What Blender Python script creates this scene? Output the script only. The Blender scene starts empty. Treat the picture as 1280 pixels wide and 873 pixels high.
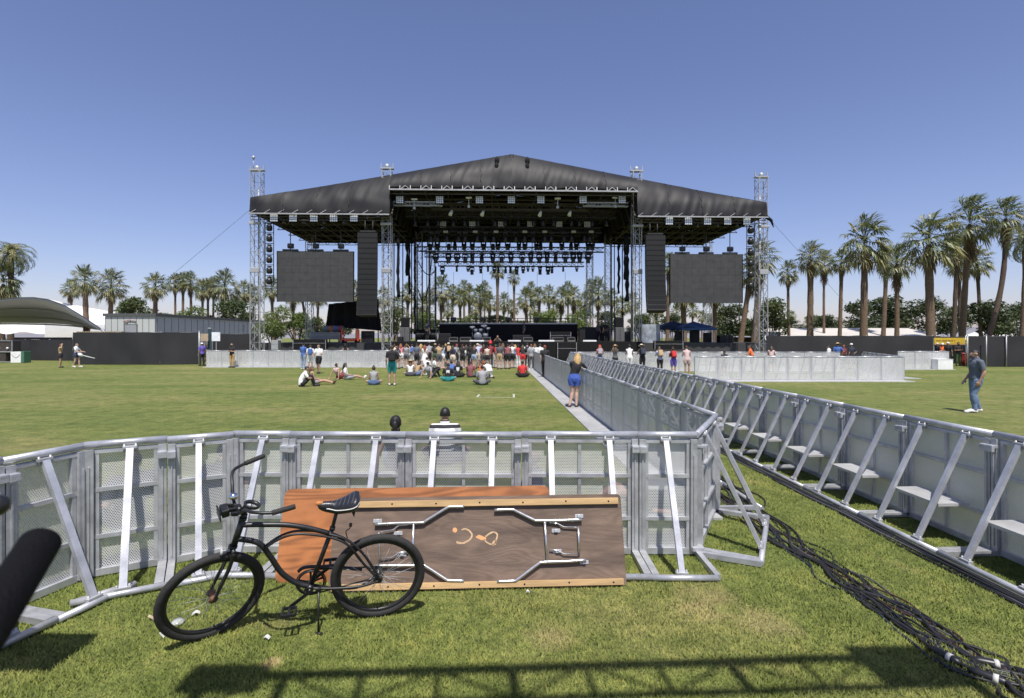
import bpy, bmesh, math, random
import numpy as np
from mathutils import Vector, Matrix, Quaternion, noise
R = math.radians
random.seed(7)
SC = bpy.context.scene
COL = SC.collection

# ------------------------------------------------------------------ camera, sky, sun, exposure
EYE = 2.15                      # metres above the lawn
FPX = 670.0                     # focal length in photo pixels (photo 1280 wide)
cam = bpy.data.cameras.new('camera'); camo = bpy.data.objects.new('camera', cam); COL.objects.link(camo)
camo.location = (0, 0, EYE); camo.rotation_euler = (R(90), 0, 0)
cam.sensor_width = 36; cam.lens = FPX/1280*36; cam.shift_y = -14.5/1280
cam.clip_start = .05; cam.clip_end = 5000
cam.dof.use_dof = True; cam.dof.focus_distance = 5.6; cam.dof.aperture_fstop = 3.5
SC.camera = camo
SUN_EL = 64.0; SUN_AZ = 9.0     # behind the camera, a little to its right
wd = bpy.data.worlds.new('World'); SC.world = wd; wd.use_nodes = True
nt = wd.node_tree; nt.nodes.clear()
out = nt.nodes.new('ShaderNodeOutputWorld'); bg = nt.nodes.new('ShaderNodeBackground')
sky = nt.nodes.new('ShaderNodeTexSky'); sky.sky_type = 'NISHITA'; sky.sun_disc = False
sky.sun_elevation = R(SUN_EL); sky.sun_rotation = R(180-SUN_AZ); sky.altitude = 0
sky.air_density = 1.0; sky.dust_density = 0.7; sky.ozone_density = 4.5
hs = nt.nodes.new('ShaderNodeMix'); hs.data_type = 'RGBA'; hs.blend_type = 'MULTIPLY'
hs.inputs[0].default_value = 1; hs.inputs[7].default_value = (1.04, .875, .97, 1)
nt.links.new(sky.outputs[0], hs.inputs[6]); nt.links.new(hs.outputs[2], bg.inputs[0])
bg.inputs[1].default_value = 0.105
nt.links.new(bg.outputs[0], out.inputs[0])
sl = bpy.data.lights.new('sun', 'SUN'); sl.energy = 4.3; sl.angle = R(.5); sl.color = (1, .955, .89)
so = bpy.data.objects.new('sun', sl); COL.objects.link(so)
sdir = Vector((math.sin(R(SUN_AZ))*math.cos(R(SUN_EL)), -math.cos(R(SUN_AZ))*math.cos(R(SUN_EL)), math.sin(R(SUN_EL))))
so.rotation_euler = sdir.to_track_quat('Z', 'Y').to_euler(); so.location = (0, -20, 40)
vs = SC.view_settings; vs.view_transform = 'Standard'; vs.look = 'None'; vs.gamma = 1; vs.exposure = 0.45
try: vs.use_curve_mapping = False
except Exception: pass
SC.cycles.max_bounces = 6; SC.cycles.transparent_max_bounces = 16

# ------------------------------------------------------------------ measuring helpers (photo pixel -> place)
CAMP = Vector((0, 0, EYE))
def ray(px, py): return Vector(((px-640)/FPX, 1, -(py-422)/FPX))
def at(px, py, d): return CAMP + ray(px, py)*d
def gnd(px, py): return at(px, py, FPX*EYE/(py-422))
TH = R(1.9); ST, CT = math.sin(TH), math.cos(TH); SD = 43.0          # the stage stands 43 m away, turned 1.9 degrees
def stage(lx, ly, lz): return Vector((lx*CT-ly*ST, SD+lx*ST+ly*CT, lz))
def sl_(px, py, ly):
    p = (px-640)/FPX
    lx = (p*(SD+ly*CT)+ly*ST)/(CT-p*ST)
    return Vector((lx, ly, EYE-(py-422)/FPX*(SD+lx*ST+ly*CT)))

# ------------------------------------------------------------------ mesh builder
class MB:
    def __init__(s): s.v = []; s.f = []; s.m = []; s.sm = []; s.cur = 0; s.smooth = False
    def _a(s, vs, fs, smooth=None):
        o = len(s.v); s.v += [tuple(q) for q in vs]
        for f in fs:
            s.f.append(tuple(i+o for i in f)); s.m.append(s.cur); s.sm.append(s.smooth if smooth is None else smooth)
        return s
    def mat(s, i): s.cur = i; return s
    def box(s, c, d, M=None):
        c = Vector(c); h = Vector(d)/2
        vs = [Vector((x*h.x, y*h.y, z*h.z)) for x in (-1, 1) for y in (-1, 1) for z in (-1, 1)]
        vs = [(M @ q if M else q)+c for q in vs]
        return s._a(vs, [(0,1,3,2),(4,6,7,5),(0,4,5,1),(2,3,7,6),(0,2,6,4),(1,5,7,3)], False)
    def rbox(s, c, d, b, M=None):                 # box with bevelled edges
        bm = bmesh.new(); bmesh.ops.create_cube(bm, size=1)
        bmesh.ops.scale(bm, vec=d, verts=bm.verts)
        bmesh.ops.bevel(bm, geom=bm.edges[:], offset=b, segments=2, affect='EDGES', profile=.6)
        vs = [((M @ v.co) if M else v.co)+Vector(c) for v in bm.verts]
        bm.verts.index_update(); fs = [[v.index for v in f.verts] for f in bm.faces]; bm.free()
        return s._a(vs, fs, False)
    def bar(s, p, q, w, h=None, up=(0, 0, 1)):
        p, q = Vector(p), Vector(q); h = h or w; d = (q-p).normalized(); up = Vector(up)
        if abs(d.dot(up)) > .98: up = Vector((0, 1, 0))
        x = d.cross(up).normalized(); y = x.cross(d)
        vs = [e+x*(a*w/2)+y*(b*h/2) for e in (p, q) for a, b in ((-1,-1),(1,-1),(1,1),(-1,1))]
        return s._a(vs, [(3,2,1,0),(4,5,6,7),(0,1,5,4),(1,2,6,5),(2,3,7,6),(3,0,4,7)], False)
    def tube(s, pts, r, n=8, closed=False, ell=None, side=None):
        pts = [Vector(p) for p in pts]; k = len(pts)
        rs = r if isinstance(r, (list, tuple)) else [r]*k
        vs = []; prev = None
        for i, p in enumerate(pts):
            if closed: d = pts[(i+1) % k]-pts[i-1]
            else: d = pts[min(i+1, k-1)]-pts[max(i-1, 0)]
            d = d.normalized() if d.length > 1e-9 else Vector((0, 0, 1))
            if side is not None: x = Vector(side)-d*d.dot(Vector(side))
            elif prev is None:
                a = Vector((0, 0, 1)) if abs(d.z) < .9 else Vector((1, 0, 0))
                x = d.cross(a)
            else: x = prev-d*d.dot(prev)
            x.normalize(); prev = x; y = d.cross(x)
            e = ell[i] if ell else 1.0
            for j in range(n):
                t = 2*math.pi*j/n
                vs.append(p+x*(rs[i]*math.cos(t))+y*(rs[i]*e*math.sin(t)))
        fs = []
        for i in range(k if closed else k-1):
            a, b = i*n, ((i+1) % k)*n
            for j in range(n): fs.append((a+j, a+(j+1) % n, b+(j+1) % n, b+j))
        s._a(vs, fs, True)
        if not closed:
            o = len(s.v)-k*n
            s._a([], []); 
            s.f.append(tuple(o+j for j in reversed(range(n)))); s.m.append(s.cur); s.sm.append(False)
            s.f.append(tuple(o+(k-1)*n+j for j in range(n))); s.m.append(s.cur); s.sm.append(False)
        return s
    def lathe(s, prof, n=16, M=None, c=(0, 0, 0)):  # prof [(r,z)] about z
        vs = []; c = Vector(c)
        for r, z in prof:
            for j in range(n):
                t = 2*math.pi*j/n; q = Vector((r*math.cos(t), r*math.sin(t), z)); vs.append((M @ q if M else q)+c)
        fs = [(i*n+j, i*n+(j+1) % n, (i+1)*n+(j+1) % n, (i+1)*n+j) for i in range(len(prof)-1) for j in range(n)]
        return s._a(vs, fs, True)
    def ball(s, c, r, nu=12, nv=8, M=None):
        r = r if isinstance(r, (list, tuple)) else (r, r, r); c = Vector(c); vs = []; fs = []
        for i in range(nv+1):
            a = math.pi*i/nv
            for j in range(nu):
                b = 2*math.pi*j/nu
                q = Vector((r[0]*math.sin(a)*math.cos(b), r[1]*math.sin(a)*math.sin(b), r[2]*math.cos(a)))
                vs.append((M @ q if M else q)+c)
        for i in range(nv):
            for j in range(nu):
                f = (i*nu+j, (i+1)*nu+j, (i+1)*nu+(j+1) % nu, i*nu+(j+1) % nu)
                fs.append(f)
        return s._a(vs, fs, True)
    def grid(s, fn, nu, nv, smooth=True):
        vs = [fn(i/nu, j/nv) for j in range(nv+1) for i in range(nu+1)]; w = nu+1
        return s._a(vs, [(j*w+i, j*w+i+1, (j+1)*w+i+1, (j+1)*w+i) for j in range(nv) for i in range(nu)], smooth)
    def poly(s, pts, smooth=False): return s._a(pts, [tuple(range(len(pts)))], smooth)
    def prism(s, pts, off):                        # closed outline pushed along a vector
        pts = [Vector(p) for p in pts]; n = len(pts); off = Vector(off)
        s._a(pts+[p+off for p in pts], [tuple(reversed(range(n))), tuple(range(n, 2*n))]+[(i, (i+1) % n, n+(i+1) % n, n+i) for i in range(n)], False)
        return s
    def mesh(s, name, mats):
        me = bpy.data.meshes.new(name); me.from_pydata(s.v, [], s.f)
        for m in (mats if isinstance(mats, (list, tuple)) else [mats]): me.materials.append(m)
        me.polygons.foreach_set('material_index', s.m); me.polygons.foreach_set('use_smooth', s.sm); me.update()
        return me
    def build(s, name, mats, parent=None, loc=(0, 0, 0), rot=(0, 0, 0)):
        return link(name, s.mesh(name, mats), parent, loc, rot)
def link(name, me, parent=None, loc=(0, 0, 0), rot=(0, 0, 0)):
    o = bpy.data.objects.new(name, me); COL.objects.link(o); o.parent = parent; o.location = loc; o.rotation_euler = rot
    return o
def tag(o, label, cat, group=None, kind=None):
    if label: o['label'] = label
    if cat: o['category'] = cat
    if group: o['group'] = group
    if kind: o['kind'] = kind
    return o
def struct(o): o['kind'] = 'structure'; return o
def thing(name, label, cat, loc=(0, 0, 0), rz=0, group=None):
    o = bpy.data.objects.new(name, None); o.empty_display_size = .2; COL.objects.link(o)
    o.location = loc; o.rotation_euler = (0, 0, rz)
    return tag(o, label, cat, group)
def sthing(name, label, cat, l=(0, 0, 0), group=None, rz=0):      # a thing placed in the stage's own axes
    return thing(name, label, cat, stage(*l), TH+rz, group)
def dup(root, loc=None, rz=None, label=None, group=None, scale=None):
    def cp(o, par):
        c = o.copy(); COL.objects.link(c); c.parent = par
        for ch in kids.get(o, ()): cp(ch, c)
        return c
    kids = {}
    def walk(o):
        kids[o] = list(o.children)
        for ch in kids[o]: walk(ch)
    walk(root)
    r = cp(root, root.parent)
    if loc is not None: r.location = loc
    if rz is not None: r.rotation_euler = (0, 0, rz)
    if scale is not None: r.scale = scale
    if label: r['label'] = label
    if group: r['group'] = group
    return r

# ------------------------------------------------------------------ materials
MATS = {}
def mat(name, col, rough=.6, metal=0.0, var=.15, scale=6.0, bump=0.0, bscale=60.0, rvar=.1, spec=.5, stretch=(1, 1, 1), sheen=0):
    if name in MATS: return MATS[name]
    m = bpy.data.materials.new(name); m.use_nodes = True; n = m.node_tree.nodes; L = m.node_tree.links
    b = n['Principled BSDF']; b.inputs['Roughness'].default_value = rough; b.inputs['Metallic'].default_value = metal
    b.inputs['Specular IOR Level'].default_value = spec
    tc = n.new('ShaderNodeTexCoord'); oi = n.new('ShaderNodeObjectInfo')
    ad = n.new('ShaderNodeVectorMath'); ad.operation = 'MULTIPLY_ADD'; ad.inputs[1].default_value = stretch
    mu = n.new('ShaderNodeMath'); mu.operation = 'MULTIPLY'; mu.inputs[1].default_value = 50
    L.new(oi.outputs['Random'], mu.inputs[0]); L.new(tc.outputs['Object'], ad.inputs[0]); L.new(mu.outputs[0], ad.inputs[2])
    no = n.new('ShaderNodeTexNoise'); no.inputs['Scale'].default_value = scale; no.inputs['Detail'].default_value = 5; no.inputs['Roughness'].default_value = .65
    L.new(ad.outputs[0], no.inputs['Vector'])
    rp = n.new('ShaderNodeValToRGB'); e = rp.color_ramp.elements
    e[0].position = .3; e[1].position = .7
    e[0].color = tuple(max(0, c*(1-var)) for c in col)+(1,); e[1].color = tuple(min(1, c*(1+var)) for c in col)+(1,)
    L.new(no.outputs['Fac'], rp.inputs[0]); L.new(rp.outputs[0], b.inputs['Base Color'])
    if rvar:
        mr = n.new('ShaderNodeMapRange'); mr.inputs[3].default_value = max(.05, rough-rvar); mr.inputs[4].default_value = min(1, rough+rvar)
        L.new(no.outputs['Fac'], mr.inputs[0]); L.new(mr.outputs[0], b.inputs['Roughness'])
    if bump:
        n2 = n.new('ShaderNodeTexNoise'); n2.inputs['Scale'].default_value = bscale; n2.inputs['Detail'].default_value = 4
        L.new(ad.outputs[0], n2.inputs['Vector'])
        bp = n.new('ShaderNodeBump'); bp.inputs['Strength'].default_value = bump; bp.inputs['Distance'].default_value = .02
        L.new(n2.outputs['Fac'], bp.inputs['Height']); L.new(bp.outputs[0], b.inputs['Normal'])
    MATS[name] = m; return m
ALU = mat('brushed aluminium', (.49, .50, .52), .42, .5, .24, 5, .05, 90)
ALU2 = mat('weathered aluminium', (.43, .44, .45), .5, .5, .25, 7, .08, 70)
STEEL = mat('galvanised steel', (.42, .43, .44), .5, .4, .12, 14)
TRUSS = mat('truss aluminium', (.40, .40, .40), .5, .4, .15, 3)
DTRUSS = mat('black truss', (.022, .022, .024), .6, .1, .3, 3)
BROWNTRUSS = mat('brown roof beam', (.085, .07, .056), .7, .2, .3, 2)  # dark brown tone of the underside beams
BLACK = mat('matt black', (.010, .010, .0105), .75, 0, .3, 5, spec=.2)
BLACKPLASTIC = mat('black plastic', (.016, .016, .017), .38, 0, .25, 8)
BLACKPAINT = mat('satin black frame paint', (.012, .012, .013), .42, 0, .35, 18, .04, 150, .14)
RUBBER = mat('tyre rubber', (.022, .021, .02), .78, 0, .35, 25, .25, 160)
TARP = mat('black roof tarpaulin', (.0095, .0095, .0105), .58, 0, .25, .35, .12, 3.0, .08, .35, stretch=(1.6, 1, .5))
SCRIM = mat('black windscreen mesh', (.020, .020, .022), .8, 0, .35, .6, .3, 2.2, stretch=(1, 1, .5))
GREYSKIRT = mat('dark grey skirt', (.045, .045, .048), .75, 0, .25, .8, .2, 3)
SCREENM = mat('unlit led panel', (.044, .044, .045), .62, 0, .22, 2.2)
CAB = mat('speaker cabinet', (.0055, .0055, .006), .62, 0, .25, 3)
LENS = mat('lamp lens', (.75, .77, .8), .25, .3, .1, 20)
WHITEP = mat('white paint', (.78, .78, .76), .55, 0, .06, 3)
PLATE = mat('aluminium tread plate', (.50, .50, .49), .5, .35, .15, 2.5, .3, 120)
def cmat(col, rough=.85):                           # cloth, skin and hair by colour
    k = 'cloth %.3f %.3f %.3f' % tuple(col)
    return mat(k, col, rough, 0, .12, 9, .25, 22)

def perforated(name, col, pitch, rad):
    m = mat(name, col, .5, .15, .09, 1.3, .0, 10); n = m.node_tree.nodes; L = m.node_tree.links
    tc = n.new('ShaderNodeTexCoord'); sp = n.new('ShaderNodeSeparateXYZ'); L.new(tc.outputs['Object'], sp.inputs[0])
    def M(op, a, b=None):
        k = n.new('ShaderNodeMath'); k.operation = op
        for i, q in enumerate((a, b)):
            if q is None: continue
            if isinstance(q, (int, float)): k.inputs[i].default_value = q
            else: L.new(q, k.inputs[i])
        return k.outputs[0]
    def lattice(off):
        a = M('SUBTRACT', M('FRACT', M('ADD', M('DIVIDE', sp.outputs['X'], pitch), off)), .5)
        b = M('MULTIPLY', M('SUBTRACT', M('FRACT', M('ADD', M('DIVIDE', sp.outputs['Z'], pitch*1.732), off)), .5), 1.732)
        return M('SQRT', M('ADD', M('MULTIPLY', a, a), M('MULTIPLY', b, b)))
    hole = M('LESS_THAN', M('MINIMUM', lattice(0), lattice(.5)), rad)
    tr = n.new('ShaderNodeBsdfTransparent'); mx = n.new('ShaderNodeMixShader')
    L.new(hole, mx.inputs[0]); L.new(n['Principled BSDF'].outputs[0], mx.inputs[1]); L.new(tr.outputs[0], mx.inputs[2])
    L.new(mx.outputs[0], n['Material Output'].inputs[0]); return m
PERF = perforated('perforated sheet', (.62, .63, .62), .017, .335)

def lawn(name, blade=False):
    m = bpy.data.materials.new(name); m.use_nodes = True; n = m.node_tree.nodes; L = m.node_tree.links
    b = n['Principled BSDF']; b.inputs['Roughness'].default_value = .85; b.inputs['Specular IOR Level'].default_value = .2
    g = n.new('ShaderNodeNewGeometry')
    def nz(s, d=4, st=(1, 1, 1)):
        v = n.new('ShaderNodeVectorMath'); v.operation = 'MULTIPLY'; v.inputs[1].default_value = st; L.new(g.outputs['Position'], v.inputs[0])
        k = n.new('ShaderNodeTexNoise'); k.inputs['Scale'].default_value = s; k.inputs['Detail'].default_value = d; k.inputs['Roughness'].default_value = .6
        L.new(v.outputs[0], k.inputs['Vector']); return k.outputs['Fac']
    def ramp(f, stops):
        r = n.new('ShaderNodeValToRGB'); e = r.color_ramp.elements
        while len(e) < len(stops): e.new(.5)
        for i, (p, c) in enumerate(stops): e[i].position = p; e[i].color = tuple(c)+(1,)
        L.new(f, r.inputs[0]); return r.outputs[0]
    def mix(f, a, c, mode='MIX'):
        k = n.new('ShaderNodeMix'); k.data_type = 'RGBA'; k.blend_type = mode
        if isinstance(f, float): k.inputs[0].default_value = f
        else: L.new(f, k.inputs[0])
        for i, q in ((6, a), (7, c)):
            if isinstance(q, tuple): k.inputs[i].default_value = q+(1,)
            else: L.new(q, k.inputs[i])
        return k.outputs[2]
    base = ramp(nz(.35, 5, (.45, 1, 1)), [(.28, (.104, .146, .037)), (.50, (.163, .188, .053)), (.72, (.245, .229, .093))])
    med = ramp(nz(2.6, 5), [(.32, (.62, .68, .6)), (.55, (1, 1, 1)), (.78, (1.38, 1.22, 1.2))])
    c = mix(1.0, base, med, 'MULTIPLY')
    fine = ramp(nz(42, 3), [(.28, (.55, .6, .5)), (.5, (1, 1, 1)), (.75, (1.45, 1.35, 1.3))])
    c = mix(1.0, c, fine, 'MULTIPLY'); c = mix(1.0, c, ramp(nz(11, 3), [(.3, (.72, .76, .7)), (.5, (1, 1, 1)), (.72, (1.28, 1.2, 1.2))]), 'MULTIPLY')
    dry = ramp(nz(.9, 6), [(.62, (0, 0, 0)), (.74, (.8, .8, .8))])
    dm = n.new('ShaderNodeMath'); dm.operation = 'MULTIPLY'; dm.inputs[1].default_value = .65; L.new(dry, dm.inputs[0])
    c = mix(dm.outputs[0], c, (.27, .22, .10))
    # bare worn patches
    sep = n.new('ShaderNodeVectorMath'); 
    for (x, y, rx) in ((1.62, 4.45, .30), (1.9, 4.05, .26), (-1.58, 3.53, .075), (.28, 3.85, .2), (1.45, 4.2, .2)):
        d = n.new('ShaderNodeVectorMath'); d.operation = 'DISTANCE'; d.inputs[1].default_value = (x, y, 0); L.new(g.outputs['Position'], d.inputs[0])
        k = n.new('ShaderNodeMath'); k.operation = 'MULTIPLY_ADD'; k.inputs[1].default_value = rx*1.6; k.inputs[2].default_value = -rx*.8
        L.new(nz(6, 4), k.inputs[0])
        a = n.new('ShaderNodeMath'); a.operation = 'ADD'; L.new(d.outputs['Value'], a.inputs[0]); L.new(k.outputs[0], a.inputs[1])
        mr = n.new('ShaderNodeMapRange'); mr.inputs[1].default_value = rx*1.1; mr.inputs[2].default_value = rx*.2; mr.inputs[3].default_value = 0; mr.inputs[4].default_value = .5 if rx > .1 else .85
        L.new(a.outputs[0], mr.inputs[0]); c = mix(mr.outputs[0], c, (.34, .27, .14))
    L.new(c, b.inputs['Base Color'])
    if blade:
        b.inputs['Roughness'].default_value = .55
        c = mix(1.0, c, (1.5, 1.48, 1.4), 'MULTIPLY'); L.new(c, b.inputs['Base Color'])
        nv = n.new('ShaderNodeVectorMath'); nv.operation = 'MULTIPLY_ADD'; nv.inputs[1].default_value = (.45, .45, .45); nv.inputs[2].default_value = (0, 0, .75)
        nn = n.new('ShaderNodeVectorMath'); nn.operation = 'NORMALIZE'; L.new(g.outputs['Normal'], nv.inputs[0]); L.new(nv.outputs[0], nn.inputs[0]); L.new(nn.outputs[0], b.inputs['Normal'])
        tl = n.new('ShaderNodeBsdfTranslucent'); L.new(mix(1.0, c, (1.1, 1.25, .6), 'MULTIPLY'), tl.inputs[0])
        ms = n.new('ShaderNodeMixShader'); ms.inputs[0].default_value = .3
        L.new(b.outputs[0], ms.inputs[1]); L.new(tl.outputs[0], ms.inputs[2]); L.new(ms.outputs[0], n['Material Output'].inputs[0])
    else:
        bp = n.new('ShaderNodeBump'); bp.inputs['Strength'].default_value = .7; bp.inputs['Distance'].default_value = .03
        k = n.new('ShaderNodeMath'); k.operation = 'ADD'; L.new(nz(35, 4), k.inputs[0]); L.new(nz(110, 3), k.inputs[1])
        L.new(k.outputs[0], bp.inputs['Height']); L.new(bp.outputs[0], b.inputs['Normal'])
    return m
def leafmat(name, c1, c2, rough=.5, tr=.25, scale=.8):
    m = mat(name, c1, rough, 0, 0, scale); n = m.node_tree.nodes; L = m.node_tree.links
    rp = [q for q in n if q.type == 'VALTORGB'][0]; rp.color_ramp.elements[0].color = tuple(c1)+(1,); rp.color_ramp.elements[1].color = tuple(c2)+(1,)
    rp.color_ramp.elements[0].position = .35; rp.color_ramp.elements[1].position = .65
    tl = n.new('ShaderNodeBsdfTranslucent'); L.new(rp.outputs[0], tl.inputs[0]); ms = n.new('ShaderNodeMixShader'); ms.inputs[0].default_value = tr
    L.new(n['Principled BSDF'].outputs[0], ms.inputs[1]); L.new(tl.outputs[0], ms.inputs[2]); L.new(ms.outputs[0], n['Material Output'].inputs[0])
    return m

# ------------------------------------------------------------------ ground
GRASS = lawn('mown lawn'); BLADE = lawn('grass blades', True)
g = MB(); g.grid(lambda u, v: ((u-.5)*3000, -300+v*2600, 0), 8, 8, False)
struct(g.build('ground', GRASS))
# short blades of the near lawn
rng = np.random.default_rng(3)
N = 360000
yy = 2.9*(9.5/2.9)**rng.random(N); xx = (rng.random(N)*2-1)*(yy*1.0+.25)
keep = np.abs(xx) < 8.5; xx, yy = xx[keep], yy[keep]; n_ = len(xx)
cl = .5+.25*(np.sin(xx*5.1+2*np.sin(yy*3.3))+np.sin(yy*7.3+2.2*np.sin(xx*4.1+1))); hh = (.009+.025*rng.random(n_)**1.4)*(.62+.7*cl); ww = (.0022+.0022*rng.random(n_))*(1+.12*yy); az = rng.random(n_)*6.283; ln = hh*(.2+.9*rng.random(n_)); la = rng.random(n_)*6.283
V = np.empty((n_, 3, 3))
V[:, 0, 0] = xx-np.cos(az)*ww; V[:, 0, 1] = yy-np.sin(az)*ww; V[:, 0, 2] = -.002
V[:, 1, 0] = xx+np.cos(az)*ww; V[:, 1, 1] = yy+np.sin(az)*ww; V[:, 1, 2] = -.002
V[:, 2, 0] = xx+np.cos(la)*ln; V[:, 2, 1] = yy+np.sin(la)*ln; V[:, 2, 2] = hh
me = bpy.data.meshes.new('grass'); me.vertices.add(n_*3); me.loops.add(n_*3); me.polygons.add(n_)
me.vertices.foreach_set('co', V.ravel()); me.loops.foreach_set('vertex_index', np.arange(n_*3, dtype=np.int32))
me.polygons.foreach_set('loop_start', np.arange(0, n_*3, 3, dtype=np.int32)); me.update(); me.validate(); me.materials.append(BLADE)
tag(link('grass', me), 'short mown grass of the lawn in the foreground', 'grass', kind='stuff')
# low far hills
HILL = mat('far hill', (.20, .20, .22), .95, 0, .15, .004)
hb = MB(); hb.grid(lambda u, v: (-2600+5200*u, 1900+500*v, (90*v*(.35+.65*noise.noise(Vector((u*7+3, 2, 0)))+.45*u) if v < 1 else 0)), 60, 3)
struct(hb.build('hills', HILL))
# panelled path at the foot of the left lane barrier, and strips at the foot of the far barriers
def strip(name, a, b, w, z=.03, n=10):              # a->b is the inner edge, w to the left
    a, b = Vector((a[0], a[1], 0)), Vector((b[0], b[1], 0)); d = (b-a).normalized(); s = Vector((-d.y, d.x, 0)); m = MB()
    for i in range(n):
        p, q = a.lerp(b, i/n)+d*.006, a.lerp(b, (i+1)/n)-d*.006
        m.bar(p+s*w/2+Vector((0, 0, z/2)), q+s*w/2+Vector((0, 0, z/2)), w, z)
    return struct(m.build(name, PLATE))
# ------------------------------------------------------------------ crowd barriers
ML = 1.15; BH = 1.19
def barrier_proto(L, struts, step, left_post=2, right_post=2):
    """local x along the run, crowd side +y, braced side -y; returns the Empty"""
    t = thing('crowd_barrier', 'x', 'barrier')
    MB().tube([(0, 0, BH), (L, 0, BH)], .032, 12).build('top_rail', ALU, t)
    fr = MB()
    for z, h in ((.045, .06), (.365, .035), (.785, .035), (1.125, .03)): fr.bar((.04, 0, z), (L-.04, 0, z), .04, h)
    for x in (.085, L-.085): fr.bar((x, .002, .03), (x, .002, 1.13), .03, .036)
    if L > .8: fr.bar((L/2, .004, .05), (L/2, .004, 1.12), .03, .028)
    fr.build('panel_frame', ALU, t)
    p = MB(); p.box((L/2, .026, .60), (L-.02, .006, 1.10)); p.build('perforated_panel', PERF, t)
    for on, x, sg in ((left_post, 0, 1), (right_post, L, -1)):
        if on:
            m = MB(); m.bar((x+sg*.036, -.012, .03), (x+sg*.036, -.012, 1.15), .062, .075)
            m.bar((x+sg*.036, -.055, .10), (x+sg*.036, -.055, 1.0), .012, .012)
            m.build('post', ALU2, t)
            if on < 2: continue
            c = MB(); c.rbox((x+sg*.036, -.05, 1.075), (.072, .10, .035), .008); c.rbox((x+sg*.036, -.085, 1.05), (.072, .03, .05), .006)
            c.build('clamp', ALU, t)
            f = MB(); f.bar((x+sg*.036, .0, .035), (x+sg*.036, -.56, .035), .062, .05); f.build('foot_beam', ALU2, t)
    fb = MB(); fb.tube([(.0, -.58, .034), (L, -.58, .034)], .028, 10); fb.build('foot_rail', ALU, t)
    for x in struts:
        m = MB(); m.bar((x, -.565, .06), (x, -.035, 1.145), .052, .034, (0, 1, 0)); m.build('strut', ALU, t)
        h = MB(); h.rbox((x, -.03, 1.145), (.105, .05, .032), .008); k = MB(); k.rbox((x, -.565, .068), (.11, .05, .03), .006)
        for sx in (-.04, .04): h.tube([(x+sx, -.035, 1.10), (x+sx, -.035, 1.175)], .009, 6); k.tube([(x+sx, -.565, .05), (x+sx, -.565, .1)], .009, 6)
        h.build('strut_bracket', ALU2, t); k.build('strut_foot', ALU2, t)
    if step:
        s = MB(); s.prism([(struts[0]-.03, -.03, .40), (struts[-1]+.03, -.03, .40), (struts[-1]+.03, -.36, .40), (struts[0]-.03, -.36, .40)], (0, 0, .03))
        s.build('step_plate', PLATE, t)
    return t
B_FULL = barrier_proto(ML, (ML*.25, ML*.75), False)
B_STEP = barrier_proto(ML, (ML*.25, ML*.75), True)
B_HALFR = barrier_proto(ML/2, (ML*.27,), False, left_post=1)       # corner pieces
B_HALFL = barrier_proto(ML/2, (ML*.23,), False, right_post=1)
PROTO = [B_FULL, B_STEP, B_HALFR, B_HALFL]; USED = set()
def barrier(proto, a, b, label, group):
    a, b = Vector((a[0], a[1], 0)), Vector((b[0], b[1], 0)); d = b-a
    base = {0: ML, 1: ML, 2: ML/2, 3: ML/2}[PROTO.index(proto)]
    if PROTO.index(proto) in USED: o = dup(proto)
    else: USED.add(PROTO.index(proto)); o = proto
    o.location = a+Vector((0, 0, random.uniform(-.006, .006))); o.rotation_euler = (random.uniform(-.008, .008), 0, math.atan2(d.y, d.x)+random.uniform(-.004, .004)); o.scale = (d.length/base, 1, 1)
    return tag(o, label, 'barrier', group)
def run(proto, a, b, n, label, group, special={}):
    a, b = Vector((a[0], a[1], 0)), Vector((b[0], b[1], 0))
    for i in range(n): barrier(proto, a.lerp(b, i/n), a.lerp(b, (i+1)/n), special.get(i, label), group)
GF = 'barriers across the near side of the lawn'; GL = 'barriers of the long lane, left side'; GR = 'barriers of the long lane, right side'
GS = 'far barriers in front of the stage'; GP = 'barriers of the right-hand pen'
C0 = Vector((-2.78, 5.35, 0)); C1 = Vector((1.82, 5.30, 0)); C2 = Vector((2.51, 6.6, 0)); CL = Vector((-3.80, 4.76, 0))
u = (C1-C0)/8
barrier(B_HALFR, C0, C0+u, 'half-width grey barrier just right of the bend, behind the bicycle handlebars', GF)
barrier(B_FULL, C0+u, C0+u*3, 'silver perforated barrier behind the orange plywood and the bicycle saddle', GF)
barrier(B_FULL, C0+u*3, C0+u*5, 'silver perforated barrier behind the middle of the brown folded table', GF)
barrier(B_FULL, C0+u*5, C0+u*7, 'silver perforated barrier behind the right end of the brown folded table', GF)
barrier(B_HALFL, C0+u*7, C1, 'half-width grey barrier right of the brown table, at the front corner', GF)
barrier(B_FULL, C1, C2, 'short return barrier with two tall slanting struts beside the cable bundle', GF)
mL = CL.lerp(C0, .53)
barrier(B_HALFR, CL, mL, 'half-width barrier with dotted mesh left of the bicycle, next to the left bend', GF)
barrier(B_HALFL, mL, C0, 'half-width barrier with dotted mesh behind the front bicycle wheel', GF)
dl = Vector((-.265, -.964, 0)); 
barrier(B_HALFL, CL+dl*.62, CL, 'shaded half-width barrier with one slanting strut at the left bend', GF)
barrier(B_FULL, CL+dl*1.8, CL+dl*.62, 'shaded barrier cut by the left edge, behind the blurred black tube', GF)
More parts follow.
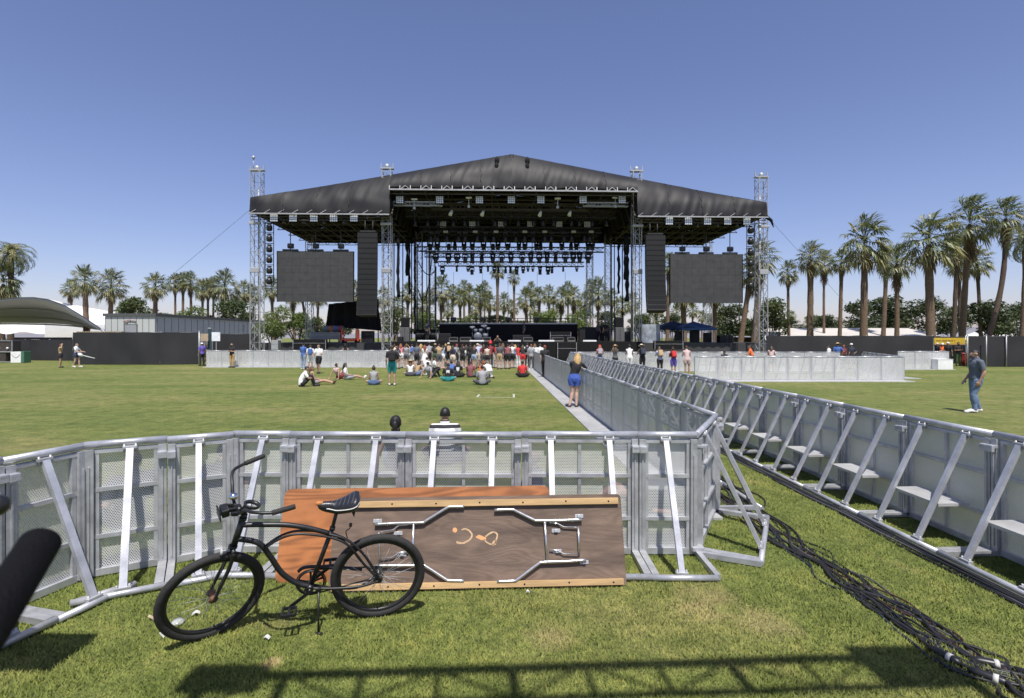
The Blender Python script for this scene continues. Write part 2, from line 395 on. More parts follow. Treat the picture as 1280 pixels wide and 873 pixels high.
# corner foot rails
def rod(name, pts, r, m, label, cat, group=None):
    return tag(MB().tube(pts, r, 10).build(name, m), label, cat, group)
def nrm(a, b): d = (b-a).normalized(); return Vector((d.y, -d.x, 0))
for (P, A, B, lab) in ((C0, (CL, C0), (C0, C1), 'short foot tube joining two barriers at the bend behind the bicycle wheel'),
                       (CL, (CL+dl, CL), (CL, C0), 'short foot tube joining two barriers at the left bend'),
                       (C1, (C0, C1), (C1, C2), 'long foot tube joining the barriers at the front corner beside the cables')):
    p, q = P+nrm(*A)*.58, P+nrm(*B)*.58
    if lab.startswith('long'):
        m = MB(); m.bar(p+Vector((0, 0, .036)), P+Vector((0, -.03, .036)), .05, .05); m.bar(P+Vector((0.02, -.06, .036)), q+Vector((.0, -.02, .036)), .05, .05)
        m.rbox(P+Vector((0, -.03, .08)), (.12, .1, .05), .01)
        tag(m.build('foot_brace', ALU), lab, 'brace')
    else: rod('foot_brace', [p+Vector((0, 0, .034)), q+Vector((0, 0, .034))], .026, ALU, lab, 'brace')
# the lane
def lx_(y): return 2.735-.034*y
def rx_(y): return 4.95-.0315*y
run(B_FULL, (lx_(6.6), 6.6), (lx_(6.6+26*ML), 6.6+26*ML), 26, 'grey barrier in the left wall of the lane, smooth side to the lawn path', GL,
    {0: 'grey barrier at the near end of the left lane wall, joined to the corner return'})
run(B_STEP, (rx_(3.0+28*ML), 3.0+28*ML), (rx_(3.0), 3.0), 28, 'grey braced barrier with a step plate in the right wall of the lane', GR,
    {27: 'nearest braced barrier of the right lane wall, cut by the right edge'})
pth = strip('path', (lx_(6.3)-.04, 6.3), (lx_(38)-.04, 38), .52, .03, 26)
# far barriers
for (x0, x1, d0, n, lab, grp, sp) in (
        (258, 686, 38.9, 22, 'pale barrier of the stage front run, left of the lane', GS, {0: 'leftmost pale barrier of the stage front run, next to the guard in tan trousers'}),
        (714, 1050, 34.5, 15, 'pale barrier of the upper right run where people lean, behind the pen', GS, {}),
        (868, 1130, 26.6, 9, 'pale barrier in the front wall of the right-hand pen', GP, {8: 'pale end barrier at the right corner of the pen front wall'}),
        (1122, 1186, 36.2, 3, 'pale barrier in the short run left of the white box', GP, {})):
    # smooth side faces the crowd (towards the camera): built right to left so that struts point at the stage
    a, b = at(x1, 422, d0), at(x0, 422, d0*(1 if d0 < 30 else .997)); run(B_FULL, a, b, n, lab, grp, sp)
    strip('path', (b.x, b.y-.02), (a.x, a.y-.02), -.5 if d0 > 30 else -.75, .03, n)
e0, e1 = at(1130, 422, 26.6), at(1079, 422, 35.2)
run(B_FULL, (e1.x, e1.y), (e0.x, e0.y), 8, 'pale barrier in the receding side wall of the pen, struts showing', GP)
q = gnd(1150, 474); p = gnd(1131, 474); strip('path', (p.x, p.y), (q.x+.1, q.y), 1.9, .03, 1)
# ------------------------------------------------------------------ people
def joints(pose, sex):
    sh = .185 if sex == 'm' else .160; hp = .090 if sex == 'm' else .098
    J = dict(pel=(0, 0, .94), wst=(0, .01, 1.10), chs=(0, 0, 1.30), nek=(0, -.005, 1.49), hed=(0, .02, 1.64))
    for s, k in ((-1, 'l'), (1, 'r')):
        J['sh'+k] = (s*sh, -.01, 1.42); J['el'+k] = (s*(sh+.055), -.03, 1.14); J['wr'+k] = (s*(sh+.06), .05, .89)
        J['hi'+k] = (s*hp, 0, .91); J['kn'+k] = (s*.10, .015, .50); J['an'+k] = (s*.11, -.03, .085); J['to'+k] = (s*.135, .15, .03)
    def setp(**kw): J.update(kw)
    def both(**kw):
        for n, (x, y, z) in kw.items(): J[n+'l'] = (-x, y, z); J[n+'r'] = (x, y, z)
    def up(dy, dz=0, names=('chs', 'nek', 'hed', 'shl', 'shr'), k=(.6, .9, 1.05, .85, .85)):
        for n, q in zip(names, k): x, y, z = J[n]; J[n] = (x, y+dy*q, z+dz*q)
    if pose == 'lean':                       # forearms on a rail in front
        up(.13, -.03); both(el=(sh+.06, .20, 1.13), wr=(.13, .42, 1.17))
    elif pose == 'armsup': both(el=(sh+.10, .10, 1.46), wr=(.10, .10, 1.66))
    elif pose == 'phone': both(el=(sh+.08, .17, 1.30), wr=(.07, .30, 1.52))
    elif pose == 'folded': setp(ell=(-sh-.06, .05, 1.14), elr=(sh+.06, .05, 1.14), wrl=(.05, .20, 1.16), wrr=(-.05, .24, 1.20))
    elif pose == 'hip': setp(elr=(sh+.17, -.05, 1.18), wrr=(.17, .06, .98))
    elif pose == 'walk':
        setp(knl=(-.10, .16, .52), anl=(-.10, .20, .085), tol=(-.11, .39, .04), knr=(.10, -.03, .50), anr=(.10, -.26, .12), tor=(.11, -.09, .03),
             ell=(-sh-.05, -.12, 1.15), wrl=(-sh-.04, -.10, .90), elr=(sh+.05, .03, 1.14), wrr=(sh+.03, .20, .96))
    elif pose == 'stroll':
        setp(knl=(-.09, .09, .51), anl=(-.09, .06, .085), tol=(-.11, .25, .03), knr=(.09, .02, .50), anr=(.10, -.11, .10), tor=(.12, .08, .03), hed=(0, .03, 1.635),
             ell=(-sh-.05, -.06, 1.14), wrl=(-sh-.03, .02, .89), elr=(sh+.05, -.02, 1.13), wrr=(sh+.02, .13, .90))
    elif pose == 'carry':
        setp(knl=(-.10, .12, .51), anl=(-.10, .13, .085), tol=(-.11, .32, .04), knr=(.10, -.01, .50), anr=(.10, -.17, .11), tor=(.11, 0, .03)); both(el=(sh+.06, .12, 1.16), wr=(.20, .34, 1.12))
    elif pose == 'railside':                 # standing with one leg crossed, arms on the rail to the right
        setp(pel=(0, 0, .93), chs=(.06, .03, 1.29), nek=(.09, .07, 1.47), hed=(.10, .12, 1.60), shl=(-.09, .02, 1.41), shr=(.23, .08, 1.38),
             ell=(-.07, .22, 1.20), wrl=(.17, .34, 1.24), elr=(.36, .20, 1.24), wrr=(.26, .40, 1.25),
             knl=(-.06, .02, .49), anl=(-.15, -.06, .085), tol=(-.26, .09, .03), knr=(.07, .05, .49), anr=(.06, -.02, .085), tor=(.10, .16, .03))
    elif pose.startswith('sit') or pose in ('lie', 'kneel'):
        if pose == 'sit':
            setp(pel=(0, 0, .12), wst=(0, -.01, .28), chs=(0, .03, .46), nek=(0, .07, .64), hed=(0, .10, .78))
            both(sh=(sh, .045, .575), el=(sh+.07, .08, .33), wr=(.17, .27, .24), hi=(hp, .02, .115), kn=(.36, .30, .17), to=(.03, .36, .05)); setp(anl=(.14, .30, .07), anr=(-.14, .36, .07), tol=(.26, .36, .05), tor=(-.26, .40, .05))
        elif pose == 'sitlean':
            setp(pel=(0, 0, .12), wst=(0, -.08, .27), chs=(0, -.19, .43), nek=(0, -.25, .61), hed=(0, -.24, .76))
            both(sh=(sh, -.24, .55), el=(sh+.10, -.36, .30), wr=(sh+.12, -.42, .06), hi=(hp, .03, .115), kn=(.13, .42, .42), an=(.13, .66, .085), to=(.14, .85, .03))
        elif pose == 'sitlegs':
            setp(pel=(0, 0, .12), wst=(0, -.05, .28), chs=(0, -.10, .45), nek=(0, -.12, .63), hed=(0, -.10, .77))
            both(sh=(sh, -.12, .565), el=(sh+.07, -.10, .32), wr=(.16, .16, .26), hi=(hp, .03, .115), kn=(.12, .46, .20), an=(.12, .86, .085), to=(.16, .96, .18))
        elif pose == 'sithug':
            setp(pel=(0, 0, .12), wst=(0, .0, .28), chs=(0, .09, .44), nek=(0, .17, .61), hed=(0, .22, .75))
            both(sh=(sh, .13, .55), el=(sh+.06, .25, .36), wr=(.08, .50, .36), hi=(hp, .02, .115), kn=(.13, .38, .44), an=(.11, .52, .085), to=(.12, .70, .03))
        elif pose == 'kneel':
            setp(pel=(0, -.12, .40), wst=(0, .0, .50), chs=(0, .16, .58), nek=(0, .32, .66), hed=(0, .45, .70))
            both(sh=(sh, .26, .60), el=(sh+.05, .34, .34), wr=(.16, .46, .08), hi=(hp, -.10, .38), kn=(.14, .02, .06), an=(.13, -.38, .07), to=(.13, -.52, .03))
        elif pose == 'lie':
            setp(pel=(0, 0, .13), wst=(0, -.17, .14), chs=(0, -.36, .16), nek=(0, -.55, .17), hed=(0, -.70, .17))
            both(sh=(sh, -.48, .14), el=(sh+.10, -.22, .07), wr=(.20, .02, .08), hi=(hp, .03, .12), kn=(.12, .40, .30), an=(.13, .72, .085), to=(.15, .88, .05))
    return {k: Vector(v) for k, v in J.items()}

SEG = {}
def body(pose, sex):
    """one continuous body; returns (mesh, face labels, joints)"""
    if (pose, sex) in SEG: return SEG[(pose, sex)]
    J = joints(pose, sex); m = MB(); segs = []
    f = sex == 'f'
    # trunk
    sd = (J['hir']-J['hil']).normalized(); su = (J['shr']-J['shl']).normalized()
    chain = [J['pel']-(J['wst']-J['pel']).normalized()*.10, J['pel'], J['wst'], J['chs'], J['nek']-(J['nek']-J['chs'])*.42, J['nek']-(J['nek']-J['chs'])*.12]
    wid = [.115, .172 if f else .160, .118 if f else .135, .145 if f else .168, .155 if f else .18, .07]
    dep = [.09, .118, .088 if f else .102, .110 if f else .115, .088, .06]
    pts = []; rs = []; el = []
    import bisect
    tt = [i for i in range(len(chain))]
    def cr(a, t):
        i = min(int(t), len(a)-2); w = t-i
        p0, p1, p2, p3 = a[max(i-1, 0)], a[i], a[i+1], a[min(i+2, len(a)-1)]
        return .5*((p1*2)+(p2-p0)*w+(p0*2-p1*5+p2*4-p3)*w*w+(p1*3-p0-p2*3+p3)*w**3)
    for k in range(21):
        t = k/20*(len(chain)-1); pts.append(cr(chain, t)); w_ = cr(wid, t); rs.append(w_); el.append(cr(dep, t)/w_)
    n = 20; vs = []
    for i, p in enumerate(pts):
        d = (pts[min(i+1, 20)]-pts[max(i-1, 0)]).normalized(); s = sd.lerp(su, i/20); x = (s-d*d.dot(s)).normalized(); y = d.cross(x)
        for j in range(n):
            a = 2*math.pi*j/n; vs.append(p+x*rs[i]*math.cos(a)+y*rs[i]*el[i]*math.sin(a))
    m._a(vs, [(i*n+j, i*n+(j+1) % n, (i+1)*n+(j+1) % n, (i+1)*n+j) for i in range(20) for j in range(n)]+[tuple(reversed(range(n))), tuple(20*n+j for j in range(n))], True)
    segs += [(chain[0], J['wst'], .15, .12, 'hips'), (J['wst'], J['nek'].lerp(J['chs'], .25), .13, .15, 'trunk')]
    def limb(a, b, r0, r1, lab, bulge=0, bt=.3):
        a, b = Vector(a), Vector(b); P = [a.lerp(b, k/8) for k in range(9)]
        rr = [r0+(r1-r0)*k/8+bulge*math.exp(-((k/8-bt)/.22)**2) for k in range(9)]
        d = (b-a).normalized()
        m.tube([a-d*r0*.55, *P, b+d*r1*.55], [r0*.6, *rr, r1*.6], 12); m.ball(b, r1*1.0, 10, 7); segs.append((a, b, r0, r1, lab))
    for k in 'lr':
        limb(J['sh'+k], J['el'+k], .050 if not f else .042, .036 if not f else .033, 'uarm', .004)
        limb(J['el'+k], J['wr'+k], .038 if not f else .034, .026 if not f else .024, 'farm', .004)
        limb(J['nek'].lerp(J['chs'], .35), J['sh'+k], .05, .052 if not f else .043, 'trunk')
        limb(J['hi'+k], J['kn'+k], .088 if not f else .090, .054, 'thigh', .006)
        limb(J['kn'+k], J['an'+k], .054, .037, 'calf', .010)
        a, t = J['an'+k], J['to'+k]; d = (t-a); hz = Vector((d.x, d.y, 0)); hz = hz.normalized() if hz.length > .02 else Vector((0, 1, 0))
        heel = a-hz*.045+Vector((0, 0, -.035)) if pose not in ('sitlegs',) else a+Vector((0, .02, -.035))
        m.tube([heel-hz*.01, heel+hz*.02, a.lerp(t, .5)+Vector((0, 0, .008)), t, t+(t-a).normalized()*.03], [.025, .038, .042, .040, .022], 10); segs.append((heel, t, .045, .04, 'foot')); 
        # hand: palm, four fingers, thumb
        w = J['wr'+k]; d = (w-J['el'+k]).normalized()
        if w.z < .1: d = Vector((d.x*.3, -.9, -.1)).normalized()
        x = d.cross(Vector((0, 0, 1))) if abs(d.z) < .9 else Vector((0, 1, 0)); x = (x-d*d.dot(x)).normalized(); nn = x.cross(d).normalized()
        e = w+d*.095
        m.tube([w-d*.02, w+d*.02, w+d*.06, e], [.024, .033, .041, .036], 10, ell=[.8, .6, .5, .45], side=x); segs.append((w, e+d*.07, .04, .03, 'hand'))
        for q, L_ in ((-.030, .060), (-.010, .074), (.010, .070), (.029, .054)):
            b0 = e+x*q-d*.012; m.tube([b0, b0+d*L_*.5+x*q*.15-nn*.004, b0+d*L_+x*q*.3-nn*.022], [.0105, .0095, .008], 7)
        b0 = w+d*.03+x*.033*(1 if k == 'l' else -1); sx = x*(1 if k == 'l' else -1)
        m.tube([b0, b0+d*.028+sx*.022, b0+d*.058+sx*.028-nn*.01], [.013, .011, .009], 7)
    limb(J['nek'].lerp(J['chs'], .12), J['hed'].lerp(J['nek'], .35), .064 if not f else .054, .055 if not f else .048, 'neck')
    up = (J['hed']-J['nek']).normalized(); fw = Vector((0, 1, 0)); 
    if pose == 'lie': up = Vector((0, -.8, .6)); fw = Vector((0, .6, .8))
    if pose == 'kneel': up = Vector((0, .75, .65))
    up.normalize(); fw = (fw-up*fw.dot(up)).normalized(); rt = fw.cross(up); HM = Matrix((rt, fw, up)).transposed(); c = J['hed']
    def hp(x, y, z): return c+HM @ Vector((x, y, z))
    m.ball(hp(0, -.012, .02), (.074, .092, .092), 18, 14, HM); m.ball(hp(0, .018, -.035), (.058, .070, .078), 16, 12, HM)
    m.ball(hp(0, .055, -.088), (.026, .024, .022), 10, 8, HM)
    m.tube([hp(0, .078, .022), hp(0, .098, -.012), hp(0, .106, -.026), hp(0, .085, -.036)], [.009, .012, .015, .010], 8)
    m.ball(hp(0, .082, -.058), (.024, .010, .009), 10, 6, HM)
    for s in (-1, 1): m.ball(hp(s*.079, -.010, -.005), (.013, .022, .034), 8, 8, HM); m.ball(hp(s*.03, .074, .026), (.022, .012, .008), 8, 6, HM)
    segs.append((hp(0, -.01, -.05), hp(0, 0, .04), .085, .09, 'head'))
    me = m.mesh('raw', []); o = bpy.data.objects.new('raw', me); COL.objects.link(o)
    md = o.modifiers.new('r', 'REMESH'); md.mode = 'VOXEL'; md.voxel_size = .0115; md.use_smooth_shade = True
    m2 = o.modifiers.new('s', 'SMOOTH'); m2.iterations = 3; m2.factor = .45
    dg = bpy.context.evaluated_depsgraph_get(); res = bpy.data.meshes.new_from_object(o.evaluated_get(dg)); res.name = 'person'
    bpy.data.objects.remove(o); bpy.data.meshes.remove(me)
    nf = len(res.polygons); ce = np.empty(nf*3); res.polygons.foreach_get('center', ce); ce = ce.reshape(-1, 3)
    best = np.full(nf, 1e9); lab = np.zeros(nf, int); tv = np.zeros(nf)
    for i, (a, b, r0, r1, nme) in enumerate(segs):
        a, b = np.array(a), np.array(b); d = b-a; t = np.clip(((ce-a) @ d)/(d @ d), 0, 1); r = r0+(r1-r0)*t
        ds = np.linalg.norm(ce-(a+t[:, None]*d), axis=1)/r
        s_ = ds < best; best[s_] = ds[s_]; lab[s_] = i; tv[s_] = t[s_]
    res.polygons.foreach_set('use_smooth', [True]*nf)
    names = np.array([s[4] for s in segs])[lab]
    loc = (ce-np.array(c)) @ np.array(HM)          # head-space x right, y forward, z up
    SEG[(pose, sex)] = (res, names, tv, J, loc, HM, c); return SEG[(pose, sex)]
SHELL = {}
def shell(key, pose, sex, sel, off, flare=None):
    k = (pose, sex, key)
    if k in SHELL: return SHELL[k]
    me = body(pose, sex)[0]; vs = np.empty(len(me.vertices)*3); me.vertices.foreach_get('co', vs); vs = vs.reshape(-1, 3)
    no = np.empty(len(me.vertices)*3); me.vertices.foreach_get('normal', no); no = no.reshape(-1, 3)
    idx = {}; V_ = []; F = []
    for fi in np.nonzero(sel)[0]:
        f = []
        for v in me.polygons[int(fi)].vertices:
            if v not in idx:
                idx[v] = len(V_); q = Vector(vs[v]); wv = noise.noise(q*14)*.4+noise.noise(q*6+Vector((3, 0, 0)))*.5
                V_.append(tuple(vs[v]+no[v]*off*(1+.55*wv)))
            f.append(idx[v])
        F.append(f)
    r = bpy.data.meshes.new(key); r.from_pydata(V_, [], F); r.polygons.foreach_set('use_smooth', [True]*len(F)); r.update()
    SHELL[k] = r; return r
PLAIN = mat('skin base', (.45, .29, .21), .55)
def slot(o, m):
    if not o.data.materials: o.data.materials.append(PLAIN)
    o.material_slots[0].link = 'OBJECT'; o.material_slots[0].material = m; return o
def skirt_mesh(pose, sex, lo):
    J = body(pose, sex)[3]; m = MB()
    zs = [1.12, 1.0, .92, .8, lo]; rx = [.14, .175, .20, .225, .26]; ry = [.11, .14, .155, .175, .20]
    n = 28
    m._a([(J['pel'].x+rx[i]*(1+.05*math.sin(5*a)*i/4)*math.cos(a), J['pel'].y+ry[i]*(1+.05*math.sin(7*a+1)*i/4)*math.sin(a), zs[i]) for i in range(5) for a in [2*math.pi*j/n for j in range(n)]],
         [(i*n+j, i*n+(j+1) % n, (i+1)*n+(j+1) % n, (i+1)*n+j) for i in range(4) for j in range(n)], True)
    return m.mesh('skirt', [])
HAIRM = {}
def hair_mesh(pose, sex, style):
    k = (pose, sex, style)
    if k in HAIRM: return HAIRM[k]
    me, names, tv, J, loc, HM, c = body(pose, sex); x, y, z = loc.T
    cap = (names == 'head') & ((z > .055) | (y < -.015)) & (z > (-.028 if style == 'short' else -.06 if style in ('pony', 'bun') else -.09)) & ~((y > .045) & (z < .075)) & ~((abs(x) > .066) & (y > -.03) & (z < .03))
    base = shell('hair'+style, pose, sex, cap, .007 if style == 'short' else .013)
    if style == 'short': HAIRM[k] = base; return base
    m = MB(); m.v = [tuple(v.co) for v in base.vertices]; m.f = [tuple(p.vertices) for p in base.polygons]; m.m = [0]*len(m.f); m.sm = [True]*len(m.f)
    def hp(a, b, d): return c+HM @ Vector((a, b, d))
    back = (J['chs']-J['nek']).normalized()
    if style == 'long':
        a = hp(0, -.075, .01); b = hp(0, -.095, -.10); e = J['nek']+Vector((0, -.115, -.09)) if pose != 'lie' else b+back*.1; g = e+back*.16
        m.tube([hp(0, -.05, .06), a, b, e, g], [.045, .075, .080, .070, .030], 14, ell=[.6, .5, .40, .32, .3], side=HM @ Vector((1, 0, 0)))
        for s in (-1, 1): m.tube([hp(s*.06, -.01, .05), hp(s*.085, -.03, -.03), hp(s*.082, -.06, -.12), e+HM @ Vector((s*.07, .02, -.02))], [.02, .028, .03, .015], 8)
    elif style == 'pony':
        m.ball(hp(0, -.115, .055), .035, 10, 8); m.tube([hp(0, -.12, .055), hp(0, -.15, .0), hp(0, -.135, -.09), hp(0, -.12, -.19)], [.028, .036, .032, .012], 10)
    elif style == 'bun': m.ball(hp(0, -.06, .125), .042, 12, 8)
    HAIRM[k] = m.mesh('hair', []); return HAIRM[k]
HATM = {}
def hat_mesh(pose, sex, kind):
    k = (pose, sex, kind)
    if k in HATM: return HATM[k]
    _, _, _, J, _, HM, c = body(pose, sex); m = MB(); o = c+HM @ Vector((0, -.012, .055))
    if kind == 'brim': m.lathe([(.001, .09), (.05, .088), (.085, .06), (.096, .0), (.19, -.012), (.195, -.004), (.096, .012)], 22, HM, o)
    elif kind == 'tall': m.lathe([(.001, .24), (.07, .235), (.095, .2), (.096, .0), (.15, -.012), (.15, -.004), (.09, .01)], 20, HM, o)
    else:
        m.lathe([(.001, .078), (.05, .068), (.085, .035), (.097, -.02), (.094, -.03)], 22, HM, o)
        q = [HM @ Vector((.075*math.sin(a), .07+.10*math.cos(a), -.022)) for a in [R(-80+160*i/8) for i in range(9)]]; m.prism([o+p for p in q], HM @ Vector((0, 0, .008)))
    HATM[k] = m.mesh('hat', []); return HATM[k]
SKIN = {'a': (.50, .32, .235), 'b': (.40, .24, .165), 'c': (.22, .115, .07), 'd': (.56, .38, .30)}
HAIRC = {'blk': (.012, .010, .009), 'brn': (.05, .028, .016), 'lbr': (.13, .075, .035), 'bld': (.42, .27, .10), 'red': (.22, .06, .025), 'grey': (.2, .19, .18)}
SHOE = {'w': (.65, .65, .63), 'k': (.02, .02, .022), 'n': (.12, .07, .04)}
C = dict(w=(.74, .74, .73), k=(.018, .018, .02), g=(.30, .30, .31), dg=(.09, .09, .10), n=(.03, .04, .09), b=(.06, .13, .36), lb=(.33, .42, .60), r=(.50, .03, .03), dr=(.20, .03, .035),
         pk=(.62, .22, .28), teal=(.03, .28, .28), tan=(.42, .30, .17), kh=(.46, .30, .13), den=(.10, .15, .27), lden=(.26, .33, .44), bl2=(.05, .10, .38), pur=(.13, .09, .40), mar=(.22, .075, .08),
         or_=(.75, .16, .04), grn=(.05, .10, .04), cream=(.6, .52, .42), ros=(.55, .40, .38), lav=(.42, .45, .60), yel=(.6, .45, .06), navy2=(.028, .034, .055), bluegrey=(.10, .12, .155))
def stripes(name, a, b, per):
    m = mat(name, a, .85); n = m.node_tree.nodes; L = m.node_tree.links; tc = n.new('ShaderNodeTexCoord'); sp = n.new('ShaderNodeSeparateXYZ'); L.new(tc.outputs['Object'], sp.inputs[0])
    k = n.new('ShaderNodeMath'); k.operation = 'DIVIDE'; k.inputs[1].default_value = per; L.new(sp.outputs['Z'], k.inputs[0])
    fr = n.new('ShaderNodeMath'); fr.operation = 'FRACT'; L.new(k.outputs[0], fr.inputs[0]); gt = n.new('ShaderNodeMath'); gt.operation = 'GREATER_THAN'; gt.inputs[1].default_value = .5; L.new(fr.outputs[0], gt.inputs[0])
    mx = n.new('ShaderNodeMix'); mx.data_type = 'RGBA'; mx.inputs[6].default_value = tuple(a)+(1,); mx.inputs[7].default_value = tuple(b)+(1,); L.new(gt.outputs[0], mx.inputs[0]); L.new(mx.outputs[2], n['Principled BSDF'].inputs['Base Color']); return m
STRIPE = stripes('striped shirt cloth', (.72, .72, .71), (.02, .02, .025), .105)
EYE_W = mat('eye white', (.7, .7, .68), .3); EYEM = {}
def cm(c): return STRIPE if c == 'stripe' else cmat(C[c] if isinstance(c, str) else c)
def person(loc, pose, sex, rz, height, hair, top, bottom, label, skin='b', shoes='w', hat=None, group=None, face=False, bulk=1.0):
    """hair (colour, style); top (colour, kind); bottom (colour, kind)"""
    me, names, tv, J, L_, HM, c = body(pose, sex)
    o = slot(link('person', me), cmat(SKIN[skin], .6)); o.location = loc; o.rotation_euler = (0, 0, R(rz)); s = height/1.755; o.scale = (s*bulk, s*bulk**.8, s)
    tag(o, label, 'person', group)
    def part(nm, mesh, m): slot(link(nm, mesh, o), m)
    if hair: part('hair', hair_mesh(pose, sex, hair[1]), cmat(HAIRC[hair[0]], .55))
    zc = None
    if top:
        tk = top[1]; t_ = (names == 'trunk') | ((names == 'hips') & (tv > .25)) if tk != 'crop' else (names == 'trunk') & (tv > .0)
        if tk in ('tee', 'crop'): t_ = t_ | ((names == 'uarm') & (tv < .72))
        if tk == 'long' or tk == 'croplong': t_ = t_ | (names == 'uarm') | ((names == 'farm') & (tv < .93))
        if tk == 'dress': t_ = t_ | (names == 'hips') | ((names == 'thigh') & (tv < .1))
        part('dress' if tk == 'dress' else 'shirt', shell('top'+tk, pose, sex, t_, .017), cm(top[0]))
        if tk == 'dress' and pose not in ('sit', 'sitlean', 'sithug', 'sitlegs', 'lie', 'kneel'):
            kk = (pose, sex, 'skirt'); SHELL[kk] = SHELL.get(kk) or skirt_mesh(pose, sex, .62); part('skirt', SHELL[kk], cm(top[0]))
    if bottom:
        bk = bottom[1]; b_ = (names == 'hips')
        b_ = b_ | ((names == 'thigh') & (tv < {'shorts': .80, 'mini': .46, 'long': 2}[bk]))
        if bk == 'long': b_ = b_ | ((names == 'calf') & (tv < .97))
        part('trousers' if bk == 'long' else 'shorts', shell('bot'+bk, pose, sex, b_, .015 if bk == 'long' else .024), cm(bottom[0]))
    if shoes: part('shoes', shell('shoes', pose, sex, (names == 'foot'), .007), cmat(SHOE[shoes], .6))
    if hat: part('hat', hat_mesh(pose, sex, hat[1]), cm(hat[0]))
    if face:
        k = (pose, sex)
        if k not in EYEM:
            m = MB(); 
            for sx in (-1, 1): m.mat(0).ball(c+HM @ Vector((sx*.030, .079, .012)), .0115, 10, 8); m.mat(1).ball(c+HM @ Vector((sx*.030, .0875, .012)), .0055, 8, 6)
            EYEM[k] = m.mesh('eyes', [EYE_W, BLACKPLASTIC])
        link('eyes', EYEM[k], o)
    return o
PACK = {}
def backpack(owner, pose, sex, col, label, size=1.0):
    _, _, _, J, _, _, _ = body(pose, sex); col_ = cmat(C[col]); m = MB(); s = size
    d = (J['nek']-J['wst']).normalized(); b = Vector((0, -1, 0)); b = (b-d*b.dot(d)).normalized(); x = d.cross(b); M_ = Matrix((x, b, d)).transposed()
    c = J['chs']+b*(.20)+d*(-.02)
    t = thing('backpack', label, 'backpack', owner.location, owner.rotation_euler.z, 'backpacks worn in the crowd'); t.scale = owner.scale
    m.rbox(c, (.30*s, .16*s, .42*s), .05, M_); m.build('bag', col_, t)
    p = MB(); p.rbox(c+b*.095*s-d*.07, (.22*s, .05*s, .2*s), .02, M_); p.build('pocket', col_, t)
    st = MB()
    for q in (-.1, .1): st.tube([c+x*q+d*.18*s-b*.07, c+x*q*1.1+d*.24-b*.17, c+x*q*1.2+d*.12-b*.335, c+x*q*1.4-d*.1-b*.31, c+x*q*1.2-d*.18-b*.08], .017, 6)
    st.build('strap', col_, t)
    return t
def print_(owner, pose, sex):
    J = body(pose, sex)[3]; c = J['chs']+Vector((0, -.128, .02)); m = MB(); m.rbox(c, (.16, .02, .15), .008); m.rbox(c+Vector((0, .0, -.11)), (.10, .02, .05), .008)
    slot(m.build('shirt_print', [], owner), cmat(C['w']))
def foot(px, d): v = at(px, 422, d); v.z = 0; return v
def dp(y): return FPX*EYE/(y-422)
# ------------------------------------------------------------------ the people in the photograph
GB = 'crowd standing at the stage barrier'; GW = 'people sitting on the lawn'
P = person
# near ones
P(gnd(718, 510), 'railside', 'f', -8, 1.70, ('bld', 'long'), ('k', 'croplong'), ('bl2', 'mini'), 'blonde woman in black top and blue denim shorts leaning on the lane barrier', 'a', 'k')
P(gnd(1220, 516), 'stroll', 'm', 72, 1.80, ('blk', 'short'), ('bluegrey', 'tee'), ((.13, .19, .29), 'long'), 'man in grey-blue tee shirt and jeans walking on the right lawn', 'b', 'w', face=True, bulk=1.2)
P(foot(556, 9.1), 'sit', 'm', 4, 1.86, ('blk', 'short'), ('stripe', 'tee'), ('k', 'shorts'), 'man in black and white striped shirt sitting behind the front barrier', 'b', 'w')
P(foot(496, 8.7), 'sitlean', 'f', 8, 1.84, ('blk', 'pony'), ('k', 'tank'), ('den', 'mini'), 'woman with dark ponytail sitting behind the front barrier', 'b', 'w')
P(foot(812, 6.6), 'lie', 'm', 96, 1.74, ('brn', 'short'), ('dg', 'tee'), ('k', 'shorts'), 'person lying down with bare legs bent, seen through the mesh right of the brown table', 'b', 'w')
P(foot(160, 6.1), 'sitlegs', 'm', 60, 1.75, ('brn', 'short'), ('dg', 'tee'), ('dg', 'long'), 'person in dark clothes resting behind the dotted mesh left of the bicycle', 'a', 'k')
P(foot(262, 6.3), 'sithug', 'm', -20, 1.78, ('blk', 'short'), ('k', 'tee'), ('dg', 'long'), 'person in black hugging knees behind the mesh above the front bicycle wheel', 'b', 'k')
P(foot(655, 6.3), 'sitlegs', 'm', 70, 1.65, ('lbr', 'short'), ('k', 'tee'), ('k', 'shorts'), 'person in black seen through the mesh above the brown table', 'b', 'w')
# left middle distance
P(foot(379, 36), 'folded', 'm', -20, 1.78, ('blk', 'short'), ('b', 'tee'), ('lden', 'long'), 'man in blue shirt and pale jeans standing left of the blue backpack', 'b', 'w', ('k', 'cap'))
o = P(foot(388, 35.5), 'stand', 'm', 15, 1.66, ('brn', 'short'), ('w', 'tee'), ('w', 'shorts'), 'young man in white shirt wearing a blue backpack', 'b'); backpack(o, 'stand', 'm', 'b', 'bright blue backpack on the young man in white near the left screen')
P(foot(398.5, 32), 'carry', 'm', 170, 1.74, ('brn', 'short'), ('w', 'tee'), ('k', 'shorts'), 'man in white shirt and black shorts facing the camera, left of the crowd', 'b', 'k', face=True)
P(foot(432.5, 40.2), 'lean', 'f', 180, 1.72, ('brn', 'short'), ('k', 'tank'), ('k', 'long'), 'guard in a cap leaning on the stage side of the pale barrier', 'b', 'k', ('k', 'cap'), face=True)
P(foot(377, 23.4), 'sithug', 'm', -62, 1.80, ('blk', 'short'), ('w', 'tee'), ('k', 'long'), 'person in white shirt sitting hunched at the far left of the lawn sitters', 'b', 'k', group=GW)
P(foot(393, 24.4), 'sitlegs', 'f', -80, 1.68, ('lbr', 'long'), ('tan', 'tank'), ('g', 'mini'), 'woman with tan skin sitting beside the hunched white shirt', 'b', 'n', group=GW)
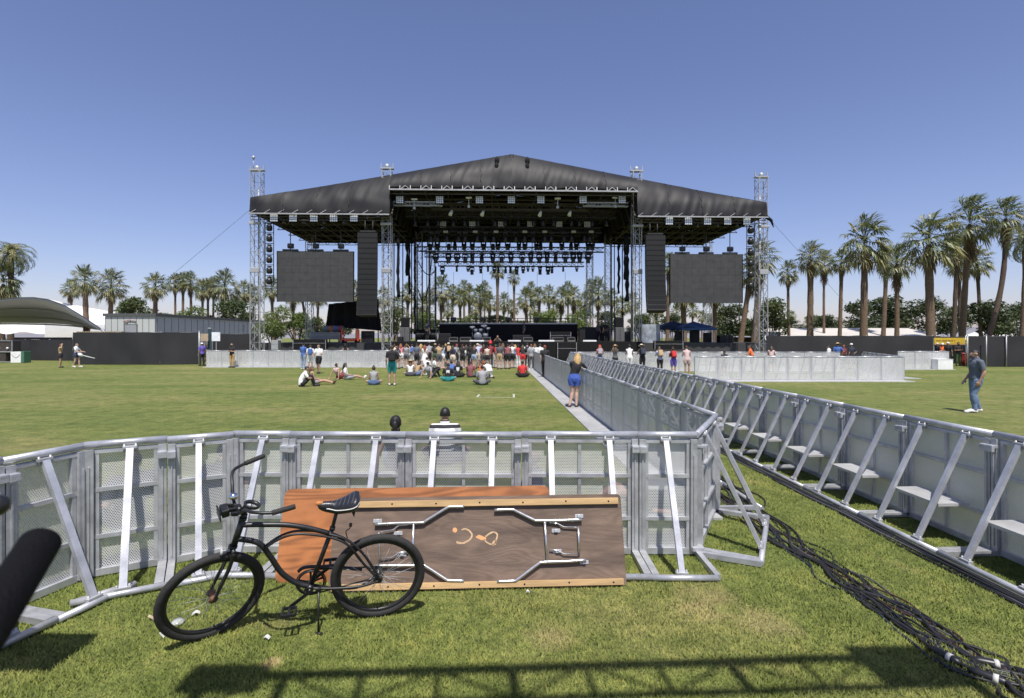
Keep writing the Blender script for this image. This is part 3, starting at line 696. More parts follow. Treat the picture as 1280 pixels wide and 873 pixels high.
P(foot(424, 27.7), 'sitlean', 'f', -20, 1.66, ('brn', 'short'), ('ros', 'tank'), ('dr', 'mini'), 'woman in pinkish top leaning back on her hands', 'b', None, group=GW)
P(foot(434, 27.2), 'sitlegs', 'f', -70, 1.68, ('blk', 'long'), ('w', 'tee'), ('g', 'shorts'), 'person with long black hair and white shirt, legs stretched to the right', 'b', 'w', group=GW)
P(foot(467, 24.2), 'sit', 'f', 10, 1.66, ('brn', 'bun'), ('g', 'tank'), ('den', 'mini'), 'woman in grey top sitting alone left of the man in teal shorts', 'b', None, group=GW)
o = P(foot(490, 24), 'hip', 'm', 10, 1.80, ('brn', 'short'), ('k', 'tee'), ('teal', 'shorts'), 'standing man in black shirt and teal shorts', 'b', 'w'); backpack(o, 'hip', 'm', 'k', 'black backpack on the man in teal shorts')
# the row at the stage barrier
row = [(493, 'phone', 'f', 1.66, ('brn', 'bun'), ('cream', 'tank'), ('k', 'shorts'), 'girl half hidden behind the man in teal shorts, arms raised', 'b', None, None),
 (501, 'lean', 'f', 1.74, ('red', 'long'), ('pk', 'tank'), ('w', 'mini'), 'girl in pink tank and white skirt-like shorts at the barrier', 'd', None, None),
 (508, 'armsup', 'f', 1.68, ('lbr', 'bun'), ('g', 'tank'), ('dg', 'mini'), 'girl with light brown bun raising her hands at the barrier', 'b', None, None),
 (515, 'lean', 'm', 1.70, ('brn', 'short'), ('w', 'tee'), ('w', 'shorts'), 'person in white with a round blue bag at the barrier', 'b', None, ('b', 'round blue backpack on the person in white at the barrier')),
 (526, 'armsup', 'f', 1.68, ('bld', 'long'), ('tan', 'tank'), ('lden', 'mini'), 'woman with long blonde hair and light denim shorts at the barrier', 'b', None, None),
 (536, 'lean', 'm', 1.82, ('brn', 'short'), ('g', 'tank'), ('k', 'shorts'), 'tall man in pale grey tank and black shorts with a dark hat', 'b', ('dg', 'brim'), None),
 (544, 'stand', 'm', 1.72, ('blk', 'short'), ('k', 'tee'), ('grn', 'shorts'), 'man in black tee and olive shorts beside the tall hatted man', 'b', ('tan', 'cap'), None),
 (553, 'lean', 'f', 1.64, ('blk', 'long'), ('lden', 'tank'), ('w', 'mini'), 'woman in denim top and white shorts at the barrier', 'd', None, None),
 (561, 'lean', 'm', 1.80, ('brn', 'short'), ('k', 'tee'), ('k', 'shorts'), 'man all in black with a yellowish backpack and pale cap', 'b', ('cream', 'cap'), ('tan', 'yellowish tan backpack on the man all in black at the barrier')),
 (570, 'lean', 'f', 1.70, ('brn', 'long'), ('g', 'tee'), ('k', 'shorts'), 'person in a red cap with a grey backpack at the barrier', 'b', ('r', 'cap'), ('g', 'pale grey backpack below the red cap')),
 (578, 'phone', 'm', 1.68, ('brn', 'short'), ('k', 'tank'), ('k', 'shorts'), 'man in a black sleeveless shirt holding his hands up', 'b', None, None),
 (582.5, 'lean', 'f', 1.66, ('brn', 'long'), ('w', 'tee'), ('w', 'mini'), 'woman with white sleeves between two people in black', 'b', None, None),
 (588, 'stand', 'm', 1.76, ('blk', 'short'), ('k', 'long'), ('k', 'long'), 'person dressed completely in black, long sleeves, at the barrier', 'b', None, None),
 (597, 'lean', 'm', 1.74, ('grey', 'short'), ('lav', 'tee'), ('cream', 'shorts'), 'man in light blue shirt and beige shorts at the barrier', 'b', ('cream', 'cap'), None),
 (604.5, 'stand', 'f', 1.68, ('brn', 'long'), ('dr', 'tee'), ('dg', 'shorts'), 'woman in a dark red top beside the light blue shirt', 'b', None, None),
 (613, 'lean', 'm', 1.80, ('brn', 'short'), ('dr', 'tee'), ('navy2', 'long'), 'man in a tall red hat and red shirt', 'b', ('r', 'tall'), None),
 (620, 'lean', 'm', 1.66, ('brn', 'short'), ('k', 'tee'), ('cream', 'shorts'), 'person in green cap and cream shorts with a red backpack', 'b', ('grn', 'cap'), ('r', 'red backpack on the person in the green cap')),
 (628.5, 'phone', 'f', 1.74, ('lbr', 'long'), ('n', 'tank'), ('n', 'mini'), 'woman in navy top and navy shorts with pink legs', 'd', None, None),
 (640, 'armsup', 'f', 1.72, ('brn', 'bun'), ('w', 'tee'), ('k', 'shorts'), 'woman in white top and black shorts pulling at her shoulder', 'b', None, None),
 (648, 'lean', 'f', 1.66, ('blk', 'bun'), ('r', 'tee'), ('w', 'long'), 'woman in bright red top and white trousers', 'b', None, None),
 (659, 'lean', 'm', 1.78, ('blk', 'short'), ('w', 'tee'), ('k', 'long'), 'man in white tee with a black backpack and black trousers', 'b', ('k', 'cap'), ('k', 'black backpack on a white tee near the right end of the crowd')),
 (668.5, 'stand', 'f', 1.72, ('lbr', 'long'), ('w', 'long'), ('k', 'long'), 'woman with long light hair in a white blouse carrying a white bag', 'b', None, ('w', 'white shoulder bag on the woman in the white blouse')),
 (675, 'stand', 'm', 1.70, ('brn', 'short'), ('w', 'tee'), ('dg', 'long'), 'person in white at the right end of the crowd next to the path', 'b', None, None)]
for i, (x, po, sx, h, hr, tp, bt, lab, sk, ht, bp) in enumerate(row):
    d = (37.6, 36.9, 37.3, 36.4)[i % 4] if po != 'lean' else 37.75
    o = P(foot(x, d), po, sx, random.uniform(-14, 14), h, hr, tp, bt, lab, sk, random.choice('wkn'), ht, GB)
    if bp: backpack(o, po, sx, bp[0], bp[1], .95)
for (x, d, po, sx, h, hr, tp, bt, lab, ht) in [
 (497, 36.4, 'lean', 'f', 1.62, ('blk', 'long'), ('dg', 'tank'), ('k', 'mini'), 'short woman with black hair between the teal shorts man and the pink tank', None),
 (521, 36.6, 'stand', 'm', 1.74, ('blk', 'short'), ('bluegrey', 'tee'), ('k', 'shorts'), 'man in slate tee beside the long blonde hair', None),
 (531, 36.2, 'stand', 'f', 1.64, ('red', 'long'), ('w', 'dress'), None, 'woman in a white dress right of the long blonde hair', None),
 (549, 36.1, 'phone', 'm', 1.72, ('brn', 'short'), ('tan', 'tee'), ('dg', 'shorts'), 'man in a tan shirt holding a phone up near the denim top', None),
 (557, 38.0, 'lean', 'f', 1.70, ('bld', 'bun'), ('ros', 'tank'), ('den', 'mini'), 'woman with a blond bun and pale pink top in the row', None),
 (566, 36.0, 'stand', 'f', 1.62, ('brn', 'long'), ('n', 'tee'), ('cream', 'mini'), 'woman in navy tee and cream skirt-like shorts in the row', None),
 (592.5, 36.3, 'lean', 'f', 1.66, ('lbr', 'long'), ('k', 'tank'), ('lden', 'mini'), 'woman in black tank and pale denim beside the light blue shirt', None),
 (601, 38.0, 'phone', 'm', 1.80, ('blk', 'short'), ('g', 'tee'), ('k', 'long'), 'tall man in grey raising a phone behind the light blue shirt', ('k', 'cap')),
 (609, 36.2, 'stand', 'f', 1.60, ('blk', 'bun'), ('cream', 'tank'), ('k', 'mini'), 'short woman in a cream top left of the tall red hat', None),
 (624.5, 36.0, 'stand', 'm', 1.76, ('brn', 'short'), ('dg', 'tee'), ('tan', 'shorts'), 'man in charcoal tee and tan shorts beside the red backpack', None),
 (634.5, 36.4, 'lean', 'm', 1.74, ('blk', 'short'), ('mar', 'tank'), ('k', 'shorts'), 'man in a maroon sleeveless shirt in the right part of the row', None),
 (644, 37.9, 'stand', 'f', 1.64, ('bld', 'long'), ('lb', 'tee'), ('n', 'mini'), 'woman with blond hair and pale blue tee beside the bright red top', None),
 (653.5, 36.2, 'lean', 'f', 1.68, ('brn', 'long'), ('k', 'tee'), ('r', 'mini'), 'woman in black tee and red shorts near the right end of the row', None),
 (664, 36.0, 'stand', 'm', 1.70, ('red', 'short'), ('g', 'tee'), ('dg', 'long'), 'man in grey tee near the white bag at the right end of the row', None)]:
    P(foot(x, d), po, sx, random.uniform(-16, 16), h, hr, tp, bt, lab, random.choice('abd'), random.choice('wkn'), ht, GB)
P(foot(681, 28.6), 'walk', 'm', -5, 1.74, ('red', 'short'), ('k', 'tee'), ('k', 'long'), 'man in black walking along the grey path by the lane barrier', 'b', 'k')
# sitters in front of the row
for (x, y, po, sx, rz, hr, tp, bt, lab, ht, sk) in [
 (513, 470.5, 'sit', 'f', 10, ('lbr', 'long'), ('w', 'tank'), ('dg', 'mini'), 'person in a straw hat and white top sitting on the lawn', ('tan', 'brim'), 'b'),
 (521, 470, 'sithug', 'f', -40, ('brn', 'long'), ('tan', 'tank'), ('den', 'mini'), 'dark haired girl sitting right beside the straw hat', None, 'b'),
 (533, 464, 'sit', 'm', -10, ('brn', 'short'), ('w', 'tee'), ('k', 'shorts'), 'person in white sitting with the back turned, left of another white shirt', None, 'b'),
 (545, 464, 'sitlegs', 'f', -60, ('brn', 'bun'), ('w', 'tee'), ('k', 'mini'), 'person in white sitting sideways under the denim top', None, 'b'),
 (538, 472.5, 'sitlean', 'm', -25, ('blk', 'short'), ('g', 'tee'), ('k', 'long'), 'boy in grey shirt and dark trousers leaning back on both hands', None, 'b'),
 (560, 477, 'sit', 'm', 5, ('blk', 'short'), ('k', 'tee'), ('teal', 'shorts'), 'man in a black tee with a white print and teal shorts, sitting', None, 'b'),
 (565, 470, 'sithug', 'f', 15, ('brn', 'bun'), ('b', 'tank'), ('den', 'mini'), 'girl in a blue top sitting behind the black tee with print', None, 'b'),
 (572.5, 472, 'sit', 'f', 0, ('blk', 'long'), ('k', 'tee'), ('k', 'shorts'), 'person in black with a large white print sitting right of the blue top', None, 'b'),
 (588, 472, 'sit', 'm', -20, ('brn', 'short'), ('mar', 'tee'), ('dg', 'long'), 'man in a maroon shirt sitting on the lawn', None, 'b'),
 (603, 481.5, 'sit', 'm', 8, ('blk', 'short'), ('g', 'tee'), ('dg', 'long'), 'man in pale grey shirt with thick black hair, nearest of the lawn sitters', None, 'b'),
 (601, 472, 'sithug', 'f', -35, ('red', 'bun'), ('or_', 'crop'), ('cream', 'mini'), 'girl with reddish hair and bare back behind the pale grey shirt', None, 'b'),
 (611, 472.5, 'kneel', 'm', 20, ('blk', 'short'), ('w', 'tee'), ('w', 'long'), 'person all in white bending forward on the lawn', None, 'b'),
 (653, 472, 'sit', 'm', -4, ('blk', 'short'), ('r', 'tee'), ('k', 'shorts'), 'person in a plain red tee sitting alone beside the path', None, 'c')]:
    o = P(gnd(x, y), po, sx, rz, 1.74, hr, tp, bt, lab, sk, random.choice('wk'), ht, GW)
    if 'print' in lab and 'behind' not in lab: print_(o, po, sx)
# prints on two black shirts
# right of the lane, at the upper run
GRT = 'people leaning on the barrier right of the lane'
for (x, d, sx, h, hr, tp, bt, lab, ht, bp) in [
 (750, 33.6, 'f', 1.70, ('red', 'long'), ('pk', 'tee'), ('den', 'shorts'), 'person in a red hat and pink top at the right barrier', ('r', 'cap'), ('g', 'grey backpack on the pink top')),
 (769, 33.2, 'f', 1.68, ('lbr', 'long'), ('dg', 'tank'), ('k', 'long'), 'woman with brown hair and a straw-coloured hat at the right barrier', ('tan', 'brim'), None),
 (787, 32.6, 'f', 1.74, ('blk', 'bun'), ('w', 'tank'), ('w', 'long'), 'woman all in white with dark hair at the right barrier', None, None),
 (803, 32.0, 'm', 1.76, ('blk', 'short'), ('k', 'tank'), ('k', 'long'), 'man in black with a pale hat at the right barrier', ('cream', 'brim'), ('navy2', 'dark backpack on the man with the pale hat')),
 (825, 31.0, 'f', 1.66, ('brn', 'long'), ('lav', 'tee'), ('k', 'long'), 'woman in lavender sleeves with a tan backpack', None, ('tan', 'tan backpack on lavender sleeves')),
 (842, 30.4, 'f', 1.60, ('brn', 'bun'), ('dr', 'tee'), ('pur', 'shorts'), 'person in purple shorts with a red backpack', None, ('r', 'red backpack above the purple shorts')),
 (859, 29.8, 'f', 1.72, ('brn', 'short'), ('ros', 'tee'), ('ros', 'mini'), 'woman in a pale pink romper, rightmost of the leaning people', None, None)]:
    o = P(foot(x, d), 'lean' if x != 769 else 'phone', sx, random.uniform(-10, 10), h, hr, tp, bt, lab, 'b', 'n', ht, GRT)
    if bp: backpack(o, 'lean', sx, bp[0], bp[1], .95)
for (x, d, h, po, rz, hr, tp, lab, ht) in [
 (905.5, 30, 1.42, 'stand', 0, ('blk', 'short'), 'k', 'person of whom only dark hair shows above the pen wall', None),
 (940, 33.3, 1.68, 'lean', 60, ('brn', 'short'), 'or_', 'person with an orange top resting on the barrier behind the pen', None),
 (964, 33.3, 1.64, 'lean', -30, ('brn', 'long'), 'ros', 'woman in pink beside the foot of the right tower', None),
 (1036, 36.5, 1.62, 'stand', 40, ('blk', 'short'), 'w', 'person in white left of the straw hat and blue shirt', None),
 (1047, 36, 1.78, 'hip', -20, ('brn', 'short'), 'b', 'person in a bright blue shirt and straw hat behind the pen', ('tan', 'brim')),
 (1055, 36.6, 1.64, 'stand', 30, ('red', 'short'), 'dr', 'person in dark red right of the bright blue shirt', None),
 (1064.5, 36, 1.74, 'hip', 20, ('blk', 'short'), 'navy2', 'person in black wearing a white cap behind the pen', ('w', 'cap')),
 (1172, 40.2, 1.74, 'stand', 80, ('blk', 'short'), 'k', 'person in black with a cream cap under the yellow sign', ('cream', 'cap')),
 (1178, 40.6, 1.72, 'folded', 150, ('brn', 'short'), 'or_', 'person in a bright orange vest under the yellow sign', ('w', 'cap')),
 (1185, 40.3, 1.78, 'stand', -60, ('blk', 'short'), 'k', 'person in black with a white cap under the yellow sign', ('w', 'cap'))]:
    P(foot(x, d), po, 'm' if hr[1] == 'short' else 'f', rz, h, hr, (tp, 'tee'), ('k', 'shorts'), lab, 'b', 'k', ht, face=(abs(rz) > 90))
P(foot(1198, 40), 'folded', 'm', 165, 1.80, ('blk', 'short'), ('k', 'tee'), ('grn', 'long'), 'man in black tee and olive trousers standing at the gap under the yellow sign', 'c', 'k', face=True)
# far left
P(gnd(75.5, 459.8), 'armsup', 'f', -60, 1.70, ('brn', 'short'), ('tan', 'tee'), ('k', 'mini'), 'woman in tan top with raised arms walking by the left fence', 'b', 'k')
o = P(gnd(95.5, 459.5), 'carry', 'f', -85, 1.76, ('blk', 'short'), ('w', 'tee'), ('n', 'mini'), 'woman in white tee and navy shorts carrying a white roll', 'a', 'w')
w_ = at(100.5, 444, dp(459.5)-.1)
t = thing('white_roll', 'white bundle with a long pale pole carried past the left fence', 'bundle', w_)
MB().tube([(-.12, 0, .1), (0, 0, .03), (.14, 0, -.06)], [.09, .14, .08], 10).build('bundle', WHITEP, t)
MB().tube([(.05, 0, .0), (1.0, .05, -.24)], .022, 8).build('pole', WHITEP, t)
P(foot(252.5, 40.3), 'stand', 'm', 60, 1.74, ('brn', 'short'), ('pur', 'tee'), ('k', 'long'), 'person in purple shirt and white cap at the left fence opening', 'b', 'k', ('w', 'cap'))
P(foot(257.5, 40.8), 'carry', 'm', -70, 1.76, ('brn', 'short'), ('navy2', 'tee'), ('kh', 'long'), 'person in tan trousers with an arm out at the left fence opening', 'b', 'k')
P(foot(290, 38.1), 'folded', 'm', 172, 1.76, ('blk', 'short'), ('k', 'tee'), ('kh', 'long'), 'guard in black tee and tan trousers standing before the pale barrier', 'b', 'k', face=True)
# ------------------------------------------------------------------ the stage (its own axes: x right, y back, z up)
def trussbars(m, p, q, w, n, r=.03, sides=4, d=.018):
    """box lattice between two points"""
    p, q = Vector(p), Vector(q); a = (q-p).normalized(); x = a.cross(Vector((0, 1, 0)) if abs(a.y) < .9 else Vector((1, 0, 0))).normalized(); y = a.cross(x)
    cs = [x*sx*w/2+y*sy*w/2 for sx, sy in ((-1,-1),(1,-1),(1,1),(-1,1))]
    for c in cs: m.bar(p+c, q+c, r*2)
    for i in range(n):
        A, B = p.lerp(q, i/n), p.lerp(q, (i+1)/n)
        for k in range(sides):
            c0, c1 = cs[k], cs[(k+1) % 4]
            if i % 2: c0, c1 = c1, c0
            m.bar(A+c0, B+c1, d*2); m.bar(A+cs[k], A+cs[(k+1) % 4], d*1.6)
    return m
TARPS = mat('tarp seam tape', (.03, .03, .031), .6)
roof = sthing('stage_roof', 'wide black tarpaulin stage roof with a raised gabled centre and two lower wings', 'stage roof')
XL, XM0, XM1, XR = -20.75, -9.75, 10.15, 20.85
ZW, ZC, ZAP = 12.06, 14.15, 17.25
def setback(x): q = min(1, max(0, (abs(x)-15.5)/5.2)); return 1.3-1.1*q*q*(3-2*q)
def topz(x):
    a = abs(x)/20.8; return EYE+(422-193-(54 if x < 0 else 60)*a)/FPX*(SD+x*ST+setback(x))
def fasc(x0, x1, zb, seed, nu, back):
    def f(u, v):
        x = x0+(x1-x0)*u; zt = topz(x); z = zb+(zt-zb)*v
        sag = .10*math.sin(v*math.pi)
        wr = .07*noise.noise(Vector((x*.8+seed, z*.35+x*.35, 0)))+.045*noise.noise(Vector((x*2.4-z*.9, z*.4, seed)))+.05*noise.noise(Vector((x*.35+z*.4, z*1.1, seed+5)))
        return (x, -.02+setback(x)*v**2.4+sag*.5-wr*(1-.3*v), z+ (.10*noise.noise(Vector((x*.8, seed, 4))) if v == 0 else 0))
    m = MB(); m.grid(f, nu, 16); return m
fasc(XM0, 0.0, ZC, 1, 90, 1.3).build('centre_tarp', TARP, roof); fasc(0.0, XM1, ZC, 11, 90, 1.3).build('centre_tarp', TARP, roof)
fasc(XL, XM0, ZW, 23, 80, 1.3).build('wing_tarp', TARP, roof); fasc(XM1, XR, ZW, 37, 80, 1.3).build('wing_tarp', TARP, roof)
DEP = 13.5
def top(u, v):
    x = XL+(XR-XL)*u; s_ = setback(x)-.03; return (x, s_+(DEP-s_)*v, topz(x)-.01)
for k, x in enumerate((-18.2, -15.6, -13.0, -7.3, -4.9, -2.5, 2.6, 5.1, 7.6, 12.8, 15.5, 18.2)):
    zb_ = ZC if XM0 < x < XM1 else ZW; zt_ = topz(x)
    MB().tube([(x+.05*math.sin(j*1.7+k), -.06+setback(x)*(j/12)**2.4+.05*math.sin(j/12*math.pi), zb_+(zt_-zb_)*j/12) for j in range(13)], .022, 5).build('seam', TARPS, roof)
m = MB(); m.grid(top, 60, 6); m.build('roof_sheet', TARP, roof)
m = MB()                                            # end faces and the returns where the centre rises
for x in (XL, XR): m.poly([(x, 0, ZW), (x, .18, topz(x)), (x, DEP, topz(x)), (x, DEP, ZW)])
for x in (XM0, XM1): m.poly([(x, .05, ZW+.12), (x, .05, ZC), (x, DEP, ZC), (x, DEP, ZW+.12)])
m.build('side_tarp', TARP, roof)
def bk_(a, b, z0): return lambda u, v: (a+(b-a)*u, DEP-.1+.08*math.sin(u*60), z0+(topz(a+(b-a)*u)-.03-z0)*v)
m = MB(); m.grid(bk_(XL, XM0, ZW-.1), 40, 2); m.grid(bk_(XM1, XR, ZW-.1), 40, 2); m.build('wing_drape', BLACK, roof)
m = MB(); m.grid(bk_(XM0, XM1, 12.1), 60, 2); m.build('back_drape', BLACK, roof)
# front beams and underside grids
m = MB(); m.bar((XM0, -.15, ZC-.25), (XM1, -.15, ZC-.25), .13, .11); m.bar((XM0, .25, ZC+.35), (XM1, .25, ZC+.35), .1)
n = 24
for i in range(n):
    x0 = XM0+(XM1-XM0)*i/n; x1 = XM0+(XM1-XM0)*(i+1)/n
    m.bar((x0, -.12, ZC-.25), ((x0+x1)/2 if i % 2 else x0, -.05, ZC+.1), .06); m.bar((x1, -.12, ZC-.25), (x1 if not i % 2 else (x0+x1)/2, -.05, ZC+.1), .05)
m.build('front_beam', TRUSS, roof)
for a, b in ((XL, XM0), (XM1, XR)):
    m = MB(); m.bar((a, -.1, ZW-.14), (b, -.1, ZW-.14), .11, .10)
    for i in range(10): x0 = a+(b-a)*i/10; m.bar((x0, -.1, ZW-.14), (x0+.5, 0, ZW+.2), .04)
    m.build('front_beam', TRUSS, roof)
    m = MB(); m.bar((a, .3, ZW-.55), (b, .3, ZW-.55), .05); m.bar((a, .3, ZW-.05), (b, .3, ZW-.05), .06)
    for k in range(6):
        y = .3+k*(DEP-.5)/5; m.bar((a, y, ZW+.15), (b, y, ZW+.15), .09); m.bar((a, y, ZW-.30), (b, y, ZW-.30), .06)
        for i in range(11): x0 = a+(b-a)*i/11; m.bar((x0, y, ZW-.30), (x0+(b-a)/22, y, ZW+.15), .035); m.bar((x0+(b-a)/22, y, ZW+.15), (x0+(b-a)/11, y, ZW-.30), .035)
    for k in range(9): x = a+(b-a)*(k+.5)/9; m.bar((x, .3, ZW-.1), (x, DEP, ZW-.1), .08)
    for k in range(8): x = a+(b-a)*k/9; m.bar((x, .3, ZW+.2), (x+(b-a)/9, DEP, ZW+.2), .05)
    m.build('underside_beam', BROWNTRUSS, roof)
m = MB()
for k in range(8): y = .4+k*(DEP-.9)/7; m.bar((XM0, y, ZC+.1), (XM1, y, ZC+.1), .12); m.bar((XM0, y, ZC-.45), (XM1, y, ZC-.45), .07)
for k in range(11):
    x = XM0+(XM1-XM0)*(k+.5)/11; m.bar((x, .4, ZC-.3), (x, DEP, ZC-.3), .09); m.bar((x, .4, ZC-.1), (x+1.6, DEP, ZC-.1), .05)
for x in (XM0+.1, XM1-.1):
    for k in range(7): m.bar((x, .4+k*1.8, ZW), (x, 2.2+k*1.8, ZC), .08)
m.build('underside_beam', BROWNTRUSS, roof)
m = MB(); 
for x in (-.14, .14): m.tube([(x, -.05, ZC+.1), (x, .35, ZC+1.2), (x*.9, 1.1, ZAP-.05)], .03, 6)
m.build('centre_strap', BLACK, roof)
def kinetic(x, lab):
    z = topz(x); t = sthing('roof_fitting', lab, 'rigging', (x, .78, z-.42))
    MB().bar((-.22, 0, .12), (.22, 0, .12), .06).bar((0, 0, -.2), (0, -.05, .25), .09).build('bracket', DTRUSS, t)
    m = MB(); m.ball((0, -.12, -.12), (.19, .14, .28)); m.ball((-.03, -.34, -.62), (.17, .12, .32)); m.tube([(0, -.1, -.2), (-.03, -.38, -.9), (-.03, -.5, -1.35)], .07, 6); m.build('clamp', BLACK, t)
kinetic(-1.2, 'small black rigging piece on the roof tarp left of the ridge'); kinetic(1.28, 'small black rigging piece on the roof tarp right of the ridge')

# towers
def tower(px, ly, ztop, w, lab, m_=TRUSS, cap=True, zb=0):
    q = sl_(px, 422, ly); t = sthing('truss_tower', lab, 'tower', (q.x, ly, zb), 'truss towers of the stage')
    m = MB(); trussbars(m, (0, 0, .1), (0, 0, ztop-zb), w, max(6, int((ztop-zb)/(w*1.05))), .027, 4, .015); m.build('lattice', m_, t)
    MB().rbox((0, 0, .06), (w+.3, w+.3, .12), .02).build('base_plate', STEEL, t)
    if cap:
        c = MB(); c.box((0, 0, ztop+.05), (w+.35, w*.6, .1)); c.lathe([(.16, 0), (.2, .12), (.16, .3), (.03, .34)], 10, None, (0, 0, ztop+.1)); c.bar((-w*.7, 0, ztop+.1), (-w*.7, 0, ztop+.5), .06); c.bar((w*.7, 0, ztop+.1), (w*.7, 0, ztop+.5), .06)
        c.build('head_block', STEEL, t)
    return t
T1 = tower(321.5, 1.5, 15.75, .78, 'bright truss tower at the far left end of the stage'); T2 = tower(484, 1.5, 16.0, .70, 'bright truss tower between the left screen and the stage opening')
T3 = tower(795.5, 1.5, 16.0, .70, 'bright truss tower between the stage opening and the right speaker hang'); T4 = tower(951.5, 1.5, 15.6, .74, 'bright truss tower at the far right end of the stage, before a palm')
for T, dx in ((T1, .12), (T2, .1), (T3, -.1), (T4, -.12)):
    m = MB(); m.tube([(dx, -.02, 0.2), (dx, -.02, 14.2)], .05, 6); m.rbox((0, -.45, 7.6), (.75, .2, .4), .04); m.rbox((0, -.45, 11.4), (.9, .2, .22), .04); m.build('hoist_fitting', STEEL, T)
m = MB(); m.tube([(-.3, 0, 15.8), (-.3, 0, 16.8)], .03, 6); m.lathe([(.02, 0), (.12, .05), (.12, .25), (.02, .3)], 8, None, (-.3, 0, 16.7)); m.build('mast', STEEL, T1)
for px, ly, lab in ((387, 12.6, 'rear truss tower showing under the left screen'), (524, 12.2, 'left rear truss tower beside the dark cable looms'), (540, 13.0, 'thin rear truss tower just left of the inner stage frame'),
                    (737, 13.0, 'rear truss tower standing in the right part of the stage opening'), (760, 12.4, 'rear truss tower between the opening and the right cable looms'), (885, 12.6, 'rear truss tower showing under the right screen')):
    tower(px, ly, 13.0, .62, lab, TRUSS, False)

# deck
deck = sthing('stage_platform', 'long black stage platform with dark skirt', 'stage')
x0, x1 = sl_(490, 422, .6).x, sl_(803, 422, .6).x
m = MB(); m.box(((x0+x1)/2, 7.4, 1.72), (x1-x0, 13.6, .16)); m.build('deck', BLACK, deck)
m = MB(); m.grid(lambda u, v: (x0+(x1-x0)*u, .58+.03*math.sin(u*140), .02+1.62*v), 200, 1); m.build('skirt', BLACK, deck)
xa, xb = sl_(318, 422, 3).x, sl_(962, 422, 3).x
m = MB(); m.box(((xa+x0)/2, 8, 1.60), (x0-xa-.02, 10, .16)); m.box(((xb+x1)/2, 8, 1.60), (xb-x1-.02, 10, .16)); m.build('wing_deck', GREYSKIRT, deck)
m = MB()
for a, b in ((xa, x0-.02), (x1+.02, xb)): m.grid(lambda u, v: (a+(b-a)*u, 2.98+.03*math.sin(u*90), .02+1.5*v), 120, 1)
m.build('wing_skirt', GREYSKIRT, deck)
# step-down pit boxes in front (dark cases low at the foot of the stage)
def case(px, py0, py1, w_px, ly, lab, m_=BLACK, dep=.8, name='road_case', cat='case', grp=None):
    b = sl_(px, py1, ly); s = (SD+ly)/FPX; w = w_px*s; h = (py1-py0)*s
    t = sthing(name, lab, cat, (b.x, ly, max(b.z, .0)), grp)
    c = MB(); c.rbox((0, 0, h/2), (w, dep, h), min(.03, h*.1)); c.build('body', m_, t)
    e = MB()
    for sx in (-1, 1): e.bar((sx*(w/2-.015), -dep/2-.006, 0.02), (sx*(w/2-.015), -dep/2-.006, h-.02), .035, .02)
    e.bar((-w/2+.04, -dep/2-.006, h*.62), (w/2-.04, -dep/2-.006, h*.62), .025, .02); e.build('edging', STEEL if m_ is not CAB else DTRUSS, t)
    return t
case(708, 428, 448, 24, -1.2, 'black case stack on the ground at the stage foot beside the lane', BLACK)
case(388, 424.5, 437, 40, 2.2, 'dark low box row under the left wing', BLACK, .5)
case(835, 426, 437, 36, 2.2, 'dark low box row under the right wing beside the plastic wrapped gear', BLACK, .5)
case(906, 419, 436, 17, 4.0, 'dark square cabinet at the right end of the right wing', CAB)
case(460, 414, 428, 14, 5.0, 'dark equipment rack behind the red lift', CAB)
case(500.5, 421, 430, 6, 1.4, 'small black case at the left edge of the main stage', CAB)
case(783, 415, 428, 11, 3.4, 'black rack between the right column speaker and the tower', CAB)
for px, w, lab in ((567, 11, 'low grey wedge at the stage edge left of the drum kit'), (582, 14, 'low black wedge at the stage edge beside the grey wedge'), (608, 11, 'low wedge in front of the drum kit'), (697, 15, 'low black wedge at the stage edge right of the photographer'), (714, 10, 'small wedge at the right part of the stage edge'), (660, 12, 'low wedge at the stage edge behind the white tee')):
    b = sl_(px, 427.5, .9); t = sthing('stage_monitor', lab, 'speaker', (b.x, .95, 1.80), 'wedges along the stage edge'); s = 43.6/FPX*w
    m = MB(); m.prism([(-s/2, -.25, 0), (-s/2, .25, 0), (-s/2, .25, .40), (-s/2, -.05, .34)], (s, 0, 0)); m.build('cabinet', CAB, t)
    g_ = MB(); g_.bar((-s/2+.05, -.165, .175), (s/2-.05, -.165, .175), .02, .3, (0, -.5, .85)); g_.build('grille', GREYSKIRT, t)
for px, w, lab in ((533, 22, 'thin white strip light at the left stage edge'), (596, 18, 'thin white strip light before the drum kit'), (643, 16, 'bright white strip at the centre of the stage edge'), (683, 20, 'thin white strip light right of the photographer'), (737, 17, 'bright white strip at the right stage edge')):
    b = sl_(px, 428, .75); s = 43.7/FPX*w; t = sthing('strip_light', lab, 'light', (b.x, .72, 1.80))
    MB().rbox((0, 0, .06), (s, .14, .12), .02).build('housing', WHITEP, t); MB().box((0, 0, .125), (s-.06, .1, .01)).build('lens', LENS, t)
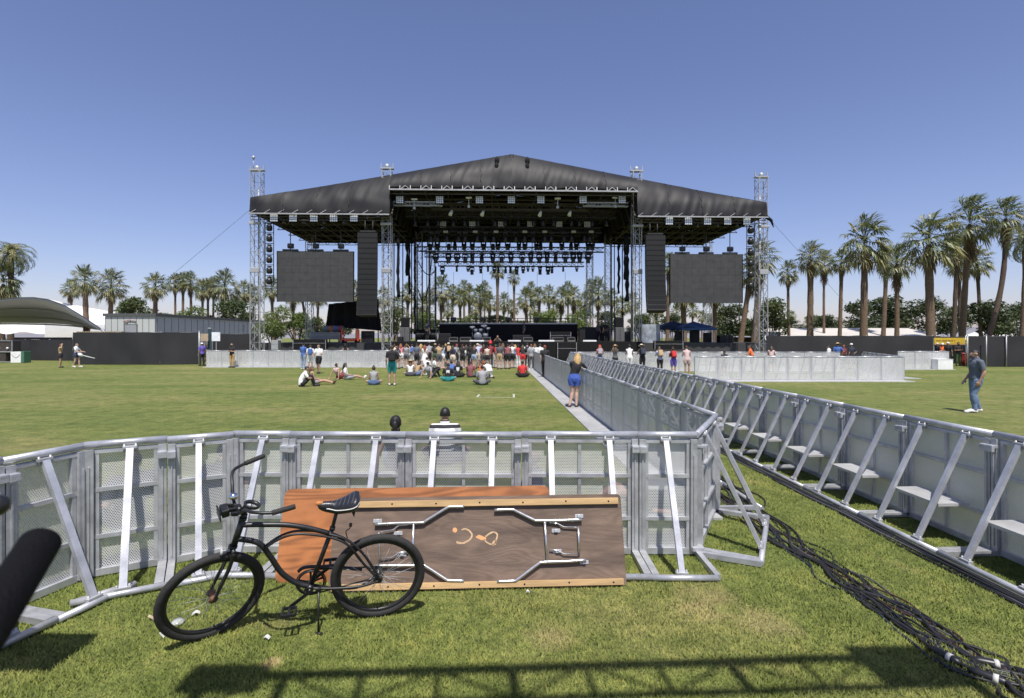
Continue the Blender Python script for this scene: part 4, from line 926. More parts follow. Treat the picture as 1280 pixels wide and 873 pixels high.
# video screens
def screen(px0, px1, py0, py1, ly, lab):
    a, b = sl_(px0, py1, ly), sl_(px1, py0, ly); w, h = b.x-a.x, b.z-a.z
    t = sthing('video_screen', lab, 'screen', ((a.x+b.x)/2, ly, a.z), 'video screens')
    m = MB(); nx, nz_ = 10, 7
    for i in range(nx):
        for j in range(nz_): m.box((-w/2+(i+.5)*w/nx, random.uniform(-.004, .004), (j+.5)*h/nz_), (w/nx-.008, .06, h/nz_-.008))
    m.build('led_panel', SCREENM, t)
    f = MB(); f.box((0, .12, h/2), (w-.05, .16, h-.05)); 
    for sx in (-1, 1): f.bar((sx*w/2, .05, 0), (sx*w/2, .05, h), .05, .2)
    f.build('back_frame', BLACK, t)
    for k in (-.33, 0, .33):
        c = MB(); c.box((k*w, .05, h+.08), (w*.2, .2, .14)); c.build('hanging_bracket', GREYSKIRT, t)
        c = MB(); c.rbox((k*w+.02, .05, h+.42), (.5, .3, .42), .1); c.tube([(k*w, .05, h+.1), (k*w, .05, 11.8-a.z)], .035, 6); c.build('hoist', BLACKPLASTIC, t)
screen(346.5, 442, 314.5, 377.5, 1.2, 'big unlit grey video screen left of the stage'); screen(837.5, 928, 318, 379, 1.2, 'big unlit grey video screen right of the stage')
# speaker hangs
def hang(px, ly, ztop, n, w, lab, curve):
    q = sl_(px, 300, ly); t = sthing('speaker_array', lab, 'speaker', (q.x, ly, 0), 'speaker hangs')
    z, y, a = ztop, 0, 0; hh = .405
    MB().box((0, .2, z+.12), (w*.8, .9, .12)).tube([(-.3, .2, z+.1), (-.3, .2, z+1.0)], .04, 6).tube([(.3, .2, z+.1), (.3, .2, z+1.0)], .04, 6).build('fly_bar', DTRUSS, t)
    for k in range(n):
        a = curve*(k/n)**2.2; M_ = Matrix.Rotation(-a, 3, 'X'); c = Vector((0, y, z))+M_ @ Vector((0, 0, -hh/2))
        b = MB(); d2 = .42
        pts = [(-w/2, -d2*.8, -hh/2+.012), (w/2, -d2*.8, -hh/2+.012), (w*.42, d2, -hh/2+.012), (-w*.42, d2, -hh/2+.012)]
        b.prism([c+M_ @ Vector(p) for p in pts], M_ @ Vector((0, 0, hh-.024)))
        o = b.build('speaker_cabinet', CAB, t)
        g_ = MB(); g_.bar(c+M_ @ Vector((-w*.46, -d2*.8-.012, 0)), c+M_ @ Vector((w*.46, -d2*.8-.012, 0)), hh-.07, .02, (0, 1, 0)); g_.bar(c+M_ @ Vector((-w/2, -d2*.8-.01, -hh/2+.005)), c+M_ @ Vector((w/2, -d2*.8-.01, -hh/2+.005)), .02)
        g_.build('grille', CAB, o)
        y += (M_ @ Vector((0, 0, -hh))).y; z -= hh*math.cos(a)
hang(460.5, -.9, 10.25, 16, 1.52, 'tall black speaker hang left of the stage opening', .20); hang(818, -.9, 10.2, 15, 1.55, 'tall black speaker hang right of the stage opening', .30)
# black scrims at the left
t = sthing('black_scrim', 'sloping black scrim standing below the left speaker hang', 'scrim', (0, 5.5, 1.7))
a, b, c, d = sl_(411, 380, 5.5), sl_(472, 374, 5.5), sl_(478, 414, 5.5), sl_(407, 408, 5.5)
m = MB(); m.grid(lambda u, v: d.lerp(c, u).lerp(a.lerp(b, u), v)+Vector((0, -5.5+.15*math.sin(u*30)+.1*noise.noise(Vector((u*9, v*5, 0))), -1.7)), 40, 10); m.build('cloth', BLACK, t)
m = MB()
for q in (a, b): m.tube([(q.x, .25, 0), (q.x, .25, q.z-1.7)], .05, 6)
m.build('pole', DTRUSS, t)
# blinder lights
def blinder_proto():
    t = thing('blinder_light', 'x', 'light')
    MB().rbox((0, .06, 0), (.66, .14, .66), .02).build('housing', BLACK, t)
    m = MB()
    for i in range(4):
        for j in range(4): m.rbox((-.225+.15*i, -.02, -.225+.15*j), (.125, .03, .125), .02)
    m.build('lamp_grid', LENS, t); MB().bar((-.36, .06, 0), (-.36, .06, .42), .04).bar((.36, .06, 0), (.36, .06, .42), .04).bar((-.36, .06, .42), (.36, .06, .42), .04).build('yoke', DTRUSS, t); return t
B0 = blinder_proto(); first = True
for px, py, ly, sc, lab in [(q, 272.5, .1, 1, 'sixteen-lamp blinder under the left wing eave') for q in (342.5, 366.4, 392.4, 417.1, 442.4)]+[(q, 276.5, .1, 1, 'sixteen-lamp blinder under the right wing eave') for q in (836.5, 860.5, 884.4, 909.6, 933.5)]+\
        [(q, 250, .9, 1, 'sixteen-lamp blinder in the front row under the centre roof') for q in (499.7, 549.6, 599.3, 639.2, 676, 728.8, 777.7)]+[(q, 281, 5.2, .95, 'dimmer blinder in the second row under the centre roof') for q in (553.8, 590.4, 626.6, 663, 699, 734)]:
    p = sl_(px, py, ly); o = B0 if first else dup(B0); first = False
    o.location = stage(p.x, ly, p.z); o.rotation_euler = (0, 0, TH); o.scale = (sc,)*3; o['label'] = lab; o['group'] = 'blinder lights of the stage'
# lighting trusses
def ltruss(px0, px1, py, ly, lab, w=.42, m_=DTRUSS, cables=True):
    a, b = sl_(px0, py, ly), sl_(px1, py, ly); t = sthing('lighting_truss', lab, 'truss', ((a.x+b.x)/2, ly, a.z), 'lighting trusses over the stage'); L = b.x-a.x
    m = MB(); trussbars(m, (-L/2, 0, 0), (L/2, 0, 0), w, max(4, int(L/.6)), .03, 4, .018); m.build('lattice', m_, t)
    c = MB()
    for k in (-.42, -.14, .14, .42): c.tube([(k*L, 0, w/2), (k*L, 0, max(.3, ZC-a.z-.3))], .022, 5)
    c.build('chain', BLACK, t); return a.x, b.x, a.z
ltruss(492, 553, 255, 1.3, 'grey front truss segment at the left of the centre roof', .3, TRUSS); ltruss(729, 785, 256, 1.3, 'grey front truss segment at the right of the centre roof', .3, TRUSS)
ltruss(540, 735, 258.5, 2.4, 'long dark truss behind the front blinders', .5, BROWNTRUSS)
ltruss(508, 770, 268, 3.6, 'upper dark truss under the centre roof', .45)
ltruss(525, 752, 287, 5.2, 'dark truss carrying the second row of blinders', .45)
ltruss(532, 748, 297, 8.6, 'dark truss deep under the centre roof', .5)
ltruss(523, 755, 311.5, 7.0, 'long black truss hung low across the opening', .42); ltruss(531, 741, 319, 9.8, 'black truss hung behind the low front truss', .4); ltruss(548, 730, 330, 8.4, 'lowest black truss with a row of hanging lamps', .42)
# moving lights
def mover():
    t = thing('moving_light', 'x', 'stage light')
    MB().rbox((0, 0, -.10), (.40, .34, .18), .03).build('base', BLACKPLASTIC, t)
    MB().bar((-.22, 0, -.16), (-.22, 0, -.56), .05, .14).bar((.22, 0, -.16), (.22, 0, -.56), .05, .14).bar((-.22, 0, -.19), (.22, 0, -.19), .12, .05).build('yoke', BLACK, t)
    h = MB().lathe([(.05, .20), (.15, .17), (.17, .02), (.165, -.2), (.185, -.32), (.17, -.33)], 14, None, (0, 0, -.52)).build('head', BLACKPLASTIC, t)
    MB().lathe([(.168, -.325), (.12, -.315), (.001, -.305)], 14, None, (0, 0, -.52)).build('lens', mat('dark lens', (.05, .055, .07), .12, .2), h); return t
MV = mover(); fm = True
def mv(px, py, ly, s, lab):
    global fm
    p = sl_(px, py, ly); o = MV if fm else dup(MV); fm = False
    o.location = stage(p.x, ly, p.z); o.rotation_euler = (0, 0, TH+random.uniform(-1.5, 1.5)); o.scale = (s,)*3; o['label'] = lab; o['group'] = 'moving lights of the stage'
for q in (561, 571, 582, 590, 602, 616, 627, 639, 653, 664, 674, 684, 695, 706, 716, 725, 735, 545): mv(q+random.uniform(-1, 1), 316, 7.0, 1.15, 'large black moving light hanging under the long low truss')
for q in (553, 571, 585, 590, 601, 610, 618, 623, 632, 638, 646, 654, 660, 666, 675, 685, 690, 704, 721): mv(q, 333, 8.4, random.choice((.62, .8, .95)), 'black lamp hanging in the lowest row over the opening')
for k in range(18): mv(536+k*12+random.uniform(-3, 3), 290, 5.2, 1.05, 'black moving light under the truss of the second blinder row')
for k in range(20): mv(538+k*10.8+random.uniform(-3, 3), 300, 8.6, 1.15, 'black moving light deep under the centre roof')
for k in range(16): mv(520+k*16+random.uniform(-4, 4), 271, 3.6, .95, 'black moving light under the upper dark truss')
for q in (355, 380, 405, 430, 849, 872, 897, 921): mv(q, 268.5 if q < 600 else 273, .5, .8, 'small moving light between the wing blinders')
for q in (567, 604, 635, 671):
    p = sl_(q, 406, 9.0); t = sthing('pole_lamp', 'black lamp on a short pole on the rear riser rail', 'stage light', (p.x, 9.0, p.z-.2), 'pole lamps on the riser')
    MB().tube([(0, 0, 0), (0, 0, .5)], .09, 8).build('pole', BLACK, t); MB().rbox((0, 0, .72), (.55, .35, .38), .08).build('head', BLACKPLASTIC, t)
for q, py, ly, lab in ((518, 251, 1.2, 'small white lamp at the left of the front truss'), (586, 249, 1.2, 'white follow lamp on the front truss left of centre'), (697, 250, 1.2, 'white follow lamp on the front truss right of centre'), (769, 249, 1.2, 'small white lamp at the right of the front truss')):
    p = sl_(q, py, ly); t = sthing('spot_lamp', lab, 'lamp', (p.x, ly, p.z)); MB().rbox((0, 0, .1), (.5, .2, .12), .03).build('shade', WHITEP, t); MB().bar((0, 0, -.6), (0, 0, .1), .06).rbox((0, 0, -.62), (.22, .18, .22), .04).build('stand', STEEL, t)
for q, py, lab in ((564, 266, 'short white tilted lamp under the left of the dark truss'), (603.5, 266.5, 'short white tilted lamp near the ridge'), (675.5, 267, 'short white tilted lamp right of the ridge'), (712.5, 266.5, 'short white tilted lamp under the right of the dark truss')):
    p = sl_(q, py, 2.2); t = sthing('tilted_lamp', lab, 'lamp', (p.x, 2.2, p.z)); MB().tube([(-.08, -.1, -.22), (.06, .1, .2)], [.16, .10], 10).build('body', WHITEP, t); MB().bar((.06, .1, .2), (.06, .1, .5), .05).build('hanger', DTRUSS, t)
for q in (557, 594, 620, 656, 681, 717, 739):
    p = sl_(q, 290, 4.9); t = sthing('small_lamp', 'small pale lamp under the second blinder row', 'lamp', (p.x, 4.9, p.z), 'small pale lamps'); MB().rbox((0, 0, 0), (.42, .2, .2), .04).build('face', mat('pale lamp face', (.4, .39, .33), .5), t); MB().bar((0, .05, .1), (0, .05, .4), .05).build('hanger', DTRUSS, t)
# light ladders
def ladder(px0, px1, py0, py1, ly, n, lab):
    a, b = sl_(px0, py1, ly), sl_(px1, py0, ly); w = b.x-a.x; h = b.z-a.z
    t = sthing('light_ladder', lab, 'light rig', ((a.x+b.x)/2, ly, a.z)); m = MB()
    for s in (-1, 1): m.tube([(s*w/2, 0, 0), (s*w/2, 0, h)], .035, 6)
    for k in range(n+1): m.bar((-w/2, 0, h*k/n), (w/2, 0, h*k/n), .05)
    m.build('frame', DTRUSS, t)
    for k in range(n):
        z = h*(k+.5)/n; l = MB(); l.lathe([(.02, .24), (.20, .18), (.24, 0), (.22, -.22), (.14, -.28), (.01, -.28)], 12, None, (0, -.02, z)); l.rbox((0, 0, z+.30), (.3, .25, .1), .03); l.build('lamp', BLACKPLASTIC, t)
ladder(331.5, 342, 278, 358, .6, 6, 'ladder of six round black lamps left of the left screen'); ladder(933.5, 942.5, 281, 364, .6, 6, 'ladder of six round black lamps right of the right screen')
# cable looms and drop lines
def loom(px, y0, y1, ly, r, lab, wob=.08, name='cable_loom', m_=BLACK):
    a = sl_(px, y0, ly); b = sl_(px, y1, ly); n = max(8, int((a.z-b.z)/.35)); pts = []; rs = []
    for k in range(n+1):
        z = (b.z-a.z)*k/n; pts.append((wob*noise.noise(Vector((px, k*.6, 0))), wob*noise.noise(Vector((k*.5, px, 3))), z)); rs.append(r*(1+(.7 if wob else 0)*noise.noise(Vector((k*.9, px, 1)))))
    o = MB().tube(pts, rs, 7).build(name, m_); o.location = stage(a.x, ly, a.z); o.rotation_euler = (0, 0, TH); return tag(o, lab, 'cable', 'hanging lines of the stage')
for px, y0, y1, ly, r, lab in ((497.5, 292, 372, 2.0, .13, 'thick dark motor cable loom beside the left inner tower'), (508.5, 296, 345, 6, .14, 'dark cable loom second from the left inner tower'), (511.5, 300, 368, 6.5, .11, 'longer dark cable loom third from the left inner tower'),
        (518.5, 296, 418, 5, .10, 'straight black pole-like loom in the left of the opening'), (773.5, 300, 367, 6, .12, 'knotted dark cable loom left of the right inner tower'), (784, 294, 377, 3, .17, 'thick dark cable loom next to the right inner tower'), (781, 296, 350, 3.4, .1, 'thinner dark cable loom beside the thick right one')): loom(px, y0, y1, ly, r, lab)
for px, y0, y1, ly, r in ((492.5, 292, 430, 1.0, .05), (522, 305, 420, 7, .045), (528, 300, 415, 9, .05), (533.5, 310, 415, 9, .045), (537.5, 315, 415, 10, .05), (544.8, 333, 408, 8, .065), (768, 300, 420, 9, .05), (778, 300, 420, 6, .05), (790, 290, 425, 1, .05), (503.5, 300, 425, 9, .05), (514.5, 300, 425, 10, .06), (764, 300, 420, 10, .05)): loom(px, y0, y1, ly, r, 'thin straight line dropping through the side of the stage opening', 0, 'drop_line')
for px in (567, 603, 635, 671.5, 706.5): loom(px, 340, 398, 9.4, .014, 'hair-thin line hanging in the middle of the opening', 0, 'drop_line')
def swag(pts, ly, lab): 
    o = MB().tube([Vector(sl_(x, y, ly)) for x, y in pts], .045, 6).build('swagged_cable', BLACK); o.location = stage(0, 0, 0); o.rotation_euler = (0, 0, TH); tag(o, lab, 'cable')
def cat(p, q, sag, n=12): return [(p[0]+(q[0]-p[0])*k/n, p[1]+(q[1]-p[1])*k/n+sag*4*(k/n)*(1-k/n)) for k in range(n+1)]
swag(cat((523, 327), (544.5, 337), 11), 7, 'drooping cable loop beside the inner frame, upper'); swag(cat((523, 362), (540, 322), 32), 7.2, 'long drooping cable loop beside the inner frame, lower'); swag(cat((518, 310), (528, 296), 4), 6, 'short cable loop at the left top of the opening')
for (a, b, lab) in ((sl_(313, 262, 0), (at(196, 360, 44)), 'thin guy wire running down left from the roof corner'), (sl_(960, 272, 0), (at(1062, 385, 52)), 'thin guy wire running down right from the roof corner')):
    A = stage(a.x, a.y, a.z); o = MB().tube([A, b+(b-A)*.35], .011, 5).build('guy_wire', DTRUSS); tag(o, lab, 'wire')
t = sthing('sling', 'dark strap hanging at the right roof corner', 'strap', (XR, 0, ZW)); m = MB(); m.tube([(-.1, 0, -.1), (.35, .1, -.35), (.6, .2, -.9)], [.16, .12, .03], 6); m.build('strap', BLACK, t)
# rear riser with rail
a, b = sl_(549, 427, 8.5), sl_(722, 405.5, 8.5); w = b.x-a.x
t = sthing('riser', 'long black riser at the back of the stage with a rail on top', 'riser', ((a.x+b.x)/2, 8.5, 1.8)); h = b.z-1.8
m = MB(); m.box((0, 1.0, h/2), (w, 2.0, h)); m.build('body', BLACK, t)
m = MB(); m.bar((-w/2, 0, h+.06), (w/2, 0, h+.06), .1, .12); m.build('white_edge', PLATE, t)
m = MB()
for k in range(15): m.bar((-w/2+w*k/14, 1.9, h), (-w/2+w*k/14, 1.9, h+.62), .06)
for z in (.3, .62): m.bar((-w/2, 1.9, h+z), (w/2, 1.9, h+z), .06)
m.build('rail', DTRUSS, t)
for (px, py0, py1, w_, ly, lab, mm) in ((533, 412, 427, 26, 6, 'dark curtain box left of the riser', BLACK), (744, 409, 427, 34, 6.5, 'dark equipment wall right of the riser', CAB), (727, 410, 427, 7, 5.5, 'grey-edged rack at the right end of the riser', CAB), (556, 417, 427, 15, 4, 'black amplifier stack left of the drum kit', CAB), (652, 419, 427, 22, 4, 'black keyboard cases right of the photographer', CAB), (700, 415, 427, 26, 5, 'black equipment stack at the right of the riser', BLACK)):
    case(px, py0, py1, w_, ly, lab, mm)
# column speakers
for px0, px1, y0, y1, ly, lab in ((501, 512.5, 409.5, 428, 2.2, 'grey column speaker at the left of the stage'), (768.5, 779.5, 409.5, 428, 2.2, 'grey column speaker at the right of the stage')):
    a, b = sl_(px0, y1, ly), sl_(px1, y0, ly); w = b.x-a.x; t = sthing('column_speaker', lab, 'speaker', ((a.x+b.x)/2, ly, 1.8)); h = b.z-1.8
    MB().rbox((0, 0, h/2), (w, .7, h), .03).build('cabinet', mat('grey cabinet', (.10, .10, .10), .7), t); MB().box((0, -.36, h/2), (.02, .02, h-.05)).build('seam', BLACK, t)
    t2 = sthing('top_speaker', lab.replace('grey column speaker', 'dark speaker box standing on the grey column'), 'speaker', ((a.x+b.x)/2, ly, b.z)); MB().rbox((0, 0, .42), (w*.85, .6, .84), .03).build('cabinet', CAB, t2); MB().box((0, -.31, .42), (w*.75, .02, .7)).build('grille', BLACK, t2)
# drum kit
p = sl_(598, 427, 5.0); t = sthing('drum_kit', 'pale blue drum kit with cymbals at the centre of the stage', 'drum kit', (p.x, 5.0, 1.8))
DR = mat('pale blue drum shell', (.12, .135, .165), .45, 0); RX = Matrix.Rotation(R(90), 3, 'X')
MB().lathe([(.001, .25), (.36, .25), (.38, .2), (.38, -.2), (.36, -.25), (.001, -.25)], 22, RX, (-.05, 0, .42)).build('bass_drum', DR, t)
for x, y, z in ((-.25, .1, .95), (.2, .1, .97)): MB().lathe([(.001, .15), (.16, .15), (.17, -.13), (.001, -.14)], 16, Matrix.Rotation(R(20), 3, 'X'), (x, y, z)).build('tom', DR, t)
MB().lathe([(.001, .2), (.24, .2), (.24, -.2), (.001, -.2)], 18, None, (.62, .2, .5)).build('floor_tom', DR, t)
for x, z, rr in ((-.55, 1.3, .24), (.5, 1.42, .28), (.85, 1.2, .2)): 
    c = MB().lathe([(.001, .03), (.05, .02), (rr, -.02), (rr, -.025), (.001, .0)], 18, Matrix.Rotation(R(25), 3, 'X'), (x, .2, z)).build('cymbal', STEEL, t); MB().tube([(x, .22, 0), (x, .22, z)], .012, 6).build('stand', STEEL, c)
# people on and before the stage
person(stage(sl_(622, 426, -.4).x, -.45, .55), 'phone', 'm', 180, 1.78, ('brn', 'short'), ('k', 'tee'), ('k', 'long'), 'photographer in black leaning over the stage edge above the crowd', 'b', 'k')
t = sthing('pit_step', 'dark low step on which the photographer stands', 'step', (sl_(622, 426, -.4).x, -.45, 0)); MB().rbox((0, 0, .275), (1.2, .9, .55), .03).build('body', BLACK, t); MB().box((0, 0, .556), (1.1, .8, .012)).build('tread', GREYSKIRT, t)
for px, ly, lab, rz in ((504, 5.4, 'crew member in black standing at the left of the stage', 40), (534, 5.2, 'crew member in black turning right beside the dark curtain box', -30), (655, 6.0, 'crew member in dark clothes in the middle of the stage', 100), (757, 5.5, 'crew member in black right of the riser', 20), (748, 5.9, 'crew member in dark grey near the right rear tower', -60)):
    person(stage(sl_(px, 422, ly).x, ly, 1.8), 'stand', 'm', rz, 1.76, ('blk', 'short'), ('dg' if 'dark' in lab else 'k', 'tee'), ('k', 'long'), lab, 'b', 'k')
# lift, wrapped gear, canopies
p = sl_(438.5, 424.5, 3.6); t = sthing('scissor_lift', 'small red lift platform on the left wing', 'lift', (p.x, 3.6, 1.68)); RED = mat('red lift paint', (.62, .07, .04), .45)
MB().rbox((0, 0, .22), (1.5, .8, .2), .03).build('chassis', RED, t)
m = MB()
for x in (-.68, .62): m.bar((x, -.3, .3), (x, -.3, 1.15), .10); m.bar((x, .3, .3), (x, .3, 1.1), .08); m.bar((x, -.3, 1.1), (x, .3, 1.1), .06)
m.bar((-.68, .3, .36), (.62, .3, .36), .07); m.bar((-.68, -.3, .36), (-.68, .3, .36), .05)
m.build('guard_rail', RED, t); m = MB()
for x in (-.55, .55):
    for y in (-.36, .36): m.lathe([(.001, .05), (.13, .05), (.13, -.05), (.001, -.05)], 12, Matrix.Rotation(R(90), 3, 'X'), (x, y, .13))
m.build('wheels', BLACK, t)
case(408, 415.5, 424.5, 36, 4.2, 'long grey crate behind the pale barrier on the left wing', mat('grey crate', (.20, .21, .21), .7), .9, 'crate', 'crate')
p = sl_(417, 414.5, 4.6); t = sthing('rolled_carpet', 'striped coloured roll lying on the grey crate', 'roll', (p.x, 4.6, p.z-.05)); RC = mat('grey roll', (.16, .17, .19), .8)
MB().tube([(-.95, 0, .15), (-.8, 0, .28), (.8, 0, .3), (.95, 0, .18)], [.1, .26, .26, .1], 12).build('roll', RC, t)
for x, cc, nm in ((-.3, (.45, .14, .05), 'orange wrap'), (.1, (.06, .12, .35), 'blue wrap'), (.45, (.3, .06, .05), 'red wrap')): MB().tube([(x, 0, .29), (x+.3, 0, .295)], .272, 12).build('stripe', mat(nm, cc, .8), t)
case(345.5, 425.5, 437.5, 8, 2.6, 'pale grey equipment rack standing left under the left screen', mat('pale rack', (.32, .33, .33), .6), .7)
p = sl_(812, 429, 4.4); t = sthing('wrapped_gear', 'translucent plastic wrapped gear right of the inner tower', 'cover', (p.x, 4.4, 1.68)); PL = mat('cloudy plastic sheet', (.30, .33, .37), .25, 0, .5, 1.6, .5, 5)
m = MB()
def wrap(u, v):
    a = u*2*math.pi; r = (1-.08*v)*(1+.08*noise.noise(Vector((math.cos(a)*2, math.sin(a)*2, v*3)))); sq = 1/max(abs(math.cos(a)), abs(math.sin(a)))**.6
    return (.95*r*sq*math.cos(a), .6*r*sq*math.sin(a), 1.62*v+.08*noise.noise(Vector((u*9, v*4, 2))))
m.grid(wrap, 40, 10); m.poly([wrap(k/40, 1) for k in range(40)], True); m.build('sheet', PL, t)
for k in (-.5, .4): MB().rbox((k, 0, .7), (.8, .7, 1.3), .04).build('crate', CAB, t)
BLUE = mat('blue canopy cloth', (.025, .07, .20), .7, 0, .2, 2, .2, 8)
def canopy(px, ly, w, h, lab, m_):
    p = sl_(px, 422, ly); t = sthing('canopy_tent', lab, 'canopy', (p.x, ly, 1.68)); m = MB(); n = 12
    def f(u, v):
        x, y = (u-.5)*w, (v-.5)*w*.9; r = max(abs(u-.5), abs(v-.5))*2; return (x, y, h+.62*(1-r)**1.15*(1)+ .03*math.sin(9*u))
    m.grid(f, n*2, n*2); m.build('roof_cloth', m_, t)
    v_ = MB()
    for s in (-1, 1): v_.grid(lambda u, q: ((u-.5)*w, s*w*.45, h-.02-.22*q+.02*math.sin(u*20)*q), 16, 1); v_.grid(lambda u, q: (s*w*.5, (u-.5)*w*.9, h-.02-.22*q), 12, 1)
    v_.build('valance', m_, t)
    for sx in (-1, 1):
        for sy in (-1, 1): MB().bar((sx*w*.48, sy*w*.43, 0), (sx*w*.48, sy*w*.43, h), .06).build('leg', STEEL, t)
canopy(867, 5.2, 3.1, 1.35, 'bright blue canopy tent on the right wing', BLUE); canopy(841, 7.0, 3.0, 1.45, 'darker blue canopy tent behind and left of the bright blue one', mat('dark blue canopy cloth', (.015, .03, .075), .7)); 
for px, w_, y0, lab in ((849, 8, 414, 'white framed rack under the blue canopy'), (868, 9, 413, 'mixing desk rack under the blue canopy'), (884, 7, 416, 'black case at the right leg of the blue canopy')): case(px, y0, 428, w_, 5.4, lab, CAB)
# ------------------------------------------------------------------ fences, buildings, tents beyond the lawn
def fence(pts, h, lab, post=3.0, drop=.0):
    P_ = [Vector((p.x, p.y, 0)) for p in pts]; t = thing('screened_fence', lab, 'fence', P_[0]); m = MB(); q = MB()
    for a, b in zip(P_, P_[1:]):
        L = (b-a).length; n = max(1, round(L/post)); d = (b-a).normalized(); s = Vector((-d.y, d.x, 0))
        m.grid(lambda u, v: a-P_[0]+(b-a)*u+s*(.04*math.sin(u*L*2.1)*math.sin(v*3)+.05*noise.noise(Vector((u*L*.7, v*2, a.x))))+Vector((0, 0, drop+.03+(h-.03-drop)*v+ (.03*noise.noise(Vector((u*L*.8, 3, 0))) if v == 1 else 0))), max(4, int(L*2)), 4)
        for k in range(n+1): c = a-P_[0]+(b-a)*k/n+s*.17; q.tube([c, c+Vector((0, 0, h+.03))], .03, 6)
        q.tube([a-P_[0]+s*.17+Vector((0, 0, h-.02)), b-P_[0]+s*.17+Vector((0, 0, h-.02))], .022, 6)
    m.build('mesh_screen', SCRIM, t); q.build('fence_posts', STEEL, t); return t
def gp(px, d): v = at(px, 422, d); v.z = 0; return v
fence([gp(-30, 51), gp(91, 49)], 1.95, 'low black screened fence at the far left behind the white box')
fence([gp(91, 47.5), gp(92, 42.3), gp(200, 42.0), gp(248, 42.6)], 2.55, 'taller black screened fence before the grey container building')
fence([gp(266, 46), gp(326, 46.5)], 2.45, 'black screened fence behind the guard in tan trousers')
fence([gp(958, 42), gp(1168, 42.5)], 2.28, 'long black screened fence behind the right-hand pen')
fence([gp(1209, 39.4), gp(1258, 39), gp(1300, 38.9), gp(1420, 38)], 2.25, 'black screened fence with pale posts right of the yellow sign')
for px in (1209.5, 1233, 1258):
    p = gp(px, 38.9); tag(MB().tube([(0, 0, 0), (0, 0, 2.3)], .035, 8).lathe([(.001, .06), (.05, .03), (.05, 0)], 8, None, (0, 0, 2.3)).build('fence_post', STEEL, None, p), 'pale steel gate post in the right fence', 'post', 'gate posts')
t = thing('yellow_sign', 'yellow banner with blurred dark line over the gap in the right fence', 'sign', gp(1188, 41))
w = 2.5; MB().box((0, 0, 1.86), (w, .05, .52)).build('banner', mat('yellow banner', (.55, .38, .03), .6), t); MB().box((0, -.028, 1.62), (w, .02, .1)).build('lower_edge', mat('ochre edge', (.33, .22, .09), .7), t)
m = MB(); 
for k in range(22):
    if k % 7 != 6: m.box((-1.1+k*.065+random.uniform(0, .01), -.03, 1.90), (.045, .012, random.uniform(.07, .1)))
m.build('lettering', mat('brown lettering', (.20, .12, .02), .7), t); 
for s in (-1, 1): MB().bar((s*w/2, .05, 0), (s*w/2, .05, 2.1), .06).build('post', STEEL, t)
t = thing('dark_opening', 'black box filling the dark opening behind the people under the yellow sign', 'booth', gp(1188, 44)); MB().box((0, 1, 1.1), (2.9, 2, 2.1)).build('body', BLACK, t); MB().box((0, .9, 2.18), (3.1, 2.4, .06)).build('roof', GREYSKIRT, t)  # black box stands in for the dark of the opening
t = thing('red_drum', 'dark red bin at the gap under the yellow sign', 'bin', gp(1204, 40.6)); MB().lathe([(.001, 0), (.28, 0), (.3, .4), (.28, .85), (.29, .9), (.001, .9)], 16).build('body', mat('dark red plastic', (.30, .03, .03), .5), t); MB().lathe([(.3, .9), (.3, .96), (.001, 1.0)], 16).build('lid', mat('dark red lid', (.2, .02, .02), .5), t)
t = thing('white_box', 'plain white box at the right end of the pale barriers', 'box', gp(1182, 35.6)); MB().rbox((0, .3, .34), (1.0, .6, .68), .02).build('body', WHITEP, t); MB().box((0, .3, .69), (1.03, .63, .025)).build('lid', WHITEP, t)
# things at the far left
t = thing('equipment_cart', 'dark gridded equipment cart cut by the left edge', 'cart', gp(-6, 46)); m = MB(); m.rbox((0, .4, 1.4), (3.0, .8, .95), .03); m.rbox((-.3, .4, .46), (2.4, .8, .85), .03); m.build('body', mat('dark brown mesh', (.05, .04, .035), .8, 0, .4, 9), t)
m = MB(); 
for z in (.06, .9, .94, 1.86): m.bar((-1.5, -.03, z), (1.5, -.03, z), .05)
for x in (-1.48, 1.48): m.bar((x, -.03, .94), (x, -.03, 1.86), .05)
m.build('frame', STEEL, t); m = MB(); m.ball((.35, -.05, 1.22), .1); m.ball((1.1, -.05, 1.22), .1); m.build('lamp', LENS, t)
t = thing('white_bin', 'white box with green side in front of the low left fence', 'box', gp(21, 45)); MB().rbox((-.1, .35, .48), (.85, .7, .92), .02).build('front', WHITEP, t); MB().rbox((.47, .35, .5), (.24, .68, .95), .02).build('side', mat('green panel', (.06, .16, .10), .6), t)
m = MB(); m.tube([(-.42+.085*k, -.01, .72-.28*math.sin(math.pi*k/8)) for k in range(9)], .012, 5); m.build('cord', GREYSKIRT, t)
for px, w_, h_, lab, cc in ((255.5, .62, .6, 'beige notice panel at the fence opening', (.45, .36, .24)), (270, .68, .72, 'white notice board on the fence left of the guard', (.75, .77, .8))):
    z = 1.95; t = thing('notice_board', lab, 'board', gp(px, 43.5)); MB().box((0, 0, z+h_/2-.1), (w_, .04, h_)).build('board', mat(lab, cc, .6), t); MB().bar((0, .05, 0), (0, .05, z+h_-.15), .05).build('post', STEEL, t)
t = thing('teal_panel', 'narrow dark teal panel between the two notice boards', 'board', gp(262.2, 43.8)); MB().box((0, 0, 1.5), (.3, .05, 3.0)).build('board', mat('dark teal', (.03, .06, .07), .6), t); MB().box((0, -.03, 2.9), (.3, .02, .1)).build('edge', STEEL, t)
# fence gap post left
tag(MB().tube([(0, 0, 0), (0, 0, 2.6)], .05, 8).lathe([(.001, .06), (.07, .03), (.07, 0)], 8, None, (0, 0, 2.6)).build('fence_post', STEEL, None, gp(249, 42)), 'pale end post of the tall left fence', 'post')
